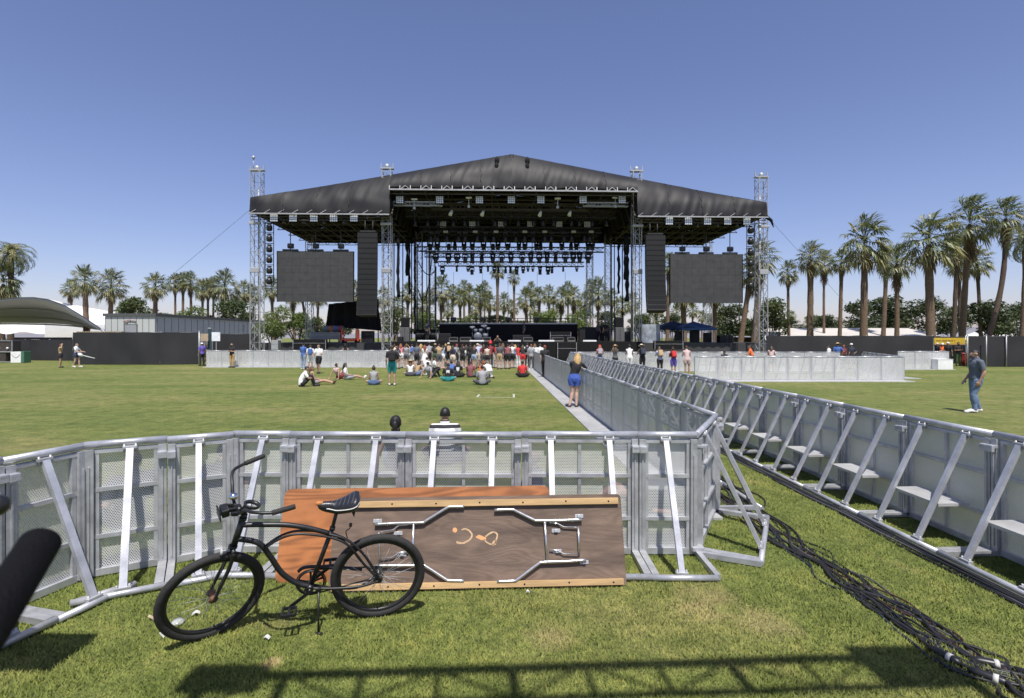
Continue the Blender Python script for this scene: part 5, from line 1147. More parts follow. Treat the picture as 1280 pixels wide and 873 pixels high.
# grey container building
GB_ = mat('pale green-grey cladding', (.47, .49, .46), .6, 0, .06, .5); GB2 = mat('dark cladding edge', (.08, .085, .085), .6)
a, b = at(131.5, 416, 56), at(194, 416, 56); z1 = at(0, 394.5, 56).z
t = thing('site_cabin', 'grey flat-roofed cabin building behind the left fence', 'building', (a.x, 56, 0)); w = b.x-a.x
m = MB(); m.box((w/2, 12, z1/2), (w, 24, z1)); m.build('wall', GB_, t); m = MB(); m.box((w/2, 12, z1+.06), (w+.3, 24.3, .28)); m.build('roof', GB2, t)
m = MB()
for k in range(9): m.bar((w*k/8, -.012, .1), (w*k/8, -.012, z1-.2), .035, .02)
for k in range(20): m.bar((w+.012, 1.2*k+.3, .1), (w+.012, 1.2*k+.3, z1-.2), .02, .035)
m.build('cladding_rib', GB2, t)
f = MB(); f.box((w*.52, -.03, 3.05), (1.35, .07, .95)); f = f.build('window', GB2, t); MB().box((w*.52, -.07, 3.05), (1.2, .02, .8)).build('pane', mat('dull pane', (.28, .29, .31), .15), f)
m = MB(); m.tube([(w*.38, -.08, 3.8), (w*.5, -.1, 4.0), (w*.62, -.08, 3.85)], .05, 6); m.tube([(w*.42, -.08, 3.6), (w*.46, -.1, 3.85)], .04, 6); m.build('pipe', mat('rosy pipe', (.38, .26, .24), .6), t)
t = thing('annex_cabin', 'darker low cabin at the right end of the grey building', 'building', gp(226, 70)); MB().box((0, 0, 1.9), (3.0, 6, 3.8)).build('wall', mat('mid grey wall', (.16, .17, .17), .7), t); MB().box((0, 0, 3.86), (3.3, 6.3, .14)).build('roof', GB2, t)
# timber pallet edge along the fence top
t = thing('timber_stack', 'row of pale timber ends above the tall left fence', 'timber', gp(126, 43.4)); m = MB()
for k in range(20): m.box((-1.75+k*.185, 0, 2.58), (.12, .5, .1))
m.build('boards', mat('pale timber', (.46, .36, .22), .8), t); MB().box((0, 0, 1.25), (3.5, .4, 2.5)).build('crate', BLACK, t)
# white vaulted tent
TENT = mat('white tent fabric', (.62, .62, .60), .6, 0, .06, .4, .1, 2); TENTIN = TENT
pf = [(-90, 384), (-50, 378), (-20, 375.5), (0, 374), (20, 371.8), (42, 371.5), (60, 374), (80, 381), (100, 393), (115, 403), (127, 411)]
front = [at(x, y, 60+max(0, (x-20))*.0) for x, y in pf]
back = [at(x, y, 84) for x, y in ((-90, 403), (-50, 403.5), (-20, 404), (0, 404), (20, 404), (45, 404.5), (65, 405), (85, 406), (105, 408), (118, 410), (130, 411.5))]
t = thing('vaulted_tent', 'big white vaulted fabric tent with open grey underside at the far left', 'tent', Vector((front[3].x, 60, 0))); O_ = Vector((front[3].x, 60, 0))
def crv(a, u):
    k = u*(len(a)-1); i = min(int(k), len(a)-2); return a[i].lerp(a[i+1], k-i)
m = MB(); m.grid(lambda u, v: crv(front, u).lerp(crv(back, u), v)-O_+Vector((0, 0, -.9*math.sin(v*math.pi*3)**2*.35)), 40, 18); m.build('roof_fabric', TENT, t)
for v in (0.01, .34, .67, .99): 
    m = MB(); m.tube([crv(front, u/20).lerp(crv(back, u/20), v)-O_-Vector((0, 0, .16)) for u in range(21)], .11, 8); m.build('arch', STEEL, t)
m = MB(); m.tube([front[-1]-O_, front[-1]-O_+Vector((.7, 0, -.9)), Vector((front[-1].x+.9, 60, 0))-O_], .12, 8); m.build('arch_foot', STEEL, t)
for k in range(7):
    x = front[3].x-9+k*3.3; m = MB(); m.tube([Vector((x, 84, 0))-O_, Vector((x, 84, 2.6))-O_, Vector((x+.7, 83.5, 4.2))-O_], .09, 6); m.build('post', STEEL, t)
t = thing('tent_wall', 'bright white wall panel standing at the back of the vaulted tent', 'wall', Vector((-55, 86, 0))); m = MB(); m.grid(lambda u, v: (-20+38*u, .1*math.sin(u*50), .2+4.0*v), 60, 2); m.build('panel', WHITEP, t); MB().box((-1, .1, .12), (38, .3, .2)).build('sill', STEEL, t)
t = thing('white_tent', 'pale peaked fabric roof behind the vaulted tent and the cabin', 'tent', at(120, 420, 95)-Vector((0, 0, EYE))); m = MB()
q_ = [at(x, y, 95)-at(120, 420, 95)+Vector((0, 0, EYE)) for x, y in ((40, 372), (62, 374.5), (85, 380), (112, 385), (140, 390), (165, 396))]
m.grid(lambda u, v: crv(q_, u).lerp(Vector((crv(q_, u).x-1.5, -7, 2.6+.2*math.sin(u*20))), v)+Vector((0, 0, -.5*math.sin(v*math.pi))), 40, 8); m.build('roof_fabric', TENT, t); 
for x in (-6, 0, 6): MB().tube([(x, 0, 0), (x, 0, 3.6)], .08, 6).build('post', STEEL, t)
m = MB(); m.grid(lambda u, v: (-68+52*u, 52+44*v, .006), 6, 6, False); struct(m.build('added_bounce_sheet', mat('added bounce grey', (.17, .165, .15), .95, 0, .25, .5)))  # added ground sheet, greys the light bounced up to the tent underside
# stacked dark chairs row under the tent
g0 = None
for k in range(14):
    p = gp(20+k*5.2, 53); 
    if g0 is None:
        g0 = thing('stacked_chair', 'dark chair back showing above the low left fence', 'chair', p, 0, 'chairs behind the low left fence'); MB().rbox((0, .0, 1.95), (.42, .06, .42), .04).build('backrest', BLACK, g0); MB().rbox((0, -.22, 1.6), (.44, .44, .06), .02).build('seat', BLACK, g0)
        m = MB(); 
        for sx in (-1, 1): 
            for sy in (0, -.42): m.bar((sx*.2, sy, 0), (sx*.2, sy, 1.95 if sy == 0 else 1.6), .03)
        m.build('frame', DTRUSS, g0)
    else: dup(g0, p)
# long pale roofed shade at right
t = thing('shade_building', 'long low pale-roofed shade building behind the right fence', 'building', gp(1080, 72)); l, r_ = at(958, 420, 72).x-at(1080, 420, 72).x, at(1176, 420, 72).x-at(1080, 420, 72).x
RF = mat('pale roof sheet', (.50, .47, .42), .7, 0, .1, .4); m = MB()
m.grid(lambda u, v: (l+(r_-l)*u, 6*v, 2.35+1.15*v), 30, 3, False); m.grid(lambda u, v: (l+(r_-l)*u, 6+6*v, 3.5-1.15*v), 30, 3, False); m.build('roof', RF, t)
m = MB(); m.poly([(r_-.02, 0, 2.3), (r_-.02, 6, 3.45), (r_-.02, 12, 2.3)]); m.box((r_/2+l/2, 11.5, 1.1), (r_-l, .2, 2.2)); m.build('wall', mat('brown gable', (.10, .075, .06), .8), t)
m = MB(); 
for k in range(16): x = l+(r_-l)*k/15; m.bar((x, .3, 0), (x, .3, 2.38), .12)
m.bar((l, .1, 2.28), (r_, .1, 2.28), .12, .1); m.build('post', GB2, t)
for px, d, lab in ((1226, 70, 'small white tent roof beyond the right fence'), (1249, 66, 'domed white tent top beyond the right fence')):
    t = thing('white_tent', lab, 'tent', gp(px, d)); m = MB(); m.lathe([(.001, 3.0), (.6, 2.85), (1.3, 2.5), (1.9, 2.0)] if 'dome' in lab else [(.001, 3.3), (.3, 3.0), (1.9, 2.3)], 20); m.build('roof_fabric', WHITEP, t); m = MB()
    for k in range(4): m.bar((1.3*math.cos(R(45+90*k)), 1.3*math.sin(R(45+90*k)), 0), (1.3*math.cos(R(45+90*k)), 1.3*math.sin(R(45+90*k)), 2.5), .06)
    m.build('post', STEEL, t)

# ------------------------------------------------------------------ palms and trees
FR1 = leafmat('palm frond green', (.105, .135, .045), (.19, .205, .08), .42, .22, .6); FR2 = leafmat('palm frond pale', (.22, .22, .09), (.33, .30, .145), .5, .25, .6)
FRD = leafmat('dry palm thatch', (.14, .095, .05), (.24, .17, .09), .8, .1, 1.2); BARK = mat('palm bark', (.155, .105, .068), .9, 0, .4, 3.0, .6, 14, stretch=(1, 1, 3)); BARKD = mat('dark palm bark', (.09, .062, .045), .9, 0, .4, 3, .6, 14, stretch=(1, 1, 3))
def fan(m, o, az, el, pl, fr, seg, wind, droop):
    d = Vector((math.cos(az)*math.cos(el), math.sin(az)*math.cos(el), math.sin(el)))
    b = o+d*pl*.6+Vector((0, 0, .06)); c = o+d*pl+Vector((0, 0, -.10*pl*(1-el)))+wind*.25
    s0 = d.cross(Vector((0, 0, 1))); s0 = s0.normalized() if s0.length > .05 else Vector((1, 0, 0))
    m._a([o-s0*.03, o+s0*.03, b+s0*.025, b-s0*.025, c+s0*.02, c-s0*.02], [(0, 1, 2, 3), (3, 2, 4, 5)], False)
    f = (c-b).normalized(); f = (f+wind*.35+Vector((0, 0, -.25*droop))).normalized(); s = f.cross(Vector((0, 0, 1))); s = s.normalized() if s.length > .05 else s0; nn = s.cross(f)
    roll = random.uniform(-.5, .5); s = (s*math.cos(roll)+nn*math.sin(roll)); 
    for k in range(seg):
        a = -1.95+3.9*k/(seg-1)+random.uniform(-.06, .06); L = fr*(.62+.38*math.cos(a*.62))*random.uniform(.86, 1.08)
        dd = (f*math.cos(a)+s*math.sin(a)).normalized(); mid = c+dd*L*.55+Vector((0, 0, .02)); tip = c+dd*L+Vector((0, 0, -droop*L*random.uniform(.35, .75)))+wind*L*.35
        q = dd.cross(Vector((random.uniform(-.4, .4), random.uniform(-.4, .4), 1))).normalized()*fr*.062
        m._a([c, mid-q, tip, mid+q], [(0, 1, 2, 3)], False)
def feather(m, o, az, el, L, wind):
    d = Vector((math.cos(az), math.sin(az), 0)); pts = []; p = o.copy(); e = el
    for k in range(9): pts.append(p.copy()); p = p+(d*math.cos(e)+Vector((0, 0, math.sin(e)))+wind*.12*k/4)*L/8; e -= .20+.04*k
    s = d.cross(Vector((0, 0, 1)))
    for k in range(8): m._a([pts[k]-s*.03, pts[k]+s*.03, pts[k+1]+s*.02, pts[k+1]-s*.02], [(0, 1, 2, 3)], False)
    for k in range(30):
        t_ = k/29*7.9; i = int(t_); c = pts[i].lerp(pts[min(i+1, 8)], t_-i); ax = (pts[min(i+1, 8)]-pts[i]).normalized(); ll = L*.20*(1-.55*abs(k/29-.4))
        for sg in (-1, 1):
            dd = (ax*.6+s*sg*.8+Vector((0, 0, -.25+random.uniform(-.15, .25)))).normalized(); tip = c+dd*ll+wind*ll*.2; q = ax*.045
            m._a([c-q, c+dd*ll*.5-q*.8, tip, c+dd*ll*.5+q*.8], [(0, 1, 2, 3)], False)
CROWN = {}
def crown(kind, var, wind):
    k = (kind, var, tuple(wind))
    if k in CROWN: return CROWN[k]
    random.seed(100+var); m = MB(); w = Vector(wind); o = Vector((0, 0, 0))
    if kind == 'fan':
        for i in range(60):
            u_ = (i+.5)/60; el = R(82-122*u_**.9)+random.uniform(-.12, .12); az = i*2.39996+random.uniform(-.3, .3)
            m.mat(0 if el > -.1 or random.random() < .35 else 1)
            if random.random() < .16: m.mat(1)
            fan(m, o+Vector((0, 0, .25-.7*u_)), az, el, random.uniform(.75, 1.42)*(1.05-.2*abs(u_-.4)), random.uniform(.72, 1.02), 13, w*(.5+.5*(1-u_)), .22+.62*u_)
        m.mat(2)
        for i in range((7, 16, 30, 12)[var % 4]): fan(m, o+Vector((0, 0, -.55-.045*i)), i*2.4, R(-62-1.0*(i % 20)), .5, .75, 8, w*.2, .9)
    else:
        for i in range(46):
            u_ = (i+.5)/46; m.mat(0 if random.random() < .7 else 1); feather(m, o+Vector((0, 0, .1-.3*u_)), i*2.39996, R(80-105*u_), random.uniform(2.0, 2.5), w)
    r = m.mesh('crown', [FR1, FR2, FRD]); CROWN[k] = r; random.seed(var); return r
TRK = {}
def palm(px, pyc, d, R_, lab, grp, lean=0, bow=0, tw=.26, kind='fan', wind=(0, 0, 0), var=0, base=None, dark=False, py0=None):
    """crown centre at pixel (px,pyc), crown radius R_ metres, distance d"""
    s_ = R_/(1.9 if kind == 'fan' else 2.2); c = at(px, pyc, d); b = Vector((c.x-lean, d, 0)) if base is None else Vector(((base-640)/FPX*d, d, 0))
    t = thing('palm_tree', lab, 'palm', b, 0, grp); H = c.z; dx = c.x-b.x; m = MB(); n = 14; pts = []; rs = []
    for k in range(n+1):
        u_ = k/n; pts.append((dx*u_+bow*math.sin(u_*math.pi), .1*math.sin(u_*3+px)*(1-u_), (H-.25*s_)*u_)); rs.append(tw*(1.25-.25*min(1, u_*4))*(1-.22*u_)*(1+.06*math.sin(k*2.3+px))+ (.07*tw/.26 if .8 < u_ < .93 else -.35*tw if u_ > .97 else 0))
    m.tube(pts, rs, 10); m.build('trunk', BARKD if dark else BARK, t)
    o = link('crown', crown(kind, var, wind), t, (dx, 0, H), (0, 0, random.uniform(0, 6.28) if wind == (0, 0, 0) else 0)); s = R_/(1.9 if kind == 'fan' else 2.2); o.scale = (s, s, s*random.uniform(.92, 1.1)); return t
random.seed(21)
WR = (.55, .1, 0)
GPR = 'palms behind the right fence'; GPB = 'palms behind the stage'; GPL = 'palms at the left'
rp = [(985, 341, 70, 1.55, -.1, .20, 'slim palm first right of the stage tower, small crown'), (1013, 322, 62, 1.95, 0, .37, 'thick-trunked palm second in the right row'), (1030, 329, 74, 1.7, 0, .18, 'thin palm crowded against the thick second palm'), (1052, 326, 64, 1.6, .3, .24, 'palm with a swollen neck and pale lower trunk'),
 (1081, 303, 56, 2.75, .1, .38, 'big palm with a wide ragged crown in the right row'), (1108, 326, 72, 1.8, .5, .30, 'palm leaning right behind the big ragged crown'), (1121, 327, 66, 2.1, 0, .30, 'palm with drooping fronds between the two biggest palms'), (1161, 301, 52, 2.75, -.2, .42, 'stoutest palm with the widest trunk on the right'), (1196, 312, 66, 2.2, .5, .26, 'palm with wind-blown fronds right of the stoutest palm'),
 (1199, 330, 70, 1.9, -.2, .24, 'shorter palm under the tall dark crown'), (1212, 276, 54, 2.5, .9, .30, 'tallest dark-crowned palm on the right'), (1221, 327, 60, 1.6, -.6, .2, 'small dark palm left of the curving trunk')]
for i, (px, py, d, r_, ln, tw, lab) in enumerate(rp): palm(px, py, d, r_, lab, GPR, ln, 0, tw, 'fan', WR if i % 3 else (.35, 0, 0), i % 4, None, tw < .28 and px > 1100)
palm(1257, 270, 50, 1.9, 'palm with a long curving trunk near the right edge', GPR, 0, .75, .24, 'fan', WR, 2, 1226, True)
palm(1283, 300, 46, 2.1, 'feathery palm cut by the right edge', GPR, .3, 0, .25, 'date', WR, 0)
palm(950, 322, 58, 2.1, 'palm with its crown against the right end tower', GPR, .6, 0, .38, 'fan', (.4, 0, 0), 1)
random.seed(33)
def lname(py, r_, k): return ('pale-fronded' if k % 3 == 0 else 'greener' if k % 3 == 1 else 'dusty')+' '+('tall' if py < 350 else 'short' if py > 378 else 'mid-height')
for i, (px, py, d, r_) in enumerate([(622, 338, 92, 1.5), (642.5, 347, 96, 1.3), (552, 362, 88, 2.1), (600, 371, 90, 1.9), (575, 372, 96, 1.8), (657, 374, 90, 2.0), (702, 372, 92, 1.9), (748, 366, 88, 2.3), (778, 382, 95, 1.8), (510, 366, 92, 1.8), (528, 380, 100, 1.8), (587, 368, 108, 1.9), (674, 370, 110, 1.9), (686, 368, 118, 2.0), (717, 370, 104, 2.0), (731, 378, 100, 1.7), (612, 378, 104, 1.8),
     (630, 378, 110, 1.8), (566, 366, 120, 1.9), (497, 382, 104, 1.9), (765, 372, 112, 1.8), (790, 378, 108, 1.9), (640, 384, 120, 1.8), (692, 384, 104, 1.6), (536, 372, 116, 1.9), (722, 386, 120, 1.7), (668, 386, 118, 1.6), (595, 386, 122, 1.7), (520, 390, 120, 1.6), (560, 388, 112, 1.6), (580, 360, 128, 2.0), (664, 362, 130, 2.0), (710, 362, 132, 2.0), (738, 360, 130, 2.0), (606, 362, 130, 2.0)]):
    extra = {622: 'tallest palm showing through the stage opening, left of centre', 642.5: 'second tallest palm in the stage opening, on a slim leaning trunk', 552: 'broad pale palm just right of the inner stage frame', 748: 'broad pale palm near the right rear tower'}.get(px)
    palm(px, py, d, r_, extra or lname(py, r_, i)+' palm in the row seen through the stage opening', GPB, random.uniform(-.4, .4), 0, random.uniform(.2, .34), 'fan', (0, 0, 0), i % 4)
for i, (px, py, d, r_, tw, lab) in enumerate([(106, 351, 80, 2.2, .42, 'full palm above the white tent'), (139, 357, 84, 2.6, .40, 'wide palm behind the cabin roof'), (88, 361, 95, 1.7, .2, 'small palm with a slanting trunk left of the full palm'), (194, 358, 78, 2.0, .36, 'single palm above the middle of the grey cabin'), (219, 354, 100, 1.8, .22, 'palm at the left of a tight group of three'), (229, 352, 100, 1.8, .26, 'palm in the middle of a tight group of three'), (238, 352, 98, 1.9, .26, 'palm at the right of a tight group of three'),
     (253, 362, 90, 1.6, .22, 'slim dark palm at the left of the group beside the stage'), (260, 361, 92, 1.7, .22, 'slim palm second in the group beside the stage'), (267, 358, 92, 1.7, .2, 'slim palm third in the group beside the stage'), (281, 358, 76, 2.3, .36, 'big palm left of the stage end tower'), (305, 364, 88, 1.7, .24, 'palm just left of the left end tower'), (317, 368, 92, 1.7, .24, 'palm behind the left end tower'), (340, 360, 84, 1.9, .26, 'palm between the left tower and the left screen'), (366, 366, 86, 1.8, .24, 'palm hidden behind the left screen'), (376, 362, 88, 1.8, .24, 'palm with a slanting trunk behind the left screen'),
     (398, 368, 82, 1.8, .22, 'palm behind the lower right corner of the left screen'), (446, 366, 90, 1.9, .3, 'green palm between the left screen and the speaker hang'), (836, 330, 84, 1.9, .3, 'palm between the right speaker hang and the right screen'), (854, 362, 70, 2.2, .38, 'palm whose brown trunk shows left under the right screen'), (893, 364, 70, 2.2, .36, 'palm whose brown trunk shows in the middle under the right screen'), (846, 392, 98, 1.7, .26, 'short palm beyond the blue canopy'), (938, 340, 66, 2.0, .34, 'palm with a leaning trunk left of the right end tower'), (866, 388, 110, 1.5, .2, 'small far palm under the right screen'), (878, 396, 120, 1.3, .2, 'tiny far palm under the right screen'), (990, 395, 130, 1.2, .16, 'tiny far palm right of the stage'), (976, 399, 125, 1.2, .16, 'tiny far palm left of the other tiny one'), (479, 372, 96, 1.9, .28, 'palm seen through the left inner tower'), (820, 385, 100, 1.9, .3, 'palm behind the right speaker hang')]):
    palm(px, py, d, r_, lab, GPL if px < 480 else GPB, {376: -1.6, 366: -.3, 938: 1.4, 88: -.8}.get(px, random.uniform(-.3, .3)), 0, tw, 'fan', (.2, 0, 0) if i % 2 else (0, 0, 0), i % 4)
palm(14, 318, 104, 4.6, 'dark feathery palm at the left edge', GPL, .2, 0, .5, 'date', (.25, 0, 0), 1, None, True); palm(4, 352, 104, 3.6, 'lower palm under the feathery palm at the left edge', GPL, .2, 0, .5, 'fan', (0, 0, 0), 1, None, True)
LF = [leafmat('bush leaf olive', (.055, .085, .025), (.115, .14, .045), .6, .25, .5), leafmat('bush leaf bright', (.10, .15, .035), (.18, .22, .06), .6, .3, .5), leafmat('tree leaf dark', (.035, .058, .022), (.075, .095, .035), .6, .2, .5)]
BRANCH = mat('tree bark', (.12, .095, .07), .9, 0, .3, 4)
BUSH = {}
def bush(px, pyc, d, w, h, lf, lab, grp, var=0):
    """leafy crown of width w and height h (m) centred at the pixel, on a forked trunk"""
    c = at(px, pyc, d); t = thing('leafy_tree', lab, 'tree', Vector((c.x, d, 0)), 0, grp)
    k = (lf, var)
    if k not in BUSH:
        random.seed(500+var*7+lf); m = MB(); lobes = []
        for i in range(13): 
            a = random.uniform(0, 6.28); r = random.uniform(0, .36); lobes.append((Vector((r*math.cos(a), r*math.sin(a)*.8, random.uniform(-.26, .30)-r*.3)), random.uniform(.13, .24)))
        for o, r in lobes:
            for i in range(340):
                v = Vector((random.gauss(0, 1), random.gauss(0, 1), random.gauss(0, 1))).normalized()*r*random.uniform(.55, 1.12)
                p = o+Vector((v.x, v.y, v.z*.8)); s = random.uniform(.014, .034); a = Vector((random.gauss(0, 1), random.gauss(0, 1), random.gauss(0, .7))).normalized(); b_ = a.cross(Vector((random.gauss(0, 1), random.gauss(0, 1), random.gauss(0, 1)))).normalized()
                m._a([p-a*s, p+b_*s*.55, p+a*s, p-b_*s*.55], [(0, 1, 2, 3)], False)
        BUSH[k] = (m.mesh('foliage', [LF[lf]]), lobes)
    f, lobes = BUSH[k]; o = link('foliage', f, t, (0, 0, c.z)); o.scale = (w, w*.9, h*1.25)
    m = MB(); 
    for i in range(4): q = lobes[i*3][0]; m.tube([(random.uniform(-.1, .1), 0, 0), (q.x*w*.3, q.y*w*.3, max(.4, (c.z-h*.5)*.8)), (q.x*w, q.y*w*.9, c.z+q.z*h*.9)], [.12, .09, .03], 6)
    m.build('trunk', BRANCH, t)
random.seed(77)
for i, (px, py, d, w, h, lf, lab) in enumerate([(1075, 397, 84, 7.5, 5.6, 2, 'dark round tree behind the big ragged palm'), (1122, 391, 88, 11, 6.5, 2, 'wide spreading tree in the middle of the right background'), (1165, 394, 86, 8, 5.5, 2, 'dark tree behind the stoutest palm'), (1190, 397, 92, 6.5, 4.6, 0, 'olive tree right of the stoutest palm'), (1246, 396, 60, 7.5, 4.4, 2, 'spreading thin-leaved tree near the right edge'), (1275, 400, 62, 5.5, 4.0, 2, 'dark tree cut by the right edge'), (1015, 404, 96, 5, 3.2, 0, 'low olive bush right of the stage'), (1040, 404, 92, 6, 3.4, 2, 'low dark bush under the row of right palms'), (962, 394, 70, 6.4, 5.0, 0, 'feathery olive tree right of the right tower'), (918, 400, 76, 7.5, 4.8, 2, 'dark bushy tree under the right end of the right screen'), (898, 404, 90, 6, 4, 0, 'olive bush under the right screen'),
    (167, 391, 92, 9, 6, 0, 'rounded green tree behind the cabin roof'), (231, 399, 68, 5.4, 3.6, 1, 'bright green bush at the right end of the cabin'), (290, 396, 74, 6.5, 5.2, 0, 'dark green tree left of the stage end tower'), (262, 405, 95, 5, 3.4, 0, 'low green bush behind the slim palms'), (340, 402, 62, 4.6, 4.0, 1, 'bright bush right of the left end tower'), (372, 404, 64, 4.8, 3.4, 1, 'bright bush under the left screen'), (395, 408, 70, 4, 2.8, 0, 'olive bush left of the black scrim'), (310, 404, 90, 6, 4, 0, 'olive bush behind the left end tower'), (490, 402, 84, 6, 4, 0, 'olive bush behind the left inner tower'), (525, 401, 86, 6, 3.8, 1, 'bright low bush left of the riser'), (577, 404, 90, 7, 3.0, 1, 'long bright bush behind the left part of the riser'), (620, 404, 96, 7, 3.2, 0, 'olive bush behind the drum kit'), (678, 400, 88, 6.6, 4.2, 1, 'bright round bush behind the right part of the riser'), (718, 401, 88, 6.2, 4.0, 1, 'bright round bush left of the right rear tower'), (760, 402, 92, 6, 3.8, 0, 'olive bush behind the right rear towers'), (800, 404, 92, 7, 3.6, 0, 'olive bush behind the right inner tower'), (648, 408, 104, 9, 2.6, 0, 'low hedge-like bush in the centre background'), (545, 408, 104, 8, 2.8, 0, 'low olive bush left of centre'), (840, 405, 96, 7, 3.4, 2, 'dark bush behind the blue canopy'), (424, 406, 80, 5, 3.4, 2, 'dark bush behind the black scrim'), (200, 402, 100, 8, 3.4, 0, 'low trees beyond the cabin'), (985, 408, 120, 10, 3.2, 2, 'far dark bush beyond the right fence')]):
    bush(px, py, d, w, h, lf, lab, 'trees and bushes beyond the lawn', i % 3)
# ------------------------------------------------------------------ the bicycle
def basis(cols, o):
    M = Matrix.Identity(4)
    for i, c in enumerate(cols):
        for j in range(3): M[j][i] = c[j]
    for j in range(3): M[j][3] = o[j]
    return M
_a, _l = R(15), R(12)
Bu = Vector((-math.cos(_a), -math.sin(_a), 0)); Bn = Vector((math.sin(_a), -math.cos(_a), 0)); Z = Vector((0, 0, 1))
Bw = Z*math.cos(_l)+Bn*math.sin(_l); Bv = Bn*math.cos(_l)-Z*math.sin(_l)
B0_ = gnd(473, 770)
bike = thing('bicycle', 'black cruiser bicycle standing on its kickstand in front of the leaning tables', 'bicycle')
bike.matrix_world = basis((Bu, Bv, Bw), B0_)
def bk(px, py, v=0):
    d = ray(px, py); o = CAMP-B0_; t = (v-o.dot(Bv))/d.dot(Bv); p = o+d*t; return Vector((p.dot(Bu), v, p.dot(Bw)))
def zb(x, y, v=0): return bk(180+x/2.911, 520+y/2.911, v)          # from the enlarged view of the bicycle
def smooth(P, n=6):
    P = [Vector(p) for p in P]; r = []
    for i in range(len(P)-1):
        p0, p1, p2, p3 = P[max(i-1, 0)], P[i], P[i+1], P[min(i+2, len(P)-1)]
        for k in range(n):
            w = k/n; r.append(.5*((p1*2)+(p2-p0)*w+(p0*2-p1*5+p2*4-p3)*w*w+(p1*3-p0-p2*3+p3)*w**3))
    return r+[P[-1]]
CHROME = mat('chrome', (.75, .75, .75), .15, 1, .05, 5, 0, 10, .05); RIMM = mat('black rim', (.02, .02, .021), .35, .2, .2, 10); RUST = mat('rusty hub', (.20, .10, .06), .6, .5, .5, 30)
HT, HB, BB, RH = Vector((.918, 0, .905)), Vector((.978, 0, .725)), Vector((.488, 0, .322)), Vector((0, 0, .347))
AX = (HT-HB).normalized(); SM = Matrix.Translation(HB) @ Matrix.Rotation(R(26), 4, AX) @ Matrix.Translation(-HB)
WR_ = .348
def wheel(c, m, hubm):
    c = Vector(c); rt = WR_-.027
    t = MB()
    N_ = 72; n = 14; vs = []
    for i in range(N_):
        a = 2*math.pi*i/N_; d = Vector((math.cos(a), 0, math.sin(a)))
        for j in range(n):
            b = 2*math.pi*j/n; r = .027*(1+(.035 if (i+j) % 2 and -1.0 < b-0 < 7 and math.cos(b) > .2 else 0)); vs.append(c+d*(rt+r*math.cos(b))+Vector((0, r*1.02*math.sin(b), 0)))
    t._a(vs, [(i*n+j, i*n+(j+1) % n, ((i+1) % N_)*n+(j+1) % n, ((i+1) % N_)*n+j) for i in range(N_) for j in range(n)], True)
    w = t.build('wheel', RUBBER, bike); w.matrix_local = m
    r = MB(); r.tube([c+Vector(((rt-.030)*math.cos(a), 0, (rt-.030)*math.sin(a))) for a in [2*math.pi*i/64 for i in range(64)]], .014, 8, True, [1.3]*64); r.build('rim', RIMM, w)
    s = MB()
    for i in range(36):
        a = 2*math.pi*i/36; b = a+(.9 if i % 4 < 2 else -.9); sd = .03 if i % 2 else -.03
        s.tube([c+Vector((.022*math.cos(b), sd, .022*math.sin(b))), c+Vector(((rt-.038)*math.cos(a), 0, (rt-.038)*math.sin(a)))], .0014, 4)
    s.build('spokes', STEEL, w)
    h = MB(); RXm = Matrix.Rotation(R(90), 3, 'X'); h.lathe([(.001, .062), (.008, .062), (.008, .042), (.030, .04), (.030, .034), (.018, .03), (.016, -.03), (.030, -.034), (.030, -.04), (.008, -.042), (.008, -.062), (.001, -.062)], 16, RXm, c); h.build('hub', hubm, w)
    v = MB(); v.tube([c+Vector((0, 0, -(rt-.035))), c+Vector((.01, .012, -(rt-.075)))], .004, 6); v.build('valve', BLACKPLASTIC, w); return w
I4 = Matrix.Identity(4)
wheel(RH, I4, mat('greasy hub', (.09, .085, .08), .4, .7, .3, 30)); FH = Vector((1.137, 0, .345)); wheel(FH, SM, RUST)
f = MB()
f.tube([HB-AX*.03, HT+AX*.01], .022, 12); f.tube([BB+Vector((0, -.045, 0)), BB+Vector((0, .045, 0))], .026, 12)
top = smooth([HT+(HB-HT)*.22, zb(430, 396), zb(520, 397), zb(600, 409), zb(672, 427)]); f.tube(top, .0185, 10)
dt = smooth([HB+(HT-HB)*.22, zb(415, 462), zb(455, 505), zb(500, 570), zb(555, 608), BB]); f.tube(dt, .020, 10)
for s in (-1, 1):
    y = .045*s; f.tube(smooth([zb(672, 427)+Vector((0, .012*s, 0)), zb(740, 452, y*.7), zb(800, 505, y), zb(850, 580, .06*s), RH+Vector((0, .062*s, 0))]), .0098, 8)
    f.tube(smooth([zb(440, 478)+Vector((0, .018*s, 0)), zb(500, 440)+Vector((0, .02*s, 0)), zb(570, 424)+Vector((0, .022*s, 0)), zb(680, 436)+Vector((0, .026*s, 0)), zb(745, 473, y), zb(805, 545, y), RH+Vector((0, .06*s, .012))]), .0088, 8)
    f.tube(smooth([BB+Vector((-.01, .022*s, 0)), zb(700, 628, y), zb(790, 620, .055*s), RH+Vector((0, .06*s, 0))]), .0095, 8)
    f.rbox(RH+Vector((.01, .058*s, 0)), (.06, .006, .035), .002)
sc_ = zb(685, 411); f.tube([BB, sc_], .0165, 10); f.build('frame', BLACKPAINT, bike)
sp = MB(); st_ = zb(702, 345); sp.tube([sc_-(st_-sc_)*.15, st_], .0135, 10); sp.tube([sc_-(st_-sc_)*.04, sc_+(st_-sc_)*.10], .021, 10); sp.build('seat_post', BLACKPAINT, bike)
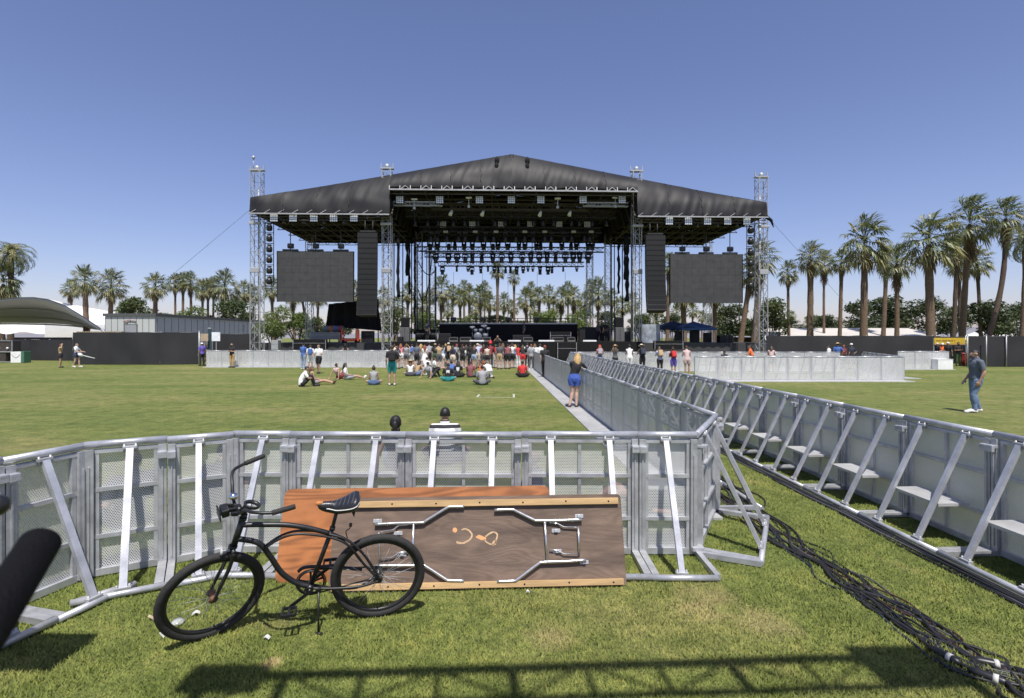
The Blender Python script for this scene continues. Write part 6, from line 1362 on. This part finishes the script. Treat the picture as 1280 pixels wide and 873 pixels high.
# saddle
def saddle(u, v):
    # u along from nose (0) to tail (1), v around
    L = .30; x = st_.x+.135-L*u; wd = .030+.098*max(0, (u-.28)/.72)**1.1*(1 if u < .93 else 1-((u-.93)/.07)**2*.35); a = v*2*math.pi
    hgt = .028+.030*u; zc = st_.z+.055-.022*math.sin(u*2.6)+.085*max(0, u-.45)
    e = (max(0, 1-((u-.5)/.5)**6))**.5
    return (x, wd*e*math.cos(a), zc+hgt*e*math.sin(a)*(1.0 if math.sin(a) > 0 else 1.4))
LEATHER = mat('quilted saddle vinyl', (.018, .019, .024), .32, 0, .2, 12, .15, 60)
m = MB(); m.grid(saddle, 28, 24); m.build('saddle', LEATHER, bike)
sd = [o for o in bike.children if o.name.startswith('saddle')][0]
m = MB(); m.tube([Vector(saddle(.22+.75*k/14, .98 if 1 else 0)) for k in range(15)]+[Vector(saddle(.97, q)) for q in (.9, .75, .6)]+[Vector(saddle(.97-.75*k/14, .52)) for k in range(15)], .0042, 6); m.build('piping', mat('white piping', (.7, .7, .68), .5), sd)
m = MB(); m.mat(0)
for q in (.30, .40, .50, .60, .70, .80): m.tube([Vector(saddle(q+.06*(1-abs(k/8-.5)*2), .08+.34*k/8))+Vector((0, 0, .0006)) for k in range(9)], .0018, 5)
m.build('seam', mat('grey thread', (.10, .10, .11), .7), sd)
m = MB(); q = Vector(saddle(.04, .25)); m.rbox(q+Vector((-.005, .0, -.002)), (.05, .034, .02), .008); m.build('torn_nose', mat('torn orange foam', (.42, .17, .05), .85, 0, .3, 60), sd)
m = MB()
for y in (-.025, .025): m.tube([st_+Vector((.10, y, .035)), st_+Vector((0, y, .012)), st_+Vector((-.09, y, .03))], .0038, 6)
m.rbox(st_+Vector((0, 0, .01)), (.05, .06, .03), .006); m.build('rails', BLACKPAINT, sd)
m = MB(); k_ = st_+Vector((-.105, 0, .02)); m.prism([k_+Vector((.02, .02, .01)), k_+Vector((-.03, .02, -.0)), k_+Vector((-.015, .02, -.075))], (0, -.04, 0)); m.build('tag', BLACKPLASTIC, sd)
m = MB(); m.tube(smooth([zb(740, 445), zb(735, 420), zb(748, 410), zb(752, 395)]), .004, 6); m.tube([zb(752, 402), zb(752, 392)], .011, 8); m.build('rear_clip', mat('dark red clip', (.07, .02, .02), .5), bike)
# cranks, chainring, chain
m = MB(); cr_ = BB+Vector((0, -.05, 0))
m.tube([cr_+Vector((.092*math.cos(a), 0, .092*math.sin(a))) for a in [2*math.pi*i/40 for i in range(40)]], .0075, 6, True); m.tube([cr_+Vector((.105*math.cos(a), 0, .105*math.sin(a))) for a in [2*math.pi*i/40 for i in range(40)]], .0045, 4, True)
for k in range(5): a = k*1.2566+.3; m.bar(cr_+Vector((.02*math.cos(a), 0, .02*math.sin(a))), cr_+Vector((.092*math.cos(a), 0, .092*math.sin(a))), .016, .005, (0, 1, 0))
m.build('chainring', BLACKPAINT, bike)
m = MB()
for s in (-1, 1):
    P_ = [cr_+Vector((0, 0, .105*s)), RH+Vector((0, -.05, .045*s))]; m.bar(P_[0], P_[1], .006, .009)
m.tube([RH+Vector((.042*math.cos(a), -.05, .042*math.sin(a))) for a in [2*math.pi*i/20 for i in range(20)]], .005, 5, True); m.build('chain', mat('oily chain', (.05, .045, .04), .45, .6, .3, 40), bike)
m = MB(); g1 = zb(690, 560, -.062); g2 = zb(800, 545, -.062)
m.tube(smooth([cr_+Vector((.09, -.015, .09)), cr_+Vector((0, -.015, .12)), RH+Vector((.12, -.015, .062))]), .013, 8); m.build('chain_guard', BLACKPAINT, bike)
def crank(sgn, foot_):
    y = .062*sgn; a = BB+Vector((0, y, 0)); b = foot_; m = MB(); m.bar(a, b, .022, .012, (0, 1, 0)); m.tube([BB, a], .014, 8); o = m.build('crank', BLACKPAINT, bike)
    p = MB(); q = b+Vector((0, .052*sgn, 0)); 
    p.bar(q+Vector((-.045, -.04, 0)), q+Vector((.045, -.04, 0)), .012, .022); p.bar(q+Vector((-.045, .04, 0)), q+Vector((.045, .04, 0)), .012, .022); p.bar(q+Vector((-.045, -.04, 0)), q+Vector((-.045, .04, 0)), .012, .024); p.bar(q+Vector((.045, -.04, 0)), q+Vector((.045, .04, 0)), .012, .024); p.bar(b, q+Vector((0, .04*sgn, 0)), .016); p.build('pedal', BLACKPLASTIC, o)
pe = bk(359, 763, .085); dv = (pe-BB); dv.y = 0; dv = dv.normalized()*.165
crank(1, BB+dv+Vector((0, .07, 0))); crank(-1, BB-dv+Vector((0, -.07, 0)))
m = MB(); kb = BB+Vector((-.06, .03, -.01)); kw = gnd(398, 793)-B0_; kf = Vector((kw.dot(Bu), kw.dot(Bv), kw.dot(Bw))); m.tube([kb, kf], .0075, 8); m.rbox(kb, (.04, .03, .03), .005); m.tube([kf+Vector((.02, 0, .01)), kf+Vector((-.03, 0.01, .008))], .009, 6); m.build('kickstand', BLACKPAINT, bike)
# steering group
def steer(mb, name, m_, parent=None): 
    o = mb.build(name, m_, parent or bike)
    if parent is None: o.matrix_local = SM
    return o
fk = MB(); cw = HB-AX*.045
for s in (-1, 1): fk.tube(smooth([cw+Vector((0, .045*s, -.0)), cw-AX*.12+Vector((.0, .047*s, 0)), FH+AX*.10+Vector((-.012, .052*s, 0)), FH+Vector((0, .054*s, 0))]), [.0135]*13+[.011]*6, 10)
fk.tube([cw+Vector((0, -.05, 0)), cw+Vector((0, .05, 0))], .017, 8); fk.tube([cw, HB], .020, 10); fk.tube([HT, HT+AX*.02], .026, 12); fk.tube([HB-AX*.03, HB-AX*.012], .026, 12); steer(fk, 'fork', BLACKPAINT)
hbm = MB(); S0 = HT+AX*.085; hbm.tube([HT, HT+AX*.09], .0135, 10); hbm.tube([HT+AX*.02, HT+AX*.045], .022, 10); S1 = S0+Vector((.045, 0, .015)); hbm.tube([S0-AX*.02, S1], .019, 10); hbm.tube([S1-Vector((0, .03, 0)), S1+Vector((0, .03, 0))], .022, 10)
ends = {}
pts = [S1]
for s in (1, -1):
    E_ = HT+Vector((-.239, .349*s, .246)); dE = Vector((-.125, .02*s, .012)); G0 = E_-dE
    P_ = smooth([S1, S1+Vector((.015, .07*s, .015)), S1+Vector((.0, .17*s, .10)), G0+Vector((.10, -.06*s, .0)), G0, E_]); hbm.tube(P_, .0112, 10); ends[s] = (G0, E_)
ho = steer(hbm, 'handlebar', BLACKPAINT)
for s in (1, -1): 
    G0, E_ = ends[s]; g_ = MB(); d = (E_-G0).normalized(); g_.tube([G0-d*.01, G0, E_, E_+d*.008], [.0165, .0175, .0175, .014], 12); g_.build('grip', RUBBER, ho)
bl = MB(); bc = S1+Vector((.015, -.075, .06)); bl.lathe([(.028, -.012), (.030, 0), (.027, .012), (.016, .022), (.001, .025)], 18, None, bc); steer(bl, 'bell', CHROME)
cu = MB(); cc = S1+Vector((-.06, .10, .075)); cu.tube([cc+Vector((.042*math.cos(a), .042*math.sin(a), .018*math.cos(a))) for a in [2*math.pi*i/28 for i in range(28)]], .008, 6, True, [1.9]*28); cu.bar(S1+Vector((0, .06, .02)), cc+Vector((.04, -.01, .01)), .012); steer(cu, 'cup_ring', BLACKPLASTIC)
li = MB(); lc = S1+Vector((.09, 0.0, .02)); li.rbox(lc, (.05, .09, .055), .01); li.bar(S1, lc, .022); li.rbox(lc+Vector((.035, 0, -.01)), (.008, .10, .07), .003); li.bar(S1+Vector((.02, -.05, 0)), S1+Vector((.07, -.06, .015)), .02); li.bar(S1+Vector((.02, .05, 0)), S1+Vector((.06, .06, .02)), .022); steer(li, 'front_bracket', BLACKPLASTIC)
rf = MB(); rc = cw+Vector((.075, .03, .035)); rf.bar(cw+Vector((.01, 0, .0)), rc, .012); rf.lathe([(.001, .008), (.022, .006), (.024, -.004), (.001, -.006)], 14, Matrix.Rotation(R(75), 3, 'Y'), rc); steer(rf, 'reflector', mat('clear reflector', (.42, .42, .42), .25))

# ------------------------------------------------------------------ the two folding tables on their sides
def tbasis(p0, p1, lean):
    x = (p1-p0).normalized(); n = Vector((x.y, -x.x, 0)); up = Z*math.cos(lean)-n*math.sin(lean); return x, up, x.cross(up)     # normal towards the camera
p0, p1 = gnd(410, 741.5), gnd(783.5, 733); tx, tu, tn = tbasis(p0, p1, R(17)); TM = basis((tx, tu, tn), p0+Vector((0, 0, .004))); TI = TM.inverted(); TWd = (p1-p0).length
BRN = mat('weathered brown plywood', (.140, .096, .070), .72, 0, .40, 3.2, .12, 50, stretch=(.5, 2.2, 1)); PINE = mat('worn pine batten', (.44, .29, .135), .7, 0, .28, 5, .15, 40, stretch=(.4, 4, 4))
def woodgrain(m, k=9, dark=.62):
    n = m.node_tree.nodes; L = m.node_tree.links; tc = n.new('ShaderNodeTexCoord'); mp = n.new('ShaderNodeMapping'); mp.inputs['Scale'].default_value = (.35, 1.5, 1)
    L.new(tc.outputs['Object'], mp.inputs[0]); nz = n.new('ShaderNodeTexNoise'); nz.inputs['Scale'].default_value = 2.2; nz.inputs['Detail'].default_value = 2; nz.inputs['Distortion'].default_value = .6; L.new(mp.outputs[0], nz.inputs['Vector'])
    a = n.new('ShaderNodeMath'); a.operation = 'MULTIPLY'; a.inputs[1].default_value = k*2; L.new(nz.outputs['Fac'], a.inputs[0]); s = n.new('ShaderNodeMath'); s.operation = 'SINE'
    b = n.new('ShaderNodeMath'); b.operation = 'MULTIPLY'; b.inputs[1].default_value = 3.0; L.new(a.outputs[0], b.inputs[0]); L.new(b.outputs[0], s.inputs[0])
    mr = n.new('ShaderNodeMapRange'); mr.inputs[1].default_value = -1; mr.inputs[2].default_value = 1; mr.inputs[3].default_value = dark; mr.inputs[4].default_value = 1.12; L.new(s.outputs[0], mr.inputs[0])
    mx = n.new('ShaderNodeMix'); mx.data_type = 'RGBA'; mx.blend_type = 'MULTIPLY'; mx.inputs[0].default_value = 1; src = n['Principled BSDF'].inputs['Base Color'].links[0].from_socket
    L.new(src, mx.inputs[6]); L.new(mr.outputs[0], mx.inputs[7]); L.new(mx.outputs[2], n['Principled BSDF'].inputs['Base Color']); return m
woodgrain(BRN, 17, .90)
ORG = woodgrain(mat('orange varnished plywood', (.36, .135, .042), .48, 0, .15, 3, .05, 60), 11, .64)
def tp(px, py, off=0):                              # pixel -> table coordinates at height off above the board face
    o = TI @ CAMP; d = (TI.to_3x3() @ ray(px, py)); t = (off-o.z)/d.z; return o+d*t
tc_ = [tp(783.5, 733), tp(410, 741.5), tp(411, 623), tp(771.5, 617)]
hh_ = min(tc_[2].y, tc_[3].y); BT = .019
table = thing('folding_table', 'brown folding table on its side showing folded metal legs and orange paint marks', 'table'); table.matrix_world = TM
def rrect(x0, y0, x1, y1, r, n=6):
    P_ = []
    for cx, cy, a0 in ((x1-r, y1-r, 0), (x0+r, y1-r, 90), (x0+r, y0+r, 180), (x1-r, y0+r, 270)):
        for k in range(n+1): a = R(a0+90*k/n); P_.append(Vector((cx+r*math.cos(a), cy+r*math.sin(a), 0)))
    return P_
W_ = TWd
m = MB(); m.prism([p+Vector((0, 0, -BT)) for p in rrect(0, 0, W_, hh_, .035)], (0, 0, BT)); m.build('table_top', BRN, table)
for y0, y1 in ((.012, .062), (hh_-.085, hh_-.03)):
    m = MB(); m.rbox((W_/2, (y0+y1)/2, .0165), (W_-.06, y1-y0, .033), .004); b_ = m.build('batten', PINE, table)
    k = MB()
    for q in range(7): k.lathe([(.001, .0035), (.007, .002), (.008, 0)], 10, None, (.12+q*(W_-.24)/6, (y0+y1)/2+.004*math.sin(q*3), .033))
    k.build('screw', BLACK, b_)
def z2(x, y, off=.03): return tp(440+x/3.118, 500+y/3.118, off)
TUBE = mat('table leg steel', (.60, .60, .60), .3, .85, .1, 20)
def legset(up_, lo_, x0, x1):
    m = MB(); m.tube(smooth(up_, 4), .0135, 10); m.tube(smooth(lo_, 4), .0135, 10); m.tube([x0, x1], .0115, 10); return m.build('leg', TUBE, table)
lg1 = legset([z2(555, 430), z2(622, 428), z2(640, 434), z2(705, 466), z2(725, 471), z2(800, 470), z2(897, 467)], [z2(565, 708), z2(628, 706), z2(645, 700), z2(725, 640), z2(745, 633), z2(830, 630), z2(912, 624)], z2(751, 470), z2(762, 633))
lg2 = legset([z2(437, 416), z2(385, 417), z2(365, 424), z2(290, 470), z2(270, 479), z2(180, 481), z2(88, 486)], [z2(437, 706), z2(380, 704), z2(362, 697), z2(292, 652), z2(272, 646), z2(180, 646), z2(95, 647)], z2(240, 480), z2(236, 646))
for lg, br, pl in ((lg1, [(770, 478), (800, 482), (825, 495), (882, 497)], [(885, 453), (905, 633), (795, 510), (800, 590)]), (lg2, [(220, 487), (182, 490), (160, 507), (104, 516)], [(100, 472), (100, 655), (180, 520), (195, 603)])):
    m = MB(); m.tube([z2(x, y, .024) for x, y in br], .006, 6); m.tube([z2(x, y+105, .024) for x, y in br], .006, 6); a, b = br[-1]; m.tube([z2(a, b, .03), z2(a+4, b+100, .03)], .010, 8); m.build('brace', TUBE, lg)
    for x, y in pl: m = MB(); m.rbox(z2(x, y, .004), (.075, .032, .008), .002); m.rbox(z2(x, y, .014), (.03, .026, .02), .003); m.build('hinge_plate', STEEL, lg)
SPRAY = mat('orange spray paint', (.50, .34, .20), .8, 0, .35, 40); SPRAY2 = mat('strong orange spray paint', (.66, .34, .15), .8, 0, .1, 30)
def z3(x, y): return tp(550+x/12.8, 640+y/12.8, .0012)
m = MB()
def flat(pts, w): 
    P_ = smooth(pts, 5); n = len(P_); vs = []
    for i, p in enumerate(P_):
        d = (P_[min(i+1, n-1)]-P_[max(i-1, 0)]).normalized(); s = Vector((-d.y, d.x, 0)); ww = w[0]+(w[1]-w[0])*i/(n-1); vs += [p+s*ww, p-s*ww]
    m._a(vs, [(2*i, 2*i+1, 2*i+3, 2*i+2) for i in range(n-1)], False)
m.cur = 0; flat([z3(345, 290), z3(400, 272), z3(470, 305), z3(512, 370), z3(480, 440), z3(400, 490), z3(330, 500), z3(260, 485)], (.006, .009)); 
flat([z3(725, 400), z3(790, 350), z3(860, 325), z3(915, 360), z3(905, 430), z3(870, 520), z3(800, 515), z3(740, 480), z3(705, 440)], (.007, .006)); m.poly([z3(850, 470), z3(905, 430), z3(895, 530), z3(810, 535)])
m.cur = 1; m.poly([z3(200+38*math.cos(a)+38, 292+40*math.sin(a)) for a in [2*math.pi*k/14 for k in range(14)]]); m.poly([z3(x, y) for x, y in ((565, 405), (620, 365), (660, 380), (740, 415), (735, 445), (660, 455))])
m.build('paint_mark', [SPRAY, SPRAY2], table)
q0, q1 = gnd(343, 729.5), gnd(690, 722); ox, ou, on = tbasis(q0, q1, R(19)); OM = basis((ox, ou, on), q0+Vector((0, 0, .004)))
ply = thing('plywood_table', 'orange varnished plywood table top leaning behind the brown one', 'table'); ply.matrix_world = OM
m = MB(); oh = hh_+.03; m.prism([p+Vector((0, 0, -.019)) for p in rrect(0, 0, 2.44, oh, .06)], (0, 0, .019)); m.build('table_top', ORG, ply)
m = MB(); 
for y in (.05, oh-.05): m.rbox((1.22, y, -.036), (2.38, .05, .033), .004)
m.build('batten', PINE, ply)

# ------------------------------------------------------------------ cables
CBL = mat('black cable jacket', (.016, .016, .017), .5, 0, .3, 10); CBR = mat('dark red cable jacket', (.045, .017, .018), .5, 0, .2, 10); CBB = mat('blue cable jacket', (.022, .032, .05), .5, 0, .2, 10); CBG = mat('grey cable jacket', (.085, .085, .09), .5, 0, .2, 10)
def cable(ctrl, r, m_, lab, grp, ph, spread, lift=0, conn=None):
    P_ = smooth([Vector((x, y, 0)) for x, y in ctrl], 12); n = len(P_); out_ = []
    for i, p in enumerate(P_):
        d = (P_[min(i+1, n-1)]-P_[max(i-1, 0)]).normalized(); s = Vector((-d.y, d.x, 0)); k = i*.055
        o = spread*(noise.noise(Vector((k*1.6, ph*3.1, 0)))*1.1+ .55*math.sin(ph*2.4+k*.9)); out_.append(p+s*o+Vector((0, 0, r+lift+.018*max(0, noise.noise(Vector((k*3, ph, 9)))))))
    t = MB().tube(out_, r, 7).build('cable', m_); tag(t, lab, 'cable', grp)
    if conn:
        c = MB(); w = MB()
        for u_ in conn:
            i = int(u_*(n-2)); d = (out_[i+1]-out_[i]).normalized(); a = out_[i]; MB().tube([a-d*.10, a-d*.06, a+d*.06, a+d*.10], [r*1.3, r*2.1, r*2.1, r*1.3], 10).build('connector', BLACKPLASTIC, t); MB().tube([a+d*.018, a+d*.045], r*2.3, 10).build('white_tape', mat('grubby white tape', (.5, .49, .46), .7), t)
    return t
main = [gnd(x, y) for x, y in ((880, 590), (905, 610), (940, 645), (990, 682), (1040, 715), (1100, 752), (1160, 793), (1220, 832), (1290, 868), (1380, 930))]
main = [(p.x, p.y) for p in main]
for i in range(17):
    m_, lab = (CBL, 'black cable in the thick bundle running diagonally over the lawn')
    if i in (3, 11): m_, lab = CBR, 'dark red cable in the thick bundle running diagonally over the lawn'
    if i in (6, 16): m_, lab = CBB, 'blue cable in the thick bundle running diagonally over the lawn'
    if i in (9, 13, 18): m_, lab = CBG, 'grey cable in the thick bundle running diagonally over the lawn'
    cn = None
    if i in (1, 8): cn = {1: (.80, .87), 8: (.76, .835)}[i]; lab = {1: 'black cable with white-taped connectors nearest the bottom right corner', 8: 'black cable with white-taped connectors on the upper side of the bundle'}[i]
    cable(main, .013 if cn else random.uniform(.006, .0105), m_, lab, 'cables over the lawn', i*1.37, .19 if i % 4 else .27, .006*(i % 3), cn)
def wall_off(y, o): return (rx_(y)-.60-o, y)
for i in range(10):
    c = [wall_off(y, .055+.012*i) for y in (2.0, 3.2, 4.5, 6, 7.5, 9, 11, 13, 16)]
    cable(c, random.uniform(.008, .012), CBB if i == 4 else CBG if i in (2, 7) else CBL, ('blue' if i == 4 else 'grey' if i in (2, 7) else 'black')+' cable along the foot of the right lane barriers', 'cables along the right lane barriers', 40+i*1.7, .045, .01*(i % 3))
# ------------------------------------------------------------------ near tube, overhead truss, litter
t0 = at(52, 676, .80); t1 = at(-52, 842, .62)
t = thing('padded_tube', 'blurred thick black tube slanting in at the lower left corner', 'tube', t1+(t1-t0)*6)
dd = (t0-t1); m = MB(); L0 = t.location; ax_ = dd.normalized(); m.tube([(t0-ax_*0)-L0-dd*7, t0-L0-ax_*.004, t0-L0], [.0265, .0265, .0245], 24); m.build('padding', mat('black foam padding', (.0035, .0035, .004), .8, 0, .3, 20, .3, 200, .1, .15), t)
m = MB(); m.lathe([(.024, 0), (.021, .0012), (.001, .0012)], 24, dd.to_track_quat('Z', 'Y').to_matrix(), t0-L0); m.build('end_cap', BLACKPLASTIC, t)
n0 = at(-4, 632, .95); t = thing('rubber_ball', 'small blurred black ball at the left edge above the thick tube', 'knob', Vector((n0.x-.35, n0.y-.25, 0))); L0 = t.location
MB().ball(n0-L0, .019, 14, 10).build('ball', BLACKPLASTIC, t); MB().tube([n0-L0, (-.05, 0, 1.2), (0, 0, 0)], .012, 8).build('stem', BLACKPAINT, t)
# truss frame that throws the shadow across the foot of the picture
HZ = 6.4; sh = Vector((-sdir.x/sdir.z*HZ, -sdir.y/sdir.z*HZ, 0))
a, b = gnd(1168, 820)-sh, gnd(262, 848)-sh
t = thing('scaffold_tower', 'overhead scaffold frame behind the camera whose lattice shadow falls on the near lawn', 'scaffold', Vector((a.x, a.y, 0))); O2 = Vector((a.x, a.y, 0)); a0 = Vector((0, 0, HZ)); b0 = b-O2+Vector((0, 0, HZ))
off = Vector((.015, -.155, 0)); m = MB(); m.bar(a0, b0, .065); m.bar(a0+off*1.9, b0+off*1.9, .045)
n = 10
for k in range(n+1): c = a0.lerp(b0, k/n); m.bar(c, c+off*1.9, .04 if k % 3 else .07)
for k in range(n): c, d = a0.lerp(b0, k/n), a0.lerp(b0, (k+1)/n); m.bar(c, d+off*1.9, .022) if k % 2 else m.bar(c+off*1.9, d, .022)
m.build('lattice', STEEL, t)
xd = (b0-a0).normalized(); m = MB(); m.box(a0+xd*.28+off*.95+Vector((0, 0, .12)), (.55, .34, .2)); m.build('roof_panel', BLACK, t); m = MB(); m.box(b0-xd*.10+off*.4+Vector((0, 0, .1)), (.5, .22, .16)); m.build('lamp_box', BLACK, t)
m = MB()
for q in (a0, b0): m.tube([Vector((q.x*1.0, q.y-2.6, 0))+off, Vector((q.x, q.y-2.6, HZ))+off], .05, 8); m.tube([Vector((q.x, q.y-2.6, HZ))+off, q+off], .05, 8)
m.build('upright', STEEL, t)
b = gnd(40, 815); HZ2 = 2.6; s2 = Vector((-sdir.x/sdir.z*HZ2, -sdir.y/sdir.z*HZ2, 0)); c = b-s2
t = thing('camera_riser', 'dark equipment box on a post left of the camera throwing a shadow at lower left', 'box', Vector((c.x-.4, c.y-.3, 0))); m = MB(); m.rbox((.4, .3, HZ2), (.62, .34, .25), .03); m.build('box', BLACK, t); MB().tube([(.1, .1, 0), (.1, .1, HZ2-.1), (.3, .25, HZ2)], .03, 8).build('post', STEEL, t)
# U-shaped line mark on the lawn
LINE = mat('chalk line', (.42, .44, .33), .9, 0, .2, 12); A, B, C_, D = gnd(599, 493.5), gnd(596.5, 496.8), gnd(642.5, 497.2), gnd(642, 493)
t = thing('line_mark', 'U-shaped white line marked on the lawn', 'marking', B); m = MB()
for p, q, w in ((A, B, .07), (B, C_, .045), (C_, D, .07)): m.bar(p-B+Vector((0, 0, .006)), q-B+Vector((0, 0, .006)), w, .008)
m.build('line', LINE, t)
for x, y, s, kind, lab in ((245, 771, .055, 'scrap', 'small white paper scrap inside the front bicycle wheel'), (333, 802, .05, 'scrap', 'small white curled scrap on the grass below the pedal'), (203, 797, .035, 'scrap', 'small white scrap beside the front tyre'), (660, 744, .03, 'scrap', 'tiny white scrap below the brown table'), (190, 776, .05, 'scrap', 'beige scrap left of the front tyre'), (222, 780, .10, 'lid', 'clear plastic lid lying inside the front bicycle wheel')):
    p = gnd(x, y)
    if kind == 'lid': t = tag(MB().lathe([(.001, .012), (.036, .012), (.038, .002), (.046, .0), (.047, .006), (.039, .014)], 20).build('plastic_lid', mat('cloudy lid', (.40, .42, .40), .25), None, p+Vector((0, 0, .012)), (R(8), R(5), 0)), lab, 'lid')
    else:
        m = MB(); rz = random.uniform(-.6, .6); m.grid(lambda u, v: ((u-.5)*s*math.cos(rz)-(v-.5)*s*.5*math.sin(rz), (u-.5)*s*math.sin(rz)+(v-.5)*s*.5*math.cos(rz), .018+.018*math.sin(u*3+x)+.008*v), 6, 4)
        tag(m.build('paper_scrap', mat('paper', (.52, .52, .50), .8) if 'beige' not in lab else mat('beige paper', (.45, .36, .24), .8), None, p), lab, 'litter')
print('OBJECTS', len(bpy.data.objects))
